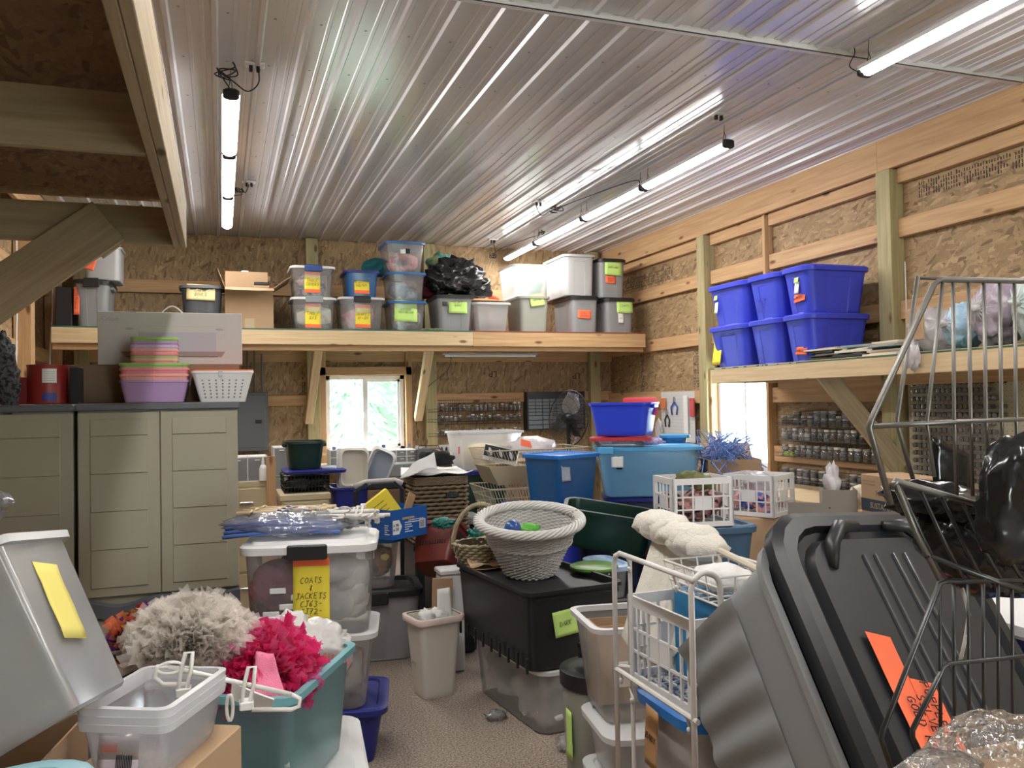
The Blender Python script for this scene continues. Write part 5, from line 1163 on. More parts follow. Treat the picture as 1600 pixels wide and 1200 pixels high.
l3=rot_tote('large light blue see-through tote with picture sticker and blue latches',1008,Yb+.03,zl2,.80,.46,zt2-zl2,-21,body=CLEARLB,lid=LBRIM,style='smooth',clear=True,lidh=.02,taper=.88,r=.05)
lumps('pale blue and white things filling the light blue tote',cloth('pale_fill',(.55,.68,.75)),(-.33,.33,-.17,.17,0,.3),6,.18,T(*l3.loc)@Matrix.Rotation(R_(-21),4,'Z')@T(0,0,.015),seed=6,name='folded_fabric',cat='fabric')
sticker(l3.root,l3.surf(-.25,.27,'f',.006),.09,.085,PAPERW); sticker(l3.root,l3.surf(-.235,.25,'f',.008),.045,.07,BLACKP)
MB().bbox(-.40,-.28,-.245,-.215,zt2-zl2-.05,zt2-zl2+.005,.006).build('latch',LBRIM,l3.root)
zt3=zt2
l4=rot_tote('shallow clear tote with pink red lid under the bright blue tote',968,Yb+.06,zl2+l3.H,.46,.36,.075,-28,body=CLEAR,lid=REDP,style='smooth',clear=True,lidh=.02)
l4.root.location=(l4.root.location.x,Yb+.06,zl2+l3.H)
zz=zl2+l3.H+.085; H5=pz(970,629,5.75)-zz
l5=rot_tote('bright royal blue open tote high in the middle pile, red lid stuck in it',974,Yb+.06,zz,.50,.36,H5,-44,body=plastic('vivid_blue',(.03,.07,.72)),lid=None,style='smooth',taper=.84,handles=True)
M5=T(pxx(1000,622,Yb+.05),Yb+.05,pz(1000,628,Yb+.05)-.04)@Matrix.Rotation(R_(-30),4,'Z')@Matrix.Rotation(R_(62),4,'X')
o=MB().loft([ringp(.13,.075,.02,0),ringp(.135,.08,.02,.012),ringp(.12,.065,.02,.016)]).build('storage_cover',REDP,smooth=35,M=M5); tag(o,'coral red lid standing tilted in the bright blue tote','lid')
o=MB().blob((0,0,.03),(.13,.08,.035),.3,4,3,3,flat=-.025,fold=.4).build('purple_scarf',cloth('purple_white',(.45,.30,.70),(.75,.68,.80),40),smooth='all'); o.location=(pxx(1018,690,5.65),5.68,zl2+l3.H+.005); tag(o,'purple and white crinkled cloth on the light blue tote lid','cloth')
l6=rot_tote('small pale blue tote right of the bright blue tote',1052,6.05,zl2+l3.H-.02,.24,.18,.085,-30,body=CLEARB,lid=LBRIM,style='smooth',clear=True,lidh=.015); 
sp6=rot_tote('plain slate tote behind the light blue tote, holding the small pale blue one',1060,6.28,0,.4,.3,zl2+l3.H-.022,-25,body=SLATE,lid=None,style='smooth') if False else None
# cardboard box of blue hangers
Yx=5.35; zt_=pz(1150,718,Yx); p=at(1148,730,Y=Yx)
hb_=carton('open cardboard box heaped with blue plastic hangers, in front of the bright window',(p.x+.06,Yx+.14,.86),.40,.30,zt_-.86,R_(-22),flaps=(('l',.14,70),('b',.14,40)))
sticker(hb_,T(-.231,0,zt_-.86-.07)@Matrix.Rotation(-pi/2,4,'Z'),.0001,.0001,PEN) if False else None
m=MB(); 
for k in range(9):
    u=-1+2*k/8
m.tube([Vector((-.232,.05-.1*k/8,zt_-.86-.08-.012*sin(pi*k/8))) for k in range(9)],.004,5); m.build('curved_arrow_print',PEN,hb_)
hs=MB().bbox(p.x-.12,p.x+.24,Yx+.0,Yx+.28,0,.855,.01).build('support_box',CARDD); tag(hs,'tall brown carton under the hanger box','box')
def hanger_mesh(m_,w=.20,h=.10,r=.0035,clips=False):
    mb=MB(); mb.tube([(-w,0,-h),(-w*.97,0,-h*.82),(-w*.1,0,-.01),(0,0,0),(w*.1,0,-.01),(w*.97,0,-h*.82),(w,0,-h)],r,5); mb.tube([(-w,0,-h),(w,0,-h)],r,5)
    mb.tube([(0,0,0),(0,0,.03)]+[(.022*cos(a)-.0,0,.055+.022*sin(a)) for a in [R_(-90+i*30) for i in range(9)]],r*.8,5); return mb.build('clothes_hanger',m_,smooth='all')
HB_=mat('hanger_blue',(.16,.28,.62),.35); random.seed(21)
hp=hanger_mesh(HB_)
for i in range(46):
    o=hp if i==0 else hp.copy()
    if i: SC.collection.objects.link(o)
    a=random.uniform(0,2*pi); rr_=random.random()**.6
    o.location=(p.x-.03+rr_*.21*cos(a), Yx+.14+rr_*.13*sin(a), zt_-.02+(1-rr_)*.13+random.uniform(0,.06)); o.rotation_euler=(random.uniform(-1.4,1.4),random.uniform(-1.2,1.2),random.uniform(0,6.28))
    o['label']='blue plastic hanger in the tangled heap on the open cardboard box'; o['category']='hanger'; o['group']='blue hangers heaped in the carton'

# crates
def crate(label,loc,W_,D,H,rz=0,M=None,cols=6,rows=3,m=WHITEP,th=.010,group=None):
    t=thing('milk_crate',label,'crate',loc,rz,group,M)
    def side(P,L_,nm):
        mb=MB(); 
        for zz,h_ in ((0,.028),(H-.034,.034)): 
            mb.add([P(0,0,zz),P(L_,0,zz),P(L_,th,zz),P(0,th,zz),P(0,0,zz+h_),P(L_,0,zz+h_),P(L_,th,zz+h_),P(0,th,zz+h_)],[(0,3,2,1),(4,5,6,7),(0,1,5,4),(1,2,6,5),(2,3,7,6),(3,0,4,7)])
        def bar(x0,x1,z0,z1,e=0): mb.add([P(x0,e,z0),P(x1,e,z0),P(x1,th-e,z0),P(x0,th-e,z0),P(x0,e,z1),P(x1,e,z1),P(x1,th-e,z1),P(x0,th-e,z1)],[(0,3,2,1),(4,5,6,7),(0,1,5,4),(1,2,6,5),(2,3,7,6),(3,0,4,7)])
        bar(0,.026,.028,H-.034); bar(L_-.026,L_,.028,H-.034)
        for i in range(1,cols): x=L_*i/cols; bar(x-.004,x+.004,.028,H-.034,.001)
        for j in range(1,rows): z=.028+(H-.062)*j/rows; bar(.026,L_-.026,z-.004,z+.004,.002)
        bar(L_*.36,L_*.64,.028+(H-.062)/rows,.028+(H-.062)*2/rows,.003)
        mb.build(nm,m,t)
    x,y=W_/2,D/2
    side(lambda u,v,z:Vector((-x+u,-y+v,z)),W_,'side'); side(lambda u,v,z:Vector((-x+u,y-v,z)),W_,'side')
    side(lambda u,v,z:Vector((-x+v,-y+u,z)),D,'side'); side(lambda u,v,z:Vector((x-v,-y+u,z)),D,'side')
    mb=MB()
    for i in range(9): xx=-x+W_*(i+.5)/9; mb.box(xx-.004,xx+.004,-y+.005,y-.005,0,.008)
    for i in range(9): yy=-y+D*(i+.5)/9; mb.box(-x+.005,x-.005,yy-.004,yy+.004,0,.008)
    mb.build('bottom_grid',m,t); return t
Yq=4.0; ct=pz(1100,747,Yq); cbz=pz(1100,823,Yq); p=at(1082,780,Y=Yq+.14)
rzc=-8
cr1=crate('white plastic crate of black red and green clothes, nearer of the two crates',(p.x,p.y,cbz),.36,.30,ct-cbz,R_(rzc))
Mc=T(p.x,p.y,cbz)@Matrix.Rotation(R_(rzc),4,'Z')
lumps('black, red and white patterned clothes filling the nearer crate',cloth('dark_floral',(.02,.018,.02),(.50,.25,.24),26),(-.165,.165,-.135,.135,.01,.20),16,.08,Mc,seed=3)
o=MB().blob((0,0,.03),(.085,.07,.045),.2,3,5,3,fold=.3).blob((.07,-.02,.0),(.07,.06,.05),.2,3,9,3,fold=.3).build('olive_jacket',cloth('olive_cloth',(.12,.13,.05),(.20,.20,.08),10),smooth='all',M=Mc@T(-.01,.0,.225)); tag(o,'olive green garment on top of the nearer crate','clothing')
sl=rot_tote('slate blue tote under the nearer white crate',1085,Yq+.2,cbz-.40,.56,.42,.395,rzc,body=SLATE,lid=SLATE,lidh=.05); 
sl2=rot_tote('plain grey tote below the slate blue one, on the floor',1085,Yq+.2,0,.54,.40,cbz-.405,rzc,body=GREYP,lid=None)
p=at(1186,775,Y=4.75); c2z=pz(1186,808,4.6); c2t=pz(1186,748,4.6)
cr2=crate('white plastic crate of bright bags, farther of the two crates',(p.x,p.y,c2z),.36,.32,c2t-c2z+.02,R_(-62))
Md=T(p.x,p.y,c2z)@Matrix.Rotation(R_(-62),4,'Z')
lumps('red, blue and white bagged things in the farther crate',cloth('bright_mix',(.05,.12,.5),(.75,.35,.3),14,.4),(-.165,.165,-.145,.145,.01,.16),12,.07,Md,seed=9,name='bagged_items',cat='bags')
o=MB().blob((0,0,.04),(.11,.10,.07),.2,3,4,3,flat=-.06,fold=.3).build('plastic_bag',BAGW,smooth='all',M=Md@T(0,0,.17)); tag(o,'white plastic bag topping the farther crate','bag')
s4=MB().bbox(-.2,.2,-.18,.18,0,c2z-.004,.01).build('support_box',CARD); s4.location=(p.x,p.y,0); s4.rotation_euler=(0,0,R_(-20)); tag(s4,'brown carton under the farther white crate','box')

# ---- right counter, racks and pegboards
CZ2=.84
rc=thing('side_counter','wooden counter along the right wall below the jar racks','counter',(0,0,0))
MB().bbox(3.55,4.74,3.3,4.42,CZ2-.04,CZ2,.004).build('counter_top',PALE,rc); MB().bbox(4.0,4.74,4.425,6.35,CZ2-.04,CZ2,.004).build('counter_top',PALE,rc)
for x_,y_ in ((3.6,3.36),(4.68,3.36),(3.6,4.36),(4.05,6.28),(4.68,6.28)):
    if 1: board('leg',(x_,y_,0),(x_,y_,CZ2-.04),.07,.07,PINE,rc,up=(1,0,0))
Xr=4.83; y_a=at(1213,680,X=Xr-.1).y; y_b=5.05
zr=[at(1213,y_,X=Xr-.1).z for y_ in (665,687,712)]+[at(1245,757,X=Xr-.1).z, at(1245,778,X=Xr-.1).z]
def yaw(px,py): return at(px,py,X=Xr-.1).y
wire_rack('five tier wire jar rack on the right wall beyond the diagonal brace',T(Xr,y_a,0)@Matrix.Rotation(-pi/2,4,'Z'),y_a-y_b,zr,back=.13)
random.seed(5); tn5=['top','second','third','fourth','lowest']
for i,z in enumerate(zr):
    n=13; y=y_a-.06
    while y>y_b+.04:
        if i in (0,3) and random.random()<.6: r_,h_,ci,li=.036,.062,random.choice((3,6,3,0)),random.choice((0,2))
        elif i in (1,2): r_,h_,ci,li=.032,.10,random.choice((1,0,4,2) if i==1 else (2,0,1)),random.choice((0,0,2))
        else: r_,h_,ci,li=.034,.085,random.choice((0,1,2)),0
        put_jar(r_,h_,ci,li,(Xr-.05,y,z+.004),'round glass jar of %s bits on the %s tier of the right wall rack'%(CN[ci],tn5[i]),'jars on the %s tier of the right wall rack'%tn5[i])
        if i in (0,3) and h_<.07: put_jar(r_,h_,ci,li,(Xr-.05,y,z+.070),'round tub of %s beads stacked on another tub, %s tier, right wall'%(CN[ci],tn5[i]),'stacked tubs on the %s tier of the right wall rack'%tn5[i],'bead_tub','tub')
        y-=2*r_+random.uniform(.006,.03)
o=MB().tube([(0,0,.02),(0,.13,.02)],.02,10).build('tape_roll_tube',mat('lime_tube',(.45,.60,.05),.4)); o.location=(Xr-.06,y_a-.19,zr[2]+.004); tag(o,'lime green tube lying at the left of the third right wall tier','tube')
PEG=mat('pegboard',(.52,.48,.36),.7); PEGW=mat('pegboard_white',(.62,.63,.62),.6)
def pegboard(label,M,L_,H,m,name='pegboard',pitch=.0254*1.5):
    t=thing(name,label,'pegboard',M=M); MB().box(0,L_,-.006,0,0,H).build('board',m,t); hm=MB()
    for i in range(int(L_/pitch)):
        for j in range(int(H/pitch)): 
            x=.02+i*pitch; z=.02+j*pitch; q=.0032
            hm.add([(x-q,-.0068,z-q),(x+q,-.0068,z-q),(x+q,-.0068,z+q),(x-q,-.0068,z+q)],[(0,1,2,3)])
    o=hm.build('peg_holes',mat('hole_dark',(.16,.15,.15),.8),t); o['kind']='stuff'; return t
# tool pegboard between corner and first post
Xp=4.84; ya=at(1034,640,X=Xp).y; yb=at(1086,640,X=Xp).y; pz1=at(1060,612,X=Xp).z; pz0=at(1060,690,X=Xp).z
pegboard('grey white pegboard hung with pliers and packs left of the first post',T(Xp,ya,pz0)@Matrix.Rotation(-pi/2,4,'Z'),ya-yb,pz1-pz0,PEGW)
def onwall(px,py,X=Xp-.02): q=at(px,py,X=X); return q
def pliers(label,px,py,py2,m,spread=.05):
    a=onwall(px,py); b_=onwall(px,py2); L_=a.z-b_.z; t=thing('pliers',label,'pliers',(a.x,a.y,a.z))
    MB().tube([(0,0,0),(0,.006,-L_*.3)],[.008,.014],6).build('jaws',CHR,t)
    for s in (-1,1): MB().tube([(0,s*.004,-L_*.3),(0,s*spread,-L_*.6),(0,s*spread*.7,-L_)],.009,6).build('grip',m,t,smooth='all')
    return t
pliers('blue handled pliers hanging on the tool pegboard',1053,620,648,mat('grip_blue',(.02,.06,.40),.4),.07)
pliers('black handled pliers hanging low left on the tool pegboard',1042,640,667,BLACKP,.05)
a=onwall(1072,618); o=MB().bbox(-.02,0,-.04,.04,-.42,0,.004).build('hanging_pack',PAPERW); o.location=a; tag(o,'long white blister pack hanging on the tool pegboard','package')
a=onwall(1037,622); o=MB().bbox(-.02,0,-.05,.05,-.13,0,.004).build('hanging_pack',mat('orange_pack',(.65,.2,.08),.5)); o.location=a; tag(o,'orange and white pack at the left of the tool pegboard','package')
a=onwall(1083,622); o=MB().bbox(-.02,0,-.03,.05,-.20,0,.004).build('hanging_pack',mat('red_pack',(.6,.1,.1),.5)); o.location=a; tag(o,'red topped pack at the right of the tool pegboard','package')
a=onwall(1033,662); o=MB().blob((0,0,-.08),(.03,.07,.12),.3,4,3,3).build('clear_bag',BAGW); o.location=(a.x-.03,a.y,a.z); tag(o,'small white bag hanging below the black pliers','bag')
# big pegboard
Xq=4.86; ya=4.86; yb=2.6; zt4=1.73; zb4=.95
pegboard('large tan pegboard covered with small lidded cups on the right wall',T(Xq,ya,zb4)@Matrix.Rotation(-pi/2,4,'Z'),ya-yb,zt4-zb4,PEG)
cup=None; random.seed(8)
CUPC=[mat('cup_%d'%i,c,.5) for i,c in enumerate(((.06,.05,.05),(.20,.17,.15),(.25,.09,.07),(.10,.12,.20),(.32,.30,.27),(.05,.09,.06)))]
CCN=['black','grey','red brown','blue grey','cream','dark green']
CAPM=mat('cup_cap',(.13,.12,.115),.25)
cps={}
for j in range(13):
    z=zt4-.05-j*.056
    for i in range(17):
        y=ya-.10-i*.045
        if (i>14 and random.random()<.5) or random.random()<.06: continue
        ci=random.choice((0,1,1,2,3,4,5) if i<9 else (0,1,1,4))
        if ci not in cps:
            o=MB().lathe([(.013,0),(.016,.004),(.017,.045)],10,Matrix.Rotation(-pi/2,4,'Y')).build('hanging_cup',CUPC[ci],smooth=40)
            MB().lathe([(.018,.044),(.019,.046),(.019,.054),(.012,.055)],10,Matrix.Rotation(-pi/2,4,'Y')).build('cap',CAPM,o,smooth=40); cps[ci]=o
        else: o=dup(cps[ci])
        o.location=(Xq-.008,y,z); tag(o,'capped cup of %s bits on the tan pegboard, row %s from the top'%(CCN[ci],['one','two','three','four','five','six','seven','eight','nine','ten','eleven','twelve','thirteen'][j]),'cup','capped cups on the tan pegboard')
# scissors at right
# counter things
p=at(1318,815,Z=CZ2); 
gb=thing('metal_box','open taupe metal box with bright rivet on the counter','box',(p.x+.05,p.y+.1,CZ2),R_(-35)); gh=at(1310,772,X=p.x+.0).z-CZ2
TP=mat('taupe_metal',(.22,.19,.16),.45)
MB().box(-.10,.10,-.10,-.095,0,.19).build('front_panel',TP,gb); MB().box(-.10,-.095,-.095,.10,0,.19).build('left_panel',TP,gb); MB().box(.095,.10,-.095,.10,0,.19).build('right_panel',TP,gb); MB().box(-.3,-.1,-.10,-.09,0,.11).build('low_panel',TP,gb); MB().lathe([(.006,0),(.004,.004)],8,T(-.06,-.1,.08)@Matrix.Rotation(pi/2,4,'X')).build('rivet',CHR,gb)
o=MB().blob((0,0,.1),(.05,.05,.14),.3,3,4,3,fold=.4).build('plastic_bag',BAGW,smooth='all'); o.location=(gb.location.x-.04,gb.location.y+.0,CZ2+.10); tag(o,'white plastic bag peaking out of the taupe metal box','bag')
o=MB().blob((0,0,.08),(.09,.08,.08),.15,3,7,3,fold=.2).build('cream_fur',cloth('cream_fur',(.55,.47,.36),(.65,.58,.45),30),smooth='all'); o.location=(gb.location.x+.22,gb.location.y+.05,CZ2+.04); tag(o,'cream furry ball between metal box and printed carton','soft toy')
q0=at(1347,817,Z=CZ2); q1=at(1408,832,Z=CZ2)
d_=(q1-q0); ang=atan2(d_.y,d_.x); Ls=.40; sb=carton('cardboard carton printed SUSTAINABLE on a dark band, on the counter',(0,0,0),Ls,.26,at(1347,740,X=q0.x).z-CZ2,0,open_=False,tape=False)
hS=at(1347,740,X=q0.x,).z-CZ2
sb.location=(q0.x+cos(ang)*Ls/2-sin(ang)*.13, q0.y+sin(ang)*Ls/2+cos(ang)*.13, CZ2); sb.rotation_euler=(0,0,ang)
MB().box(-Ls/2+.0,Ls/2,-.1308,-.13,hS*.27,hS*.52).build('printed_band',mat('band_navy',(.03,.05,.075),.6),sb)
text_mb('SUSTAINABLE',.048,T(.03,-.1312,hS*.395)@FACE_F,sx=.95).build('printed_word',mat('print_tan2',(.42,.30,.18),.7),sb)
text_mb('NET',.040,T(-.01,-.1312,hS*.66)@FACE_F).build('printed_word',mat('band_navy',(.03,.05,.075),.6),sb)
m=MB()
for k in range(2): m.box(-.18,-.06,-.1308,-.13,hS*.86-.02*k,hS*.86-.02*k+.008)
m.build('printed_lines',mat('print_brown2',(.3,.2,.12),.7),sb)
p=at(1400,845,Y=2.9); 
sc2=thing('spray_can','slim spray can with purple label in front of the printed carton','can',(q0.x-.03+.12,q0.y-.33,CZ2)); 
MB().lathe([(.022,0),(.023,.004),(.023,.13),(.012,.145)],14).build('can_body',mat('can_purple',(.16,.06,.35),.3,metal=.2),sc2,smooth=40); MB().lathe([(.010,.145),(.012,.15),(.012,.175)],10).build('nozzle_cap',mat('cap_silver',(.4,.4,.42),.3),sc2)

# ================================================================ centre foreground
def corner_tote(label, N, z0, H, W_, D, rz, **k):
    """near-left rim corner N (x,y), width to the right, depth away"""
    a=R_(rz); c=Vector((N[0]+W_/2*cos(a)-D/2*sin(a), N[1]+W_/2*sin(a)+D/2*cos(a), z0)); return Tote(label,c,W_,D,H,rz=a,**k)
# big black tote on clear tote, wicker basket and bags on it
ct1=corner_tote('large clear tote of white fabric on the carpet under the black tote',(1.40,3.66),0,.315,.46,.84,7,body=thin_mat('milky_white_plastic',(.97,.97,.98),.30),lid=None,style='smooth',clear=True,taper=.92,rimmat=CLRIM,r=.07)
lumps('white fabric stuffed in the clear tote under the black tote',WHITEF,(-.20,.20,-.385,.385,.015,.27),34,.13,T(*ct1.loc)@Matrix.Rotation(ct1.rz,4,'Z'),seed=4,fold=.35)
bk=corner_tote('large black tote with green note, wicker basket standing on it',(1.335,3.62),.322,.385,.54,.90,7,body=BLACKP,lid=None,style='smooth',taper=.93,r=.03)
m=MB()
for i in range(9): y=-.40+i*.1; m.bbox(-.262,-.250,y-.006,y+.006,.0,.075,.002)
m.build('foot_rib',BLACKP,bk.root)
MB().loft([ringp(.255,.435,.03,.338),ringp(.255,.435,.03,.352)]).build('inner_lid',BLACKP,bk.root)
bk.note(882,972,.13,.12,NOTEG,['DARK'],.022,-.1,out=.01)
BT_=.322+.355
WW=mat('white_wicker',(.62,.61,.60),.6,var=.12,vscale=30)
pb=at(838,905,Z=BT_); wb=thing('wicker_basket','round white wicker basket with thick braided rim on the black tote','basket',M=T(pb.x+.01,pb.y+.12,BT_+.022)@Matrix.Rotation(R_(9),4,'X')@Matrix.Rotation(R_(-3),4,'Y')); wb.location=(pb.x+.01,pb.y+.12,BT_+.022); wb.rotation_euler=(R_(9),R_(-3),0)
RB,RT,HW=.138,.262,.28
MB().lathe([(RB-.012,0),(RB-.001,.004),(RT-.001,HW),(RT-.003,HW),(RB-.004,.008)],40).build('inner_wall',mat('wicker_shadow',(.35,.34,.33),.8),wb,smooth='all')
def rp(u,z): r=RB+(RT-RB)*z/HW; a=2*pi*u; return Vector((cos(a)*r,sin(a)*r,z)),Vector((cos(a),sin(a),0))
weave(rp,HW-.02,30,.0052,WW,'woven_wall',wb,per=26,amp=.005)
m=MB()
for k in range(26): 
    a=2*pi*k/26; m.tube([(cos(a)*RB,sin(a)*RB,0),(cos(a)*(RT),sin(a)*(RT),HW)],.005,5)
m.build('stakes',WW,wb)
m=MB()
for s in range(8):
    pts=[]
    for i in range(200):
        a=2*pi*i/200; b_=a*6+s*pi/4; r=RT+.006+.024*cos(b_); pts.append((cos(a)*r,sin(a)*r,HW+.018*sin(b_)+.0))
    m.tube(pts,.0085,5,closed=True)
m.build('braided_rim',WW,wb,smooth='all')
m=MB()
for zz in (.17,): 
    for s in range(2): m.tube([Vector((cos(2*pi*i/120),sin(2*pi*i/120),0))*(RB+(RT-RB)*zz/HW+.006+.005*cos(2*pi*i/120*20+s*pi))+Vector((0,0,zz+.006*sin(2*pi*i/120*20+s*pi))) for i in range(120)],.006,5,closed=True)
m.build('waist_band',WW,wb,smooth='all')
o=MB().blob((0,0,0),(.045,.045,.045),.0,1,0,3).build('blue_ball',mat('blue_ball',(.03,.09,.32),.15),smooth='all'); q=at(801,826,Y=wb.location.y+.0); o.location=(q.x,q.y,q.z); tag(o,'shiny blue ball lying in the white wicker basket','ball')
o=MB().blob((0,0,0),(.06,.04,.03),.2,2,3,3).build('green_toy',mat('toy_green',(.10,.45,.04),.4),smooth='all'); q=at(826,826,Y=wb.location.y+.06); o.location=q; tag(o,'bright green toy beside the blue ball in the wicker basket','toy')
o=MB().blob((0,0,0),(.19,.19,.07),.15,2,3,3,fold=.2).build('brown_bundle',cloth('brown_heap',(.10,.07,.05),(.3,.25,.2),12),smooth='all'); o.location=(wb.location.x,wb.location.y,BT_+.15); tag(o,'brown and cream stuffing that fills the white wicker basket','fabric')
# seagrass handled basket
pg=at(760,885,Z=BT_); sg=thing('handled_basket','seagrass basket with tall arched handle behind the wicker basket','basket',(at(752,880,Y=pg.y+.05).x,pg.y+.05,BT_+.003))
SGM=mat('seagrass_light',(.36,.31,.20),.8,bump=.5,bscale=80,bdist=.003,var=.25,vscale=25)
def gp(u,z): a=2*pi*u; r=.10+.04*z/.14; return Vector((cos(a)*r*1.15,sin(a)*r,z)),Vector((cos(a),sin(a),0))
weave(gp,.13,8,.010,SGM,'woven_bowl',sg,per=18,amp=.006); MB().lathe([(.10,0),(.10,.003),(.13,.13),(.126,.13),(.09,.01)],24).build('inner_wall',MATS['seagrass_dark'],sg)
pts=[(-.16+.32*(1-cos(pi*i/20))/2, 0, .10+.24*sin(pi*i/20)) for i in range(21)]
m=MB(); m.tube(pts,.013,7)
for s in range(2):
    ln=[]; 
    for i in range(100):
        t_=i/99*20; k=min(int(t_),19); f=t_-k; p=Vector(pts[k])*(1-f)+Vector(pts[k+1])*f; b_=i*1.3+s*pi; ln.append(p+Vector((sin(b_*1.0)*.004,cos(b_)*.013,sin(b_)*.013)))
    m.tube(ln,.0055,4)
m.build('arched_handle',SGM,sg,smooth='all'); sg.rotation_euler=(0,0,R_(-18))
BRP=mat('brown_bag_paper',(.58,.40,.25),.6,bump=.5,bscale=12,bdist=.02)
def paper_bag(label,px,py,rz,s=1.0,seed=0,dz=0):
    q=at(px,py,Z=BT_+dz); t=MB(); t.sheet((-.13*s,-.07*s,.012),(.13*s,-.06*s,.02),(.10*s,.08*s,.05),(-.10*s,.08*s,.055),10,7,.016,12,seed); t.sheet((-.13*s,-.07*s,.006),(.13*s,-.06*s,.002),(.10*s,.08*s,.01),(-.10*s,.08*s,.01),10,7,.004,12,seed+1)
    o=t.build('paper_bag',BRP,solid=.002,smooth='all'); o.location=(q.x,q.y,q.z+.006); o.rotation_euler=(0,0,rz); tag(o,label,'paper bag'); return o
paper_bag('glossy brown paper bag on the black tote, in front of the wicker basket',762,888,.1,1.0,1); paper_bag('crumpled brown paper bag at the foot of the arched handle',738,873,.6,.8,5,.03); paper_bag('brown paper bag behind the others inside the handled basket rim',762,850,-.5,.9,9,.07)
o=MB().bbox(-.08,.08,-.03,.03,0,.012,.003).build('green_booklet',mat('green_print',(.12,.32,.14),.5)); q=at(782,850,Z=BT_+.13); o.location=q; o.rotation_euler=(0,-.2,.4); tag(o,'green booklet sticking out of the brown paper bags','booklet')
TEALF=cloth('teal_satin',(.01,.16,.13),None,9,.35)
o=MB().blob((0,0,0),(.07,.05,.07),.25,3,5,4,fold=.7).blob((-.20,.08,.09),(.07,.04,.035),.25,3,6,4,fold=.6).build('teal_cloth',TEALF,smooth='all'); q=at(748,840,Y=4.85); o.location=q; tag(o,'shiny teal cloth behind the arched handle','cloth')
# red brown slotted basket
rbm=plastic('terracotta_plastic',(.16,.030,.018)); q=at(690,893,Y=4.95)
Mb=T(q.x,q.y+.1,q.z)@Matrix.Rotation(R_(-40),4,'Z')@Matrix.Rotation(R_(-8),4,'Y')@Matrix.Rotation(R_(-38),4,'X')
rb=thing('slotted_basket','terracotta red slotted plastic basket lying tilted on its side','basket',M=Mb)
MB().loft([ringp(.12,.10,.03,0),ringp(.125,.105,.03,.02),ringp(.15,.125,.035,.24),ringp(.165,.14,.04,.245),ringp(.165,.14,.04,.27),ringp(.148,.123,.035,.27),ringp(.12,.10,.03,.01)]).build('basket_body',rbm,rb,smooth=35)
m=MB()
for i in range(11):
    x=-.085+i*.017
    m.box(x-.004,x+.004,-.125-.002,-.121,.10,.215,Matrix.Rotation(R_(-5),4,'X')@T(0,.0,0)); 
m.build('slots',mat('slot_dark',(.02,.006,.005),.8),rb)
m=MB()
for i in range(9):
    y=-.07+i*.0175; m.box(-.153,-.149,y-.004,y+.004,.10,.21); m.box(.147,.153,y-.004,y+.004,.10,.21)
m.build('side_slots',MATS['slot_dark'],rb)
o=MB().bbox(-.03,.22,-.2,.2,0,.50,.02).build('black_bin',BLACKP); o.location=(q.x+.05,q.y+.36,0); tag(o,'black bin standing behind the terracotta basket','bin')
# wastebasket and things
wb2=corner_tote('white wastebasket with red rimmed liner standing on the carpet',(.985,4.35),0,.43,.28,.24,12,body=mat('off_white_plastic',(.68,.64,.57),.4),lid=None,style='smooth',taper=.74,r=.035,rim=.012,name='wastebasket',cat='wastebasket')
LIN=mat('stained_liner',(.62,.50,.46),.6)
MB().loft([[v+Vector((0,0,.0)) for v in ringp(.142,.122,.04,.405)],ringp(.146,.126,.045,.436),ringp(.128,.108,.04,.437)],False,False).build('bag_liner',LIN,wb2.root,smooth='all')
MB().lathe([(.009,0),(.009,.001)],12,wb2.surf(-.035,.30,'f',.001)@Matrix.Rotation(pi/2,4,'X')).build('red_oval_mark',REDP,wb2.root)
m=MB(); 
Mw=wb2.surf(-.03,.20,'l',.001)
for i in range(4): m.box(-.03+i*.014,-.03+i*.014+.006,-.0008,0,-.03,.06-.01*i,wb2.surf(.02,.2,'l',.001))
m.build('barcode_print',mat('print_mid',(.4,.4,.4),.6),wb2.root)
MB().box(-.012,.012,-.0008,0,.05,.085,wb2.surf(.02,.23,'l',.001)).build('red_oval_mark',REDP,wb2.root)
Mi=T(*wb2.loc)@Matrix.Rotation(wb2.rz,4,'Z')
o=MB().blob((-.04,0,.42),(.05,.05,.05),.25,3,3,3,fold=.3).blob((.04,.02,.41),(.07,.06,.05),.25,3,5,3,fold=.3).build('white_cloths',WHITEF,smooth='all',M=Mi); tag(o,'white crumpled cloths heaped in the wastebasket','cloths')
o=MB().sheet((.02,.0,.38),(.11,-.02,.36),(.12,.03,.56),(.04,.03,.56),5,5,.01).build('white_paper',PAPERW,solid=.003,smooth='all',M=Mi); tag(o,'white paper sheet standing in the wastebasket','paper')
cc=thing('white_container','tall white lidded container wedged left of the black tote','container',(at(704,930,Y=4.85).x,4.86,0))
zt_=pz(704,890,4.8); MB().bbox(-.07,.07,-.07,.07,0,zt_-.03,.01).build('container_body',WHITEP,cc); MB().bbox(-.078,.078,-.078,.078,zt_-.03,zt_,.006).build('container_lid',WHITEP,cc)
o=board('cardboard_strip',(at(688,950,Y=4.68).x,4.70,0),(at(694,905,Y=4.7).x,4.74,at(694,905,Y=4.7).z),.12,.015,CARD,up=(1,0,0)); tag(o,'folded brown cardboard standing beside the white container','cardboard')

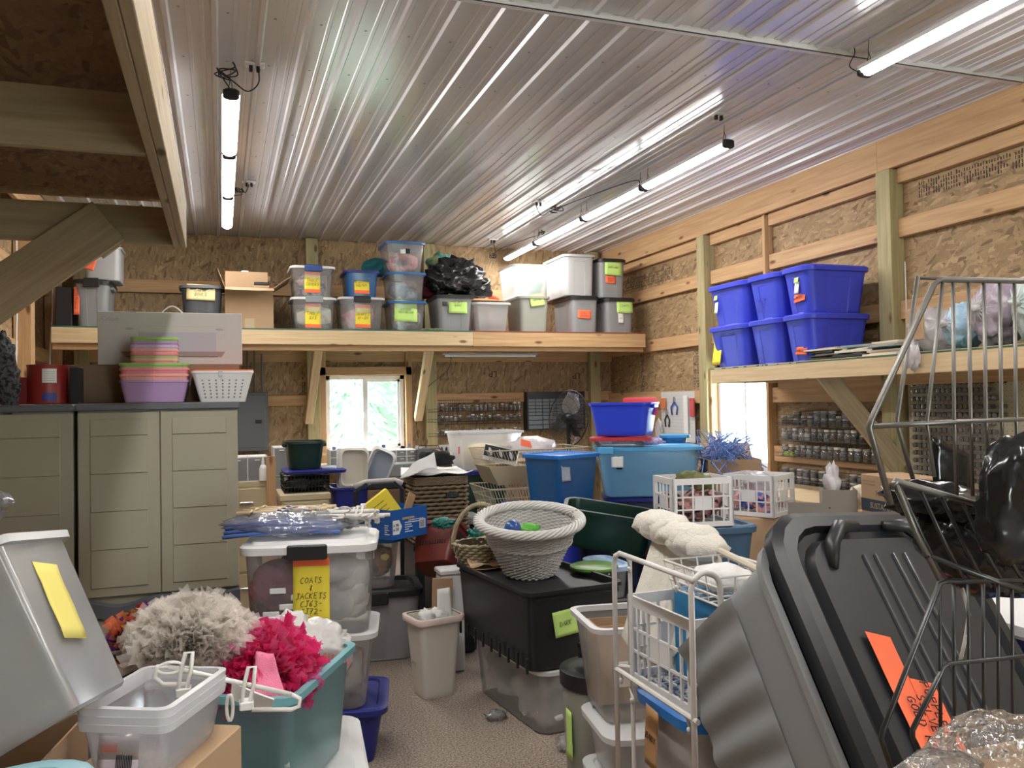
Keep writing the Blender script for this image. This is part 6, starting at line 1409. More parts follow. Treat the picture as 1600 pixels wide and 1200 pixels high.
# grey tote with black lid, clear tote with blue lid, blue printed box
zt_=.43
gk=Tote('large grey tote with heavy black lid on the carpet beside the wastebasket',(.86,5.35,0),.70,.42,.45,GREYP,BLACKP,lidh=.07,r=.07,rz=R_(-6),taper=.88,latch=None)
MB().bbox(-.13,.13,-.24,-.215,.36,.44,.008).build('latch',BLACKP,gk.root)
bl=Tote('clear tote with bright blue lid, dark colourful contents, on the black lidded tote',(.83,5.32,.452),.50,.34,.315,CLEAR,plastic('sky_blue_lid',(.01,.20,.58)),lidh=.03,rz=R_(-6),style='smooth',clear=True,r=.08,latch=CBLUE,taper=.88)
inside(bl,'dark multicoloured toys in the blue lidded clear tote',RAINB,10,.10,.9,seed=6)
sticker(bl.root,bl.surf(.02,.22,'f',.006),.11,.06,PAPERW); sticker(bl.root,bl.surf(.045,.22,'f',.008),.05,.055,BLACKP,rot=.1) if False else sticker(bl.root,bl.surf(.045,.22,'f',.009),.05,.05,BLACKP)
for dx,c,l in ((.13,NOTEY,'yellow'),(-.1,NOTEO,'orange')):
    o=MB().blob((0,0,0),(.028,.01,.022),.2,3,4,2).build('toy_piece',c); o.location=(.83+dx,5.182,.452+.19); tag(o,'%s toy piece pressed against the wall of the blue lidded tote'%l,'toy')
BXB=mat('printed_blue',(.012,.10,.38),.45); 
P0=at(612,845,Z=.785); ab=thing('printed_box','open blue printed carton with white pentagon marks on the bright blue lid','box',(P0.x,P0.y,.786),R_(32))
h=at(612,798,Y=P0.y).z-.786; Wb,Db=.30,.24
# faces: right face along local +x, left face along local +y rotated
MB().loft([[(0,0,0),(Wb,0,0),(Wb,Db,0),(0,Db,0)],[(0,0,h),(Wb,0,h),(Wb,Db,h),(0,Db,h)],[(.004,.004,h),(Wb-.004,.004,h),(Wb-.004,Db-.004,h),(.004,Db-.004,h)],[(.004,.004,.01),(Wb-.004,.004,.01),(Wb-.004,Db-.004,.01),(.004,Db-.004,.01)]]).build('box_body',BXB,ab)
PW=mat('print_white2',(.75,.77,.80),.6)
ML=Matrix.Rotation(-pi/2,4,'Z')   # left face: local x = away -> toward corner
def pent(M,x,z,w,hh): MB().loft([[M@Vector(p) for p in ((x,-.0012,z),(x+w*.7,-.0012,z),(x+w,-.0012,z+hh/2),(x+w*.7,-.0012,z+hh),(x,-.0012,z+hh))],[M@Vector(p) for p in ((x,0,z),(x+w*.7,0,z),(x+w,0,z+hh/2),(x+w*.7,0,z+hh),(x,0,z+hh))]]).build('pentagon_mark',PW,ab)
pent(Matrix(),.01,.03,.075,.085); pent(ML,-.235,.03,.06,.075)
text_mb('x 96\nx 20',.026,T(.036,-.002,.073)@FACE_F).build('printed_count',PEN,ab); text_mb('x\n20',.022,ML@T(-.213,-.002,.068)@FACE_F).build('printed_count',PEN,ab)
text_mb('adlerpur',.022,ML@T(-.165,-.002,h-.03)@FACE_F).build('printed_word',PW,ab)
MB().add([ML@Vector(p) for p in ((-.225,-.0015,h-.04),(-.205,-.0015,h-.04),(-.218,-.0015,h-.012))],[(0,1,2)]).build('triangle_logo',PW,ab)
m=MB(); random.seed(2)
for i in range(5):
    m.box(.11,.11+random.uniform(.03,.07),-.001,0,.035+i*.014,.040+i*.014); 
    m.box(-.06,-.06+random.uniform(.02,.045),-.001,0,.03+i*.013,.035+i*.013,ML)
m.box(.14,.27,-.001,0,h-.075,h-.071); m.box(.17,.27,-.001,0,h-.088,h-.083); m.build('printed_text',PW,ab)
MB().box(.235,.285,-.0012,0,.045,.10).build('barcode_patch',PW,ab); m=MB()
for i in range(8): m.box(.239+i*.005,.2415+i*.005,-.0016,-.0012,.05,.095)
m.build('barcode',PEN,ab)
MB().bbox(.09,.19,-.0015,.0,h-.066,h-.052,.001).build('hand_hole',CARD,ab); MB().box(-.045,-.01,-.001,0,h-.035,h-.018,ML).build('dark_patch',PEN,ab)
Mab=T(P0.x,P0.y,.786)@Matrix.Rotation(R_(32),4,'Z')
o=MB().bbox(-.085,.085,-.02,.02,0,.20,.002).build('yellow_box',NOTEY,M=Mab@T(.10,.09,h-.09)@Matrix.Rotation(R_(-28),4,'Z')@Matrix.Rotation(R_(-35),4,'Y')); tag(o,'yellow printed flat box sticking up out of the blue carton','box')
for z_ in (.06,.09,.12,.15): MB().box(-.05,.03,-.0207,-.02,z_,z_+.006).build('printed_text',mat('print_olive',(.35,.28,.02),.6),o)
o=MB().bbox(-.03,.03,-.006,.006,0,.13,.002).build('beige_card',CARDD,M=Mab@T(.24,.12,h-.05)@Matrix.Rotation(R_(25),4,'Y')); tag(o,'beige card sticking out at the right of the blue carton','card')
lumps('dark odds and ends filling the blue carton',RAINB,(.01,.29,.01,.23,.02,h-.04),8,.08,Mab,cat='sundries',name='sundries',seed=5)
# folding cart handle behind the box
hc=thing('folding_cart','black folding cart frame with a grey grip behind the blue carton','cart',(0,0,0)); Yc2=5.62
A,B_=at(556,850,Y=Yc2),at(556,768,Y=Yc2); C_,D_=at(572,755,Y=Yc2),at(616,752,Y=Yc2); E_,F_=at(628,764,Y=Yc2),at(628,850,Y=Yc2)
MB().tube([(A.x,Yc2,.06),tuple(B_),tuple(C_)],.016,7).build('left_rail',BLACKP,hc); MB().tube([tuple(D_),tuple(E_),(F_.x,Yc2,.06)],.016,7).build('right_rail',BLACKP,hc)
MB().tube([B_+Vector((-.01,0,.03)),C_+Vector((0,0,.01)),D_+Vector((0,0,.01)),E_+Vector((.0,0,.035))],[.022,.016,.016,.022],8).build('grip_bar',mat('grip_grey',(.48,.45,.42),.4),hc,smooth='all')
MB().bbox(A.x-.01,F_.x+.01,Yc2-.02,Yc2+.30,.02,.05,.006).build('foot_plate',BLACKP,hc)
for x_ in (A.x,F_.x): MB().lathe([(.04,-.012),(.05,-.008),(.05,.008),(.04,.012)],14,T(x_-.03,Yc2+.31,.055)@Matrix.Rotation(pi/2,4,'Y')).build('wheel',BLACKP,hc)

# coats tote stack
zb=.60
s0=Tote('navy blue tote on the carpet at the bottom of the COATS and JACKETS stack',(.42,3.96,0),.62,.46,.255,NAVYP,NAVYP,lidh=.03,rz=R_(-12))
s1=Tote('clear tote with white rim between the navy tote and the COATS tote',(.395,3.91,.257),.57,.42,zb-.26,CLEAR,CLRIM,lidh=.02,rz=R_(-12),style='smooth',clear=True)
inside(s1,'red, white and pink folded clothes in the clear tote under the COATS tote',cloth('red_white_cloth',(.45,.08,.10),(.70,.68,.66),9),5,.16,.85,seed=5)
ctb=Tote('big clear tote with white lid, black latch and yellow COATS and JACKETS sign',(.392,3.90,zb),.575,.44,.40,CLEAR,WHITEP,lidh=.05,dome=.012,rz=R_(-12),style='smooth',clear=True,r=.05,taper=.93)
Mcb=T(.392,3.90,zb)@Matrix.Rotation(R_(-12),4,'Z')
lumps('maroon clothes with white tags on the left of the COATS tote',MAROON,(-.25,.0,-.19,.18,.015,.33),7,.16,Mcb,seed=2)
lumps('white fluffy clothes on the right of the COATS tote',WHITEF,(.02,.25,-.19,.18,.015,.32),8,.13,Mcb,seed=3,fold=.3)
o=MB()
for i,(x,z) in enumerate(((-.16,.10),(-.09,.13),(-.13,.20),(-.04,.17),(-.2,.08))): o.bbox(x-.035,x+.035,-.2,-.19,z-.014,z+.014,.004,T(0,0,0)@Matrix.Rotation(0,4,'Y'))
o.build('clothes_tags',WHITEP,M=Mcb); tag(bpy.data.objects['clothes_tags'],'white tags between the maroon clothes in the COATS tote','tags')
u,z=ctb.loc_at(487,924); sg_=sticker(ctb.root,ctb.surf(u,z-.0,'f',.010),.155,.30,NOTEY,['','COATS','&','JACKETS','CJ63-','CJ72-'],.0245,'yellow hand lettered COATS and JACKETS sign',tape=(.43,),seed=2)
MB().bbox(-.085,.085,-.243,-.222,.335,.40,.006).build('latch_body',BLACKP,ctb.root)
# bags and hangers on the coats tote
zc=zb+.40+.014
BHG=mat('blue_hanger_plastic',(.08,.17,.50),.35); 
MH=T(.33,3.92,zc)@Matrix.Rotation(R_(-12),4,'Z')
o=MB()
random.seed(6)
for i in range(12):
    y=-.17+i*.028; z=.02+.006*(i%3)+.03*sin(i/11*pi); o.tube([(-.30,y,z),(-.1,y-.01,z+.016),(.1,y,z+.014),(.2,y+.01,z+.004)],.009,6)
o.build('blue_hangers',BHG,smooth='all',M=MH); bpy.data.objects['blue_hangers']['kind']='stuff'; tag(bpy.data.objects['blue_hangers'],'blue hangers packed inside the clear film bag on the COATS tote','hangers')
FILM=thin_mat('clear_film',(.86,.88,.94),.32,.15,.12,.5,bump=.9,bscale=10,bdist=.03)
o=MB().blob((-.04,0,.05),(.29,.21,.065),.10,2,4,4,flat=-.045,fold=.18).blob((.22,.02,.06),(.08,.09,.05),.25,3,2,3,fold=.4).build('film_bag',FILM,smooth='all',M=MH); tag(o,'clear film bag of blue hangers lying on the white lid','bag')
HW_=mat('hanger_white',(.72,.70,.66),.35); HT_=mat('hanger_tan',(.62,.48,.30),.4)
def clip_hanger(label,M,m,L_=.36,group=None,clips=(-.14,.14)):
    t=thing('clip_hanger',label,'hanger',M=M,group=group)
    MB().tube([(-L_/2,0,0),(L_/2,0,0)],.009,7).build('bar',m,t,smooth='all')
    MB().tube([(0,0,0),(0,0,.03)]+[(.025*cos(a)-.0,0,.055+.025*sin(a)) for a in [R_(-90+i*30) for i in range(9)]],.004,6).build('hook',CHR if m is not HW_ else m,t,smooth='all')
    for x in clips:
        mb=MB(); mb.tube([(x,-.012,-.04),(x-.008,-.006,.03),(x,0,.045),(x+.008,.006,.03),(x,.012,-.04)],.006,6); mb.bbox(x-.012,x+.012,-.016,.016,-.05,-.03,.003); mb.build('clip',m,t,smooth='all')
    return t
random.seed(12)
for i in range(13):
    tan=i in (0,1,2)
    M=T(.31+.018*i,4.08-.024*i,zc+.075+.005*(i%5))@Matrix.Rotation(R_(-16+random.uniform(-14,10)),4,'Z')@Matrix.Rotation(R_(random.uniform(50,110)),4,'X')@Matrix.Rotation(R_(random.uniform(0,6)),4,'Y')
    if tan: M=T(.26+.03*i,3.94+.06*i,zc+.105)@Matrix.Rotation(R_(-2-6*i),4,'Z')@Matrix.Rotation(R_(80),4,'X')
    clip_hanger('%s plastic clip hanger in the pile above the film bag on the COATS tote'%('tan' if tan else 'white'),M,HT_ if tan else HW_,.40,'clip hangers on the COATS tote')

# teal tote with pompoms
wt=Tote('white lidded tote under the teal tote',(.15,2.95,0),.62,.78,.385,mat('white_tote_side',(.6,.6,.6),.4),WHITEP,lidh=.04,dome=.01,rz=R_(-5),style='smooth')
tl_=Tote('teal see-through tote full of tulle in the centre foreground',(.135,2.826,.40),.42,.57,.355,TEALC,None,rz=R_(-27.4),style='smooth',clear=True,taper=.86,r=.035,rim=.018)
MB().loft([ringp(.211,.286,.05,.333),ringp(.213,.288,.05,.357),ringp(.190,.265,.04,.357),ringp(.188,.263,.04,.335)],False,False).build('rim',mat('teal_rim',(.15,.37,.40),.3),tl_.root,smooth=35)
Mt=T(*tl_.loc)@Matrix.Rotation(tl_.rz,4,'Z')
lumps('grey green and white things low inside the teal tote',cloth('grey_green',(.10,.17,.17),(.5,.55,.5),8),(-.17,.17,-.24,.24,.015,.24),8,.13,Mt,seed=8,cat='sundries',name='sundries')
def tulle(name,label,c,r,mats,n=260,seed=0,l=.09,sp=True,M=None):
    random.seed(seed); root=thing(name,label,'tulle pompom',c); 
    for mi,m_ in enumerate(mats):
        mb=MB()
        for i in range(int(n//len(mats)*1.12)):
            big_=i>=n//len(mats)
            th=random.uniform(0,2*pi); cz=random.uniform(-.5,1); s_=sqrt(max(0,1-cz*cz)); d=Vector((s_*cos(th),s_*sin(th),cz))
            p0=Vector((d.x*r[0],d.y*r[1],d.z*r[2]))*random.uniform(.15,.6); ln=l*random.uniform(.7,1.3)
            e=d.orthogonal().normalized(); e=Matrix.Rotation(random.uniform(0,2*pi),3,d)@e; f=d.cross(e)
            end=Vector((d.x*r[0],d.y*r[1],d.z*r[2]))*(random.uniform(1.02,1.28) if big_ else random.uniform(.85,1.08))
            K=6; base=[]; top=[]
            for k in range(K+1):
                u=-1+2*k/K; wv=.012*(1 if k%2 else -1)
                base.append(p0+e*u*ln*.12); top.append(end+e*u*ln*.45+f*(wv+random.uniform(-.01,.01))+d*random.uniform(-.012,.012))
            mid=[(a*.45+b_*.55)+f*random.uniform(-.008,.008) for a,b_ in zip(base,top)]
            mb.loft([base,mid,top],False,False,closed=False)
        o_=mb.build('ruffles',m_,root,smooth='all'); o_['kind']='stuff'
    mb=MB()
    for i in range(90):
        th=random.uniform(0,2*pi); cz=random.uniform(-.3,1); s_=sqrt(1-cz*cz); p=Vector((s_*cos(th)*r[0],s_*sin(th)*r[1],cz*r[2]))*random.uniform(.8,1.0); q=random.uniform(.0012,.0028)
        mb.add([p+Vector((q,0,0)),p+Vector((0,0,q)),p-Vector((q,0,0)),p-Vector((0,0,q)),p+Vector((0,-q,0)),p+Vector((0,q,0))],[(0,1,4),(1,2,4),(2,3,4),(3,0,4),(1,0,5),(2,1,5),(3,2,5),(0,3,5)])
    o_=mb.build('sequins',mat('sequin',(.9,.9,.92),.08,metal=1),root); o_['kind']='stuff'; return root
TW=thin_mat('tulle_white',(.97,.93,.88),.38,.5,-1,.55); TP_=thin_mat('tulle_pink',(.90,.07,.26),.55,.5,-1,.5); TP2=thin_mat('tulle_rose',(.92,.22,.45),.42,.5,-1,.5)
TM=[thin_mat('tulle_'+n_,c_,.6,.5,-1,.5) for n_,c_ in (('red',(.65,.06,.05)),('gold',(.65,.36,.06)),('purple',(.18,.06,.30)),('coral',(.85,.28,.16)))]
q=at(432,1025,Y=2.78); tulle('tulle_pompom','hot pink tulle pompom with sequins in the teal tote',(q.x-.035,q.y-.02,q.z-.045),(.160,.18,.150),[TP_,TP2],620,1,.08)
o=MB().sheet((-.04,-.06,0),(.05,-.06,-.01),(.02,.0,.10),(-.03,.02,.10),6,6,.01,20,3).build('pink_felt',mat('pink_glitter',(.80,.20,.33),.4,bump=1,bscale=300,bdist=.004),solid=.003,smooth='all'); o.location=at(417,1075,Y=2.58); tag(o,'sparkly pink fabric corner in front of the hot pink tulle','fabric')
q=at(290,985,Y=2.75); tulle('tulle_pompom','large white tulle pompom with silver sequins',(q.x+.015,q.y+.04,q.z-.040),(.175,.17,.130),[TW],800,2,.08)
q=at(222,1018,Y=2.93); tulle('tulle_pompom','red, gold and purple tulle pompom at the left of the white one',(q.x,q.y,q.z-.02),(.115,.12,.145),TM,420,3,.07)
gb2=Tote('grey green tote holding the white and the multicoloured pompoms',(at(250,1050,Y=2.95).x-.16,3.08,.0),.56,.40,.69,mat('sage_plastic',(.14,.17,.16),.4),None,rz=R_(3),style='smooth',taper=.9)
MB().box(-.24,.24,-.17,.17,.60,.61).build('inner_board',CARDD,gb2.root)
SHB=thin_mat('shopping_bag',(.92,.89,.87),.9,.4,.02,.4,bump=.8,bscale=10,bdist=.03)
q=at(487,1012,Y=3.0); o=MB().blob((0,0,0),(.15,.13,.12),.12,2,6,4,fold=.25).blob((-.08,.02,.09),(.09,.06,.06),.2,3,9,3,fold=.4).build('shopping_bag',SHB,smooth='all'); o.location=(q.x+.0,q.y+.03,q.z-.025); tag(o,'white plastic shopping bag with faint red print at the back of the teal tote','bag')
m=MB(); 
for i in range(7): m.sheet((.03+.013*i,-.128,.008-.004*i),(.040+.013*i,-.126,.007-.004*i),(.040+.013*i,-.128,.030-.004*i),(.03+.013*i,-.130,.031-.004*i),1,1,0)
m.build('red_print',mat('faint_red',(.72,.25,.2),.6),o)
# skirt hanger lying over the teal tote
a=at(262,1042,Y=2.25); b_=at(455,1085,Y=2.30); 
sk=thing('skirt_hanger','white plastic skirt hanger with clips lying across the tote corner','hanger',(0,0,0)); d=(b_-a)
MB().tube([a,b_],.0065,8).build('bar',HW_,sk,smooth='all')
def loop(c,rx,rz_,M=None,r=.006,tilt=0): return [c+Vector((rx*cos(t_),-.004,rz_*sin(t_)+tilt*rx*cos(t_))) for t_ in [2*pi*k/14 for k in range(14)]]
MB().tube([b_,b_+Vector((.022,0,-.014)),b_+Vector((.020,0,-.034)),b_+Vector((.0,0,-.040)),b_+Vector((-.10,.01,-.03))],.006,8).build('end_bend',HW_,sk,smooth='all')
MB().tube([a,a+Vector((-.022,0,.004)),a+Vector((-.030,0,-.022)),a+Vector((-.012,0,-.042)),a+Vector((.05,0,-.05))],.0065,8).build('end_bend',HW_,sk,smooth='all')
for k,f in enumerate((.12,.62)):
    c=a+d*f; MB().tube([c+Vector((-.012,-.012,-.045)),c+Vector((-.006,-.010,.0)),c+Vector((.006,-.008,.045)),c+Vector((.022,-.008,.045)),c+Vector((.018,-.010,.0)),c+Vector((.008,-.012,-.045))],.0055,7,closed=True).build('clip',HW_,sk,smooth='all')
    MB().bbox(c.x-.018,c.x+.018,c.y-.02,c.y+.02,c.z-.062,c.z-.04,.003).build('clip_foot',HW_,sk)
MB().tube(loop(a+d*.02+Vector((.0,0,-.0)),.03,.014),.004,6,closed=True).build('ring',HW_,sk,smooth='all')
hk=at(359,1105,Y=2.36); MB().tube(loop(hk,.008,.034),.005,6,closed=True).build('hook_ring',HW_,sk,smooth='all'); 
o=MB().sheet(at(365,1062,Y=2.42),at(430,1090,Y=2.38),at(425,1096,Y=2.50)+Vector((0,0,-.02)),at(362,1090,Y=2.45),8,6,.006).build('white_card',PAPERW,solid=.004); tag(o,'white card with tiny specks under the skirt hanger','card')

# shoe box bins, cartons and light blue lid on the left
SB=thin_mat('clear_shoebox',(.86,.86,.88),.26,.15,.10)
Nn=(-.119,2.02)
for i,l in enumerate(('lowest of three nested clear shoebox bins, printed label on its side','middle one of three nested clear shoebox bins','topmost of three nested clear shoebox bins')):
    tt=Tote(l,(-.155,2.20,.765+.018*i),.225,.30,.125,SB,None,rz=R_(-26),style='smooth',clear=True,taper=.86,r=.02,rim=.008,rimmat=mat('clear_rim',(.85,.85,.87),.2,alpha=.6),name='shoebox_bin',cat='bin')
    if i==0:
        st_=sticker(tt.root,tt.surf(-.02,.05,'f',.003),.10,.075,mat('label_lilac',(.62,.55,.62),.5,alpha=.9)); MB().box(-.03,.01,-.0008,0,.0,.02,tt.surf(-.03,.055,'f',.006)).build('orange_patch',NOTEO,st_)
        m=MB()
        for k in range(10): m.box(-.002+k*.004,-.0+k*.004,-.0008,0,-.03,.0,tt.surf(-.02,.05,'f',.006))
        m.build('barcode',PEN,st_)
cb1=carton('brown cardboard box under the clear shoebox bins',(-.17,2.20,0),.28,.40,.762,R_(-26),open_=False,tape=False)
cb2=carton('open cardboard box under the leaning frosted tote',(-.62,2.30,0),.50,.40,.80,R_(-10),open_=True)
lb=Tote('round cornered light blue lidded tote at the lower left corner',(-.44,1.60,.55),.46,.34,.385,CLEARW,mat('aqua_lid',(.30,.55,.62),.25,alpha=.85),lidh=.03,rz=R_(14),style='smooth',clear=True,r=.07,rim=.02)
for i,(dx,dy) in enumerate(((.05,.02),(.1,-.05),(-.02,-.06),(.0,.08),(-.1,.0),(.13,.07))): MB().lathe([(.018,0),(.018,.001)],14,T(dx,dy,.3985)@Matrix.Rotation(.4,4,'Z')@Matrix.Diagonal((1.4,.7,1,1))).build('oval_mark',mat('aqua_pale',(.55,.72,.78),.3),lb.root)
inside(lb,'white cloth in the aqua lidded tote',WHITEF,3,.12,.6,seed=3)
o=MB().bbox(-.22,.22,-.16,.16,0,.548,.01).build('support_box',CARD); o.location=(-.44,1.62,0); o.rotation_euler=(0,0,R_(14)); tag(o,'carton under the aqua lidded tote','box')
# leaning frosted tote
FROST=thin_mat('frosted_grey',(.72,.74,.76),.50,.2,.10)
cN=at(118,1112,Y=1.95); Wt_,Dt_,Ht_=.44,.34,.40; tp=.90
Ml=T(cN.x,cN.y,cN.z)@Matrix.Rotation(R_(-11),4,'Z')@Matrix.Rotation(R_(-29),4,'Y')@Matrix.Rotation(R_(-8),4,'X')@T(-(Wt_/2-.016)*tp*.96,(Dt_/2-.016)*tp*.96,0)
lt=Tote('empty frosted tote leaning over at the left edge, torn yellow paper taped on it',(0,0,0),Wt_,Dt_,Ht_,FROST,None,style='smooth',clear=True,taper=tp,r=.022,M=Ml,rimmat=CLRIM)
lt.loc=Vector((0,0,0))
k=1.0; Mr=T(Wt_/2*.94-.012,-.0,.22)@Matrix.Rotation(pi/2,4,'Z')
sticker(lt.root,T(.195+.008,-.02,.235)@Matrix.Rotation(pi/2,4,'Z')@Matrix.Rotation(R_(10),4,'Y'),.10,.19,mat('pale_yellow_paper',(.72,.62,.16),.85),label='torn yellow paper note')
MB().bbox(-.20,-.06,-.19,-.165,Ht_-.10,Ht_-.02,.008).build('latch',mat('smoke_latch',(.03,.035,.04),.3),lt.root,label='dark clamp latch')
q=at(15,775,Y=2.6); o=MB().blob((0,0,0),(.10,.06,.08),.3,3,3,3,fold=.5).build('clear_bag',FILM,smooth='all'); o.location=(q.x-.10,q.y,q.z-.02); tag(o,'piece of clear film bag at the left edge above the leaning tote','bag')

# ================================================================ right foreground
ROD=mat('white_coated_rod',(.74,.72,.70),.35)
rk=thing('wire_rack_stand','white coated wire rack frame standing right of the aisle','rack',(0,0,0)); XR1=1.18; zT=1.117; zL=.745
def post(y,z1,x=XR1,r=.0085,nm='post'): MB().tube([(x,y,0),(x,y,z1-.04),(x,y-.012,z1-.012),(x,y-.04,z1)],r,8).build(nm,ROD,rk,smooth='all')
post(2.40,zT); MB().tube([(XR1,2.36,zT),(XR1,1.93,zT)],.0085,8).build('top_rail',ROD,rk,smooth='all'); MB().tube([(XR1+.02,2.33,zT-.004),(XR1+.02,2.33,0)],.007,8).build('post',ROD,rk)
MB().tube([(XR1,2.40,zL),(XR1,1.92,zL)],.008,8).build('lower_rail',ROD,rk); MB().tube([(XR1,2.40,zL+.01),(XR1+.04,2.36,zL+.01)],.006,6).build('link',ROD,rk)
ym=1.94; MB().tube([(XR1,ym,0),(XR1,ym,zT-.03)]+[(XR1+.045-.045*cos(t_),ym,zT-.03+.045*sin(t_)) for t_ in [pi*k/8 for k in range(9)]]+[(XR1+.09,ym,0)],.0085,8).build('end_loop',ROD,rk,smooth='all')
for (y,z) in ((2.33,zT-.03),(2.05,zT-.03),(2.40,zL-.02),(2.33,zL-.06),(2.0,zL-.03)): MB().tube([(XR1+.012,y,z+.02),(XR1+.02,y-.005,z-.012),(XR1+.008,y-.02,z-.02),(XR1+.0,y-.03,z-.004)],.005,6).build('hook',ROD,rk,smooth='all')
MB().tube([(XR1+.0,ym,zT-.28),(XR1+.09,ym,zT-.28)],.007,7).build('cross_rail',ROD,rk)
# clear totes by the rack
k1=corner_tote('frosted tote standing on the floor, lowest of the stack behind the white rack',(1.275,2.66),0,.20,.42,.38,-8,body=CLEARW,lid=CLRIM,style='smooth',clear=True,lidh=.02)
k2=corner_tote('frosted tote in the middle of the stack behind the white rack',(1.27,2.65),.21,.20,.42,.38,-8,body=CLEARW,lid=CLRIM,style='smooth',clear=True,lidh=.02)
k3=corner_tote('open clear tote holding a brown carton and white paper, top of its stack',(1.262,2.735),.415,.355,.42,.37,-8,body=CLEAR,lid=None,style='smooth',clear=True,taper=.80,rimmat=CLRIM,r=.04)
Mk=T(*k3.loc)@Matrix.Rotation(k3.rz,4,'Z')
o=carton('brown carton inside the open clear tote behind the rack',(0,0,0),.27,.13,.30,M=Mk@T(-.01,.07,.015),open_=True); o=MB().blob((.12,.0,.28),(.06,.09,.08),.2,3,4,3,fold=.4).build('white_paper',PAPERW,smooth='all',M=Mk); tag(o,'crumpled white paper in the open clear tote','paper')
o=MB().bbox(-.13,.13,-.155,-.125,.13,.22,.006).build('egg_carton',mat('pulp',(.6,.55,.48),.9),M=Mk); tag(o,'cream pulp tray standing against the wall of the open clear tote','tray')
gc=thing('trash_can','grey trash can with black rim beside the stack of clear totes','trash can',(1.62,3.33,0)); 
MB().lathe([(.13,0),(.14,.02),(.155,.42),(.15,.42),(.13,.02)],28).build('can_body',GREYO,gc,smooth=40); MB().lathe([(.155,.40),(.165,.41),(.165,.47),(.145,.48),(.11,.475)],28).build('can_rim',BLACKP,gc,smooth=40)
gc.location=(at(905,1100,Y=3.2).x+.10,3.22,0); sticker(gc,T(-.152,-.03,.22)@Matrix.Rotation(-pi/2,4,'Z'),.06,.2,NOTEG)
o=MB().blob((0,0,.0),(.09,.09,.08),.25,3,7,3,fold=.4,flat=-.06).build('dark_bag',BAG,smooth='all'); o.location=(gc.location.x,3.22,.55); tag(o,'dark brown bag bulging from the black rimmed can','bag')
o=MB().lathe([(.03,0),(.035,.01),(.035,.10),(.012,.14),(.012,.16)],14,Matrix.Rotation(pi/2,4,'Y')).build('plastic_bottle',FILM,smooth=40); q=at(868,1158,Z=.036); o.location=(q.x,q.y-.04,.038); o.rotation_euler=(0,0,.2); tag(o,'clear plastic bottle lying on the carpet beside the clear tote','bottle')
o=MB().blob((0,0,0),(.06,.04,.022),.3,3,4,3,fold=.6,flat=-.018).build('film_scrap',FILM,smooth='all'); q=at(775,1118,Z=.02); o.location=(q.x,q.y,.022); tag(o,'scrap of clear film on the carpet near the clear tote','film')
# milk crate beyond the rack
cr3=crate('white plastic crate right behind the white rack, blue folder inside',(1.425,2.27,.69),.34,.37,.275,R_(2),cols=6,rows=3)
o=MB().bbox(-.02,.13,-.15,.14,.0,.285,.006).build('blue_folder',mat('folder_blue',(.02,.20,.42),.45)); o.location=(1.43,2.29,.70); tag(o,'bright blue folder box standing in the crate behind the rack','folder')
wire_basket('wire_basket','small white wire basket on the blue folder in the crate',(1.44,2.18,1.005),.24,.30,.085,ROD,.85,.05,.0028,rimr=.004)
o=MB().blob((0,0,0),(.09,.10,.04),.2,3,2,3,flat=-.03).build('white_cloths',WHITEF,smooth='all'); o.location=(1.45,2.2,1.05); tag(o,'white cloth in the small wire basket above the crate','cloth')
o=MB().loft([[Vector((v.x,0,v.y)) for v in rr(.045,.075,.04)],[Vector((v.x,.03,v.y)) for v in rr(.045,.075,.04)]]).build('brown_case',mat('case_brown',(.07,.06,.05),.4),smooth=35); q=at(1038,925,Y=2.72); o.location=q; tag(o,'dark brown rounded case behind the wire basket','case')
o=MB().bbox(-.17,.17,-.18,.18,0,.685-.30,.01).build('support_box',CARD); o.location=(1.425,2.27,0); tag(o,'brown carton on the floor behind the white rack','box')
b5=Tote('tote with bright blue lid under the crate, brown tag tied on',(1.425,2.26,.388),.34,.36,.29,GREYL,CBLUE,lidh=.05,style='smooth')
sticker(b5.root,T(-.185,.03,.17)@Matrix.Rotation(-pi/2,4,'Z')@Matrix.Rotation(.1,4,'Y'),.075,.19,mat('kraft_tag',(.48,.28,.12),.8),['BABY'],.02,label='brown kraft paper tag',name='paper_tag')
# green lid, pale blue lidded tote
o=MB().lathe([(.12,0),(.13,.01),(.13,.02),(.11,.028)],28).build('storage_cover',plastic('moss_plastic',(.10,.24,.03)),smooth=40); q=at(925,890,Z=.70); o.location=(q.x+.03,q.y+.04,.692); tag(o,'lime green round lid on the far end of the black tote','lid')
pt_=shelf_tote('tote with pale blue lid between the green lid and the coat',948,992,884,962,4.05,.34,.52,body=CLEAR,lid=mat('pale_blue_lid',(.35,.48,.66),.35),style='smooth',clear=True,lidh=.03)
o=MB().bbox(-.2,.2,-.15,.15,0,.518,.01).build('support_box',BLACKP); o.location=(pt_.loc.x+.1,pt_.loc.y,0); tag(o,'black box under the pale blue lidded tote','box')
o=MB().blob((0,0,0),(.035,.04,.05),.2,3,5,3,fold=.3).build('red_cloth',cloth('coral_cloth',(.55,.08,.07))); o.location=at(948,950,Y=3.98); tag(o,'coral cloth scrap beside the pale blue lidded tote','cloth')
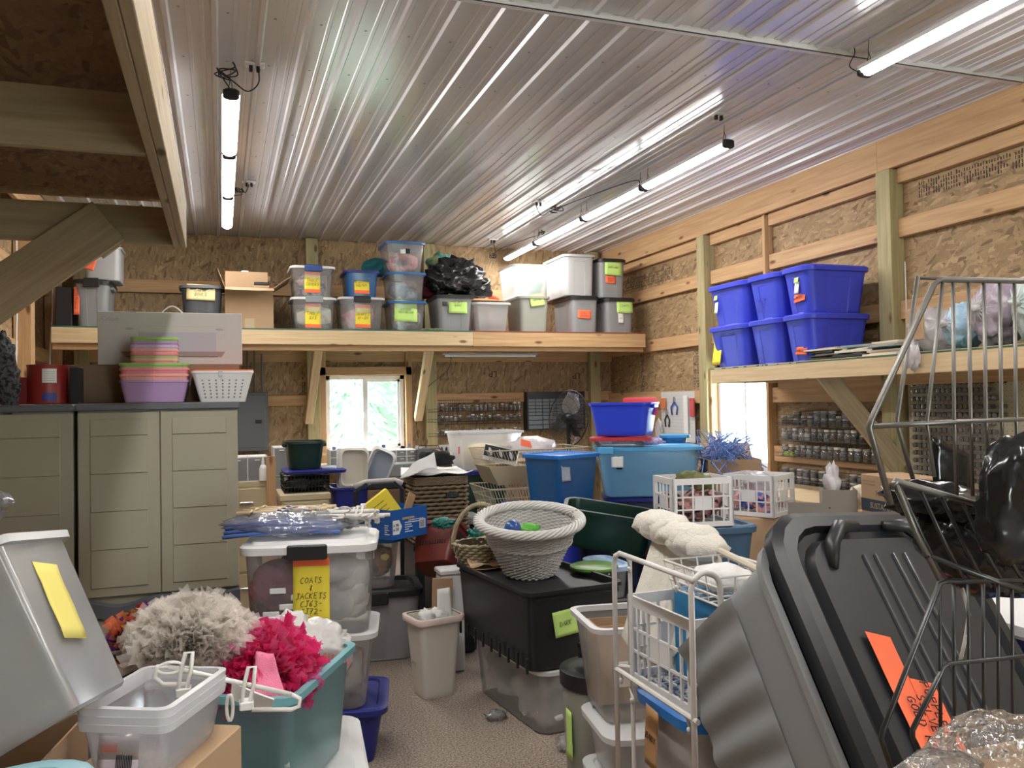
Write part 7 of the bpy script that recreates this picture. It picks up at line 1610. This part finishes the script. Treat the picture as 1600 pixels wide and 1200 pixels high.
# dark green long bin, tilted
q=at(966,850,Y=4.42); Mg=T(q.x,q.y+.16,q.z-.04)@Matrix.Rotation(R_(-26),4,'Z')@Matrix.Rotation(R_(9),4,'Y')@Matrix.Rotation(R_(9),4,'X')
dg=Tote('long dark green bin tipped forward above the white fleece coat',(.03,0,0),.58,.28,.24,DKGRN,None,style='smooth',taper=.90,r=.07,M=Mg,rim=.022,thick=.006)
dsup=Tote('dark navy tote with a small sticker under the long green bin',(at(985,900,Y=4.5).x,4.72,0),.46,.36,.80,plastic('ink_navy',(.008,.012,.05)),None,rz=R_(-26),style='smooth',taper=.9)
sticker(dsup.root,dsup.surf(.02,.70,'f',.004),.07,.08,mat('dim_sticker',(.10,.13,.14),.4))
o=Tote('royal blue tote standing on end behind the wicker basket',(at(925,860,Y=4.9).x,5.02,0),.36,.30,.90,ROYAL,None,rz=R_(-10),taper=.92)
# fleece coat on rod
FLE=mat('fleece',(.76,.73,.66),.95,bump=.8,bscale=90,bdist=.006); CRE=cloth('cream_cotton',(.74,.71,.63))
A=at(1022,812,Y=2.72); B_=at(1140,868,Y=2.30)
ch=thing('fleece_coat','cream fleece trimmed coat draped over a wooden rod','coat',(0,0,0))
m=MB()
for i in range(7):
    f=i/6*.72; c=A.lerp(B_,f); m.blob(c+Vector((0,0,-.01)),(.075+.01*(i%2),.07,.048+.008*(i%3)),.14,2,i,3)
m.build('fleece_collar',FLE,ch,smooth='all')
m=MB(); N_=26; rows=[]
for j in range(9):
    v=j/8; row=[]
    for i in range(N_):
        u=i/(N_-1); c=A.lerp(B_,u*.85-.02); fold=.022*sin(u*34+v*2)*v; 
        x_=c.x-(.20*(1-u))*v+.0; z_=c.z-.02-v*(.36+.06*sin(u*7)); row.append(Vector((x_+fold*.4,c.y-.03-.10*v+fold,z_)))
    rows.append(row)
m.loft(rows,False,False,closed=False); m.build('coat_body',CRE,ch,smooth='all',solid=.006)
o=MB().tube([A+(B_-A)*.55,B_+(B_-A)*.9],.012,8).build('wooden_rod',mat('rod_cream',(.62,.56,.45),.5)); tag(o,'cream wooden rod carrying the fleece coat','rod')
st=board('rod_stand',(B_.x+.10,B_.y+.02,0),(B_.x+.06,B_.y-.06,B_.z-.04),.04,.04,PINE,up=(1,0,0)); tag(st,'wooden upright hidden behind the coat under the rod','stand')

# ---- giant grey tote with black lid leaning, on its end
def cam2w(x,y,z): return EYE+CAM_M.to_3x3()@Vector((x,y,-z))       # camera right, up, distance
def basis(a,c):
    """a: long axis (downwards), c: opening direction, both in camera axes"""
    Rm=CAM_M.to_3x3(); a=(Rm@Vector(a)).normalized(); c=Rm@Vector(c); c=(c-a*c.dot(a)).normalized(); w=a.cross(c)*-1
    return w,a,c
zc0=2.05; Pc=cam2w((1168-800)/1293*zc0,(600-842)/1293*zc0,zc0)
w_,a_,c_=basis((.21,-.80,.56),(.42,.62,.66))
# local tote frame: x = width, y = -a (so +y is the top end), z = opening
LW,LL,LH=.56,1.02,.44
xax=w_; yax=-a_; zax=c_
if xax.cross(yax).dot(zax)<0: xax=-xax
def frame(o,x,y,z): return Matrix(((x.x,y.x,z.x,o.x),(x.y,y.y,z.y,o.y),(x.z,y.z,z.z,o.z),(0,0,0,1)))
toRight = 1 if (CAM_M.to_3x3().inverted()@xax).x>0 else -1
Fo=Pc+xax*toRight*LW/2-yax*LL/2-zax*LH
big=Tote('huge grey fluted tote standing tilted on its end at the lower right',(0,0,0),LW,LL,LH,mat('steel_grey_plastic',(.235,.24,.245),.42,bump=.06,bscale=25,bdist=.004),None,style='smooth',taper=.88,r=.09,M=frame(Fo,xax,yax,zax),rim=.022,thick=.006)
# fluted band on the long visible side
m=MB(); sx=-toRight; n=90; rows=[]
for j,(z,am) in enumerate(((.02,1),(.16,1),(.27,1),(.285,0))):
    row=[]
    for i in range(n+1):
        y=-.44+.88*i/n; k=.88+.12*z/LH; bump_=.016*am*(.5+.5*cos(i/n*2*pi*8)); row.append(Vector((sx*((LW/2-.022)*k+.004+bump_),y*k,z)))
    rows.append(row)
m.loft(rows,False,False,closed=False); m.build('fluted_side',MATS['steel_grey_plastic'],big.root,smooth='all')
MB().add([(sx*(LW/2+.0),-.20,LH-.02),(sx*(LW/2+.03),-.23,LH-.03),(sx*(LW/2),-.26,LH-.02),(sx*(LW/2-.01),-.23,LH-.07)],[(0,1,2),(0,1,3),(1,2,3)]).build('rim_tab',MATS['steel_grey_plastic'],big.root)
# the black lid, slightly ajar in front of the opening
BLID=mat('black_lid',(.026,.028,.032),.36,bump=.15,bscale=12,bdist=.006,var=.25,vscale=5); 
Rl=Matrix.Rotation(R_(-4)*toRight,3,yax); xl=Rl@xax; zl_=Rl@zax
Fl=Fo+zax*(LH+.045)+xax*toRight*.085+yax*.0
lid=thing('tote_lid','huge scuffed black lid with orange note leaning on the grey tote','lid',M=frame(Fl,xl,yax,zl_))
hw_,hl_=LW/2+.05,LL/2+.05
MB().loft([ringp(hw_,hl_,.12,-.03),ringp(hw_+.004,hl_+.004,.12,.012),ringp(hw_-.015,hl_-.015,.11,.030),ringp(hw_-.045,hl_-.045,.10,.032),ringp(hw_-.055,hl_-.055,.10,.012),ringp(hw_-.075,hl_-.075,.09,.010),ringp(hw_-.085,hl_-.085,.085,.034),ringp(.10,.30,.05,.036)]).build('lid_panel',BLID,lid,smooth=32)
for i,x in enumerate((-.075,-.035,.03,.07)):
    MB().bbox(x-.0035,x+.0035,-hl_+.13,hl_-.13,.033,.043,.001).build('ridge',mat('lid_ridge',(.10,.10,.11),.12),lid)
for s in (-1,1): MB().tube([(s*.05,hl_-.05,.035),(s*.12,hl_-.055,.045),(s*.17,hl_-.10,.045),(s*.19,hl_-.16,.035)],[.014,.02,.02,.012],8).build('handle_ridge',BLID,lid,smooth='all')
xn=-.155*toRight
nt=MB(); nt.sheet((xn-.045,-.50,.049),(xn+.022,-.50,.049),(xn+.022,.215,.049),(xn-.045,.235,.049),3,18,.0012,12); nt.sheet((xn+.020,-.50,.0505),(xn+.085,-.50,.0505),(xn+.085,.10,.0505),(xn+.020,.12,.0505),3,18,.0012,12); on=nt.build('paper_note',NOTEO,lid,label='long torn orange note',solid=.0008)
MW=T(xn+.005,-.22,.050)@Matrix.Rotation(-pi/2,4,'Z')@Matrix.Rotation(-pi/2,4,'X') if toRight>0 else T(xn+.005,-.22,.050)@Matrix.Rotation(pi/2,4,'Z')@Matrix.Rotation(-pi/2,4,'X')
pen(['PURPLE GREEN RED','  SILVER W YELLOW','GOLD RED BLUE'],T(xn+.020,-.03,.056)@Matrix.Rotation(-pi/2,4,'Z')@Matrix.Rotation(-pi/2,4,'X'),.022,1.4,.075).build('handwriting',PEN,on)

# ---- wire basket rack at the right edge
GRD=mat('bare_steel_rod',(.20,.19,.175),.4,metal=.7); GRB=mat('dark_steel_rod',(.07,.07,.07),.35,metal=.7)
wr_=thing('wire_basket_rack','bare steel wire basket rack with stacked baskets at the right edge','rack',(0,0,0))
Yn,Yf3=1.08,1.36
def A_(px,py,Y=Yn): return at(px,py,Y=Y)
def rod(nm,pts,r,m=GRD): return MB().tube(pts,r,8).build(nm,m,wr_,smooth='all')
rod('front_frame',[A_(1740,445),A_(1640,440),A_(1470,437),A_(1459,445),A_(1362,655),A_(1358,668),A_(1392,788)],.0052)
rod('rear_frame',[A_(1434,432,Yf3),A_(1402,655,Yf3),A_(1404,670,Yf3),A_(1430,760,Yf3)],.0045)
rod('rear_rail',[A_(1434,434,Yf3),A_(1640,442,Yf3)],.004)
rod('middle_rail',[A_(1362,666),A_(1500,659),A_(1740,650)],.0045)
for x0,x1,x2 in ((1473,1448,1460),(1489,1491,1495),(1513,1517,1520),(1537,1541,1545),(1562,1565,1568),(1585,1588,1592)):
    rod('upright_wire',[A_(x0,440),A_(x1,662),A_(x2,775 if x0>1480 else 745)],.0032)
# slanted basket
rim=[A_(1740,850),A_(1590,806),A_(1400,752),A_(1393,760)]
rod('basket_rim',rim,.0058); rod('basket_side',[A_(1398,754),A_(1430,830),A_(1468,905)],.005)
rod('basket_rail',[A_(1740,962),A_(1600,924),A_(1447,868)],.005,GRB); 
xs=[1402,1437,1470,1503,1540,1575,1612,1650]
for i,x in enumerate(xs):
    t0=(x-1400)/190; rod('basket_wire',[A_(x,753+54*t0),A_(x+38,835+54*t0),A_(x+62,885+40*t0),A_(x+78,905+30*t0,Yn+.03)],.0032,GRB)
rod('lower_frame',[A_(1740,905),A_(1480,908),A_(1468,912),A_(1380,1140),A_(1377,1155),A_(1402,1230)],.0045,GRB)
rod('lower_rail',[A_(1740,1015),A_(1600,1025),A_(1482,1037),A_(1474,1042),A_(1426,1140),A_(1426,1152),A_(1465,1230)],.0045,GRB)
for x in (1468,1490,1513,1536,1559,1581,1604): rod('upright_wire',[A_(x,912),A_(x+1,1035),A_(x+2,1230)],.0030,GRB)
rod('leg',[A_(1402,1230),(A_(1402,1230).x,Yn,0)],.006,GRB); rod('leg',[A_(1740,850),(A_(1740,850).x,Yn,0)],.006,GRB)
rod('strap',[A_(1503,915,1.2),A_(1514,960,1.2),A_(1508,1000,1.2),A_(1500,1035,1.2)],.0035,mat('strap_clear',(.6,.58,.55),.4))
BB=mat('black_film',(.012,.012,.013),.16,bump=.5,bscale=9,bdist=.03)
q=A_(1500,805,1.22); o=MB().blob((0,0,0),(.18,.10,.045),.14,1.6,6,4,fold=.2).build('garbage_bag',BB,smooth='all',M=T(q.x+.02,q.y,q.z+.01)@Matrix.Rotation(R_(12),4,'Y')); tag(o,'black film sheet lying across the slanted wire basket','bag')
q=A_(1535,860,1.20); o=MB().blob((0,0,0),(.17,.08,.09),.12,1.2,9,4,fold=.15).build('garbage_bag',BB,smooth='all',M=T(q.x+.02,q.y,q.z)@Matrix.Rotation(R_(18),4,'Y')); tag(o,'black garbage bag stuffed low in the slanted wire basket','bag')
q=A_(1585,775,1.02); o=MB().blob((0,0,0),(.09,.045,.12),.14,1.1,14,4,fold=.12).build('garbage_bag',BB,smooth='all',M=T(q.x+.015,q.y,q.z)@Matrix.Rotation(R_(25),4,'Y')); tag(o,'tall black bag hanging over the rack front at the right edge','bag')
q=A_(1485,720,1.30); o=MB().sheet((-.04,0,-.05),(.05,0,-.06),(.05,0,.01),(-.04,0,.05),5,5,.01).build('black_flap',BB,solid=.002,smooth='all'); o.location=q; tag(o,'black film flap standing up behind the slanted basket','film')
# white table top, navy and blue things behind
q=at(1480,930,Y=2.05)
wtb=thing('white_table','white plastic table behind the wire rack at the right edge','table',(2.65,2.02,0)); 
zt5=at(1560,975,X=2.3).z
zT5=.98; p5=at(1478,940,Z=zT5); 
MB().loft([ringp(.60,.36,.05,zT5-.05),ringp(.62,.38,.05,zT5-.035),ringp(.62,.38,.05,zT5-.008),ringp(.60,.36,.05,zT5)]).build('table_top',WHITEP,wtb,smooth=35)
wtb.location=(p5.x+.60,p5.y+.05,0)
for sx_ in (-.52,.52):
    for sy_ in (-.3,.3): MB().tube([(sx_,sy_,0),(sx_,sy_,zT5-.05)],.015,7).build('leg',STEELG,wtb)
o=Tote('navy tote under the white table at the right edge',(wtb.location.x+.05,wtb.location.y-.02,.50),.6,.5,.35,NAVYP,None); 
o=Tote('bright blue tote below the white table at the right edge',(wtb.location.x+.05,wtb.location.y-.04,0),.66,.56,.495,CBLUE,None)
# clear film bags bottom right
CF=thin_mat('glossy_film',(.85,.84,.83),.16,.06,.10,.5,bump=1.0,bscale=16,bdist=.03)
q=A_(1530,1165,.98); o=MB().blob((0,0,0),(.125,.06,.055),.12,1.6,3,5,fold=.14).build('film_bag',CF,smooth='all'); o.location=(q.x+.01,q.y-.02,q.z-.0); tag(o,'crinkled glossy clear bag at the lower right corner','bag')
q=A_(1465,1205,.92); o=MB().blob((0,0,0),(.07,.04,.026),.12,1.6,8,4,fold=.12).build('film_bag',CF,smooth='all'); o.location=q; tag(o,'smaller clear film bag at the bottom edge, below the orange note','bag')
o=MB().bbox(-.22,.22,-.10,.10,0,A_(1530,1215,.95).z,.01).build('support_box',CARD); o.location=(A_(1530,1165,.98).x+.12,.94,0); tag(o,'brown carton under the clear film bags','box')
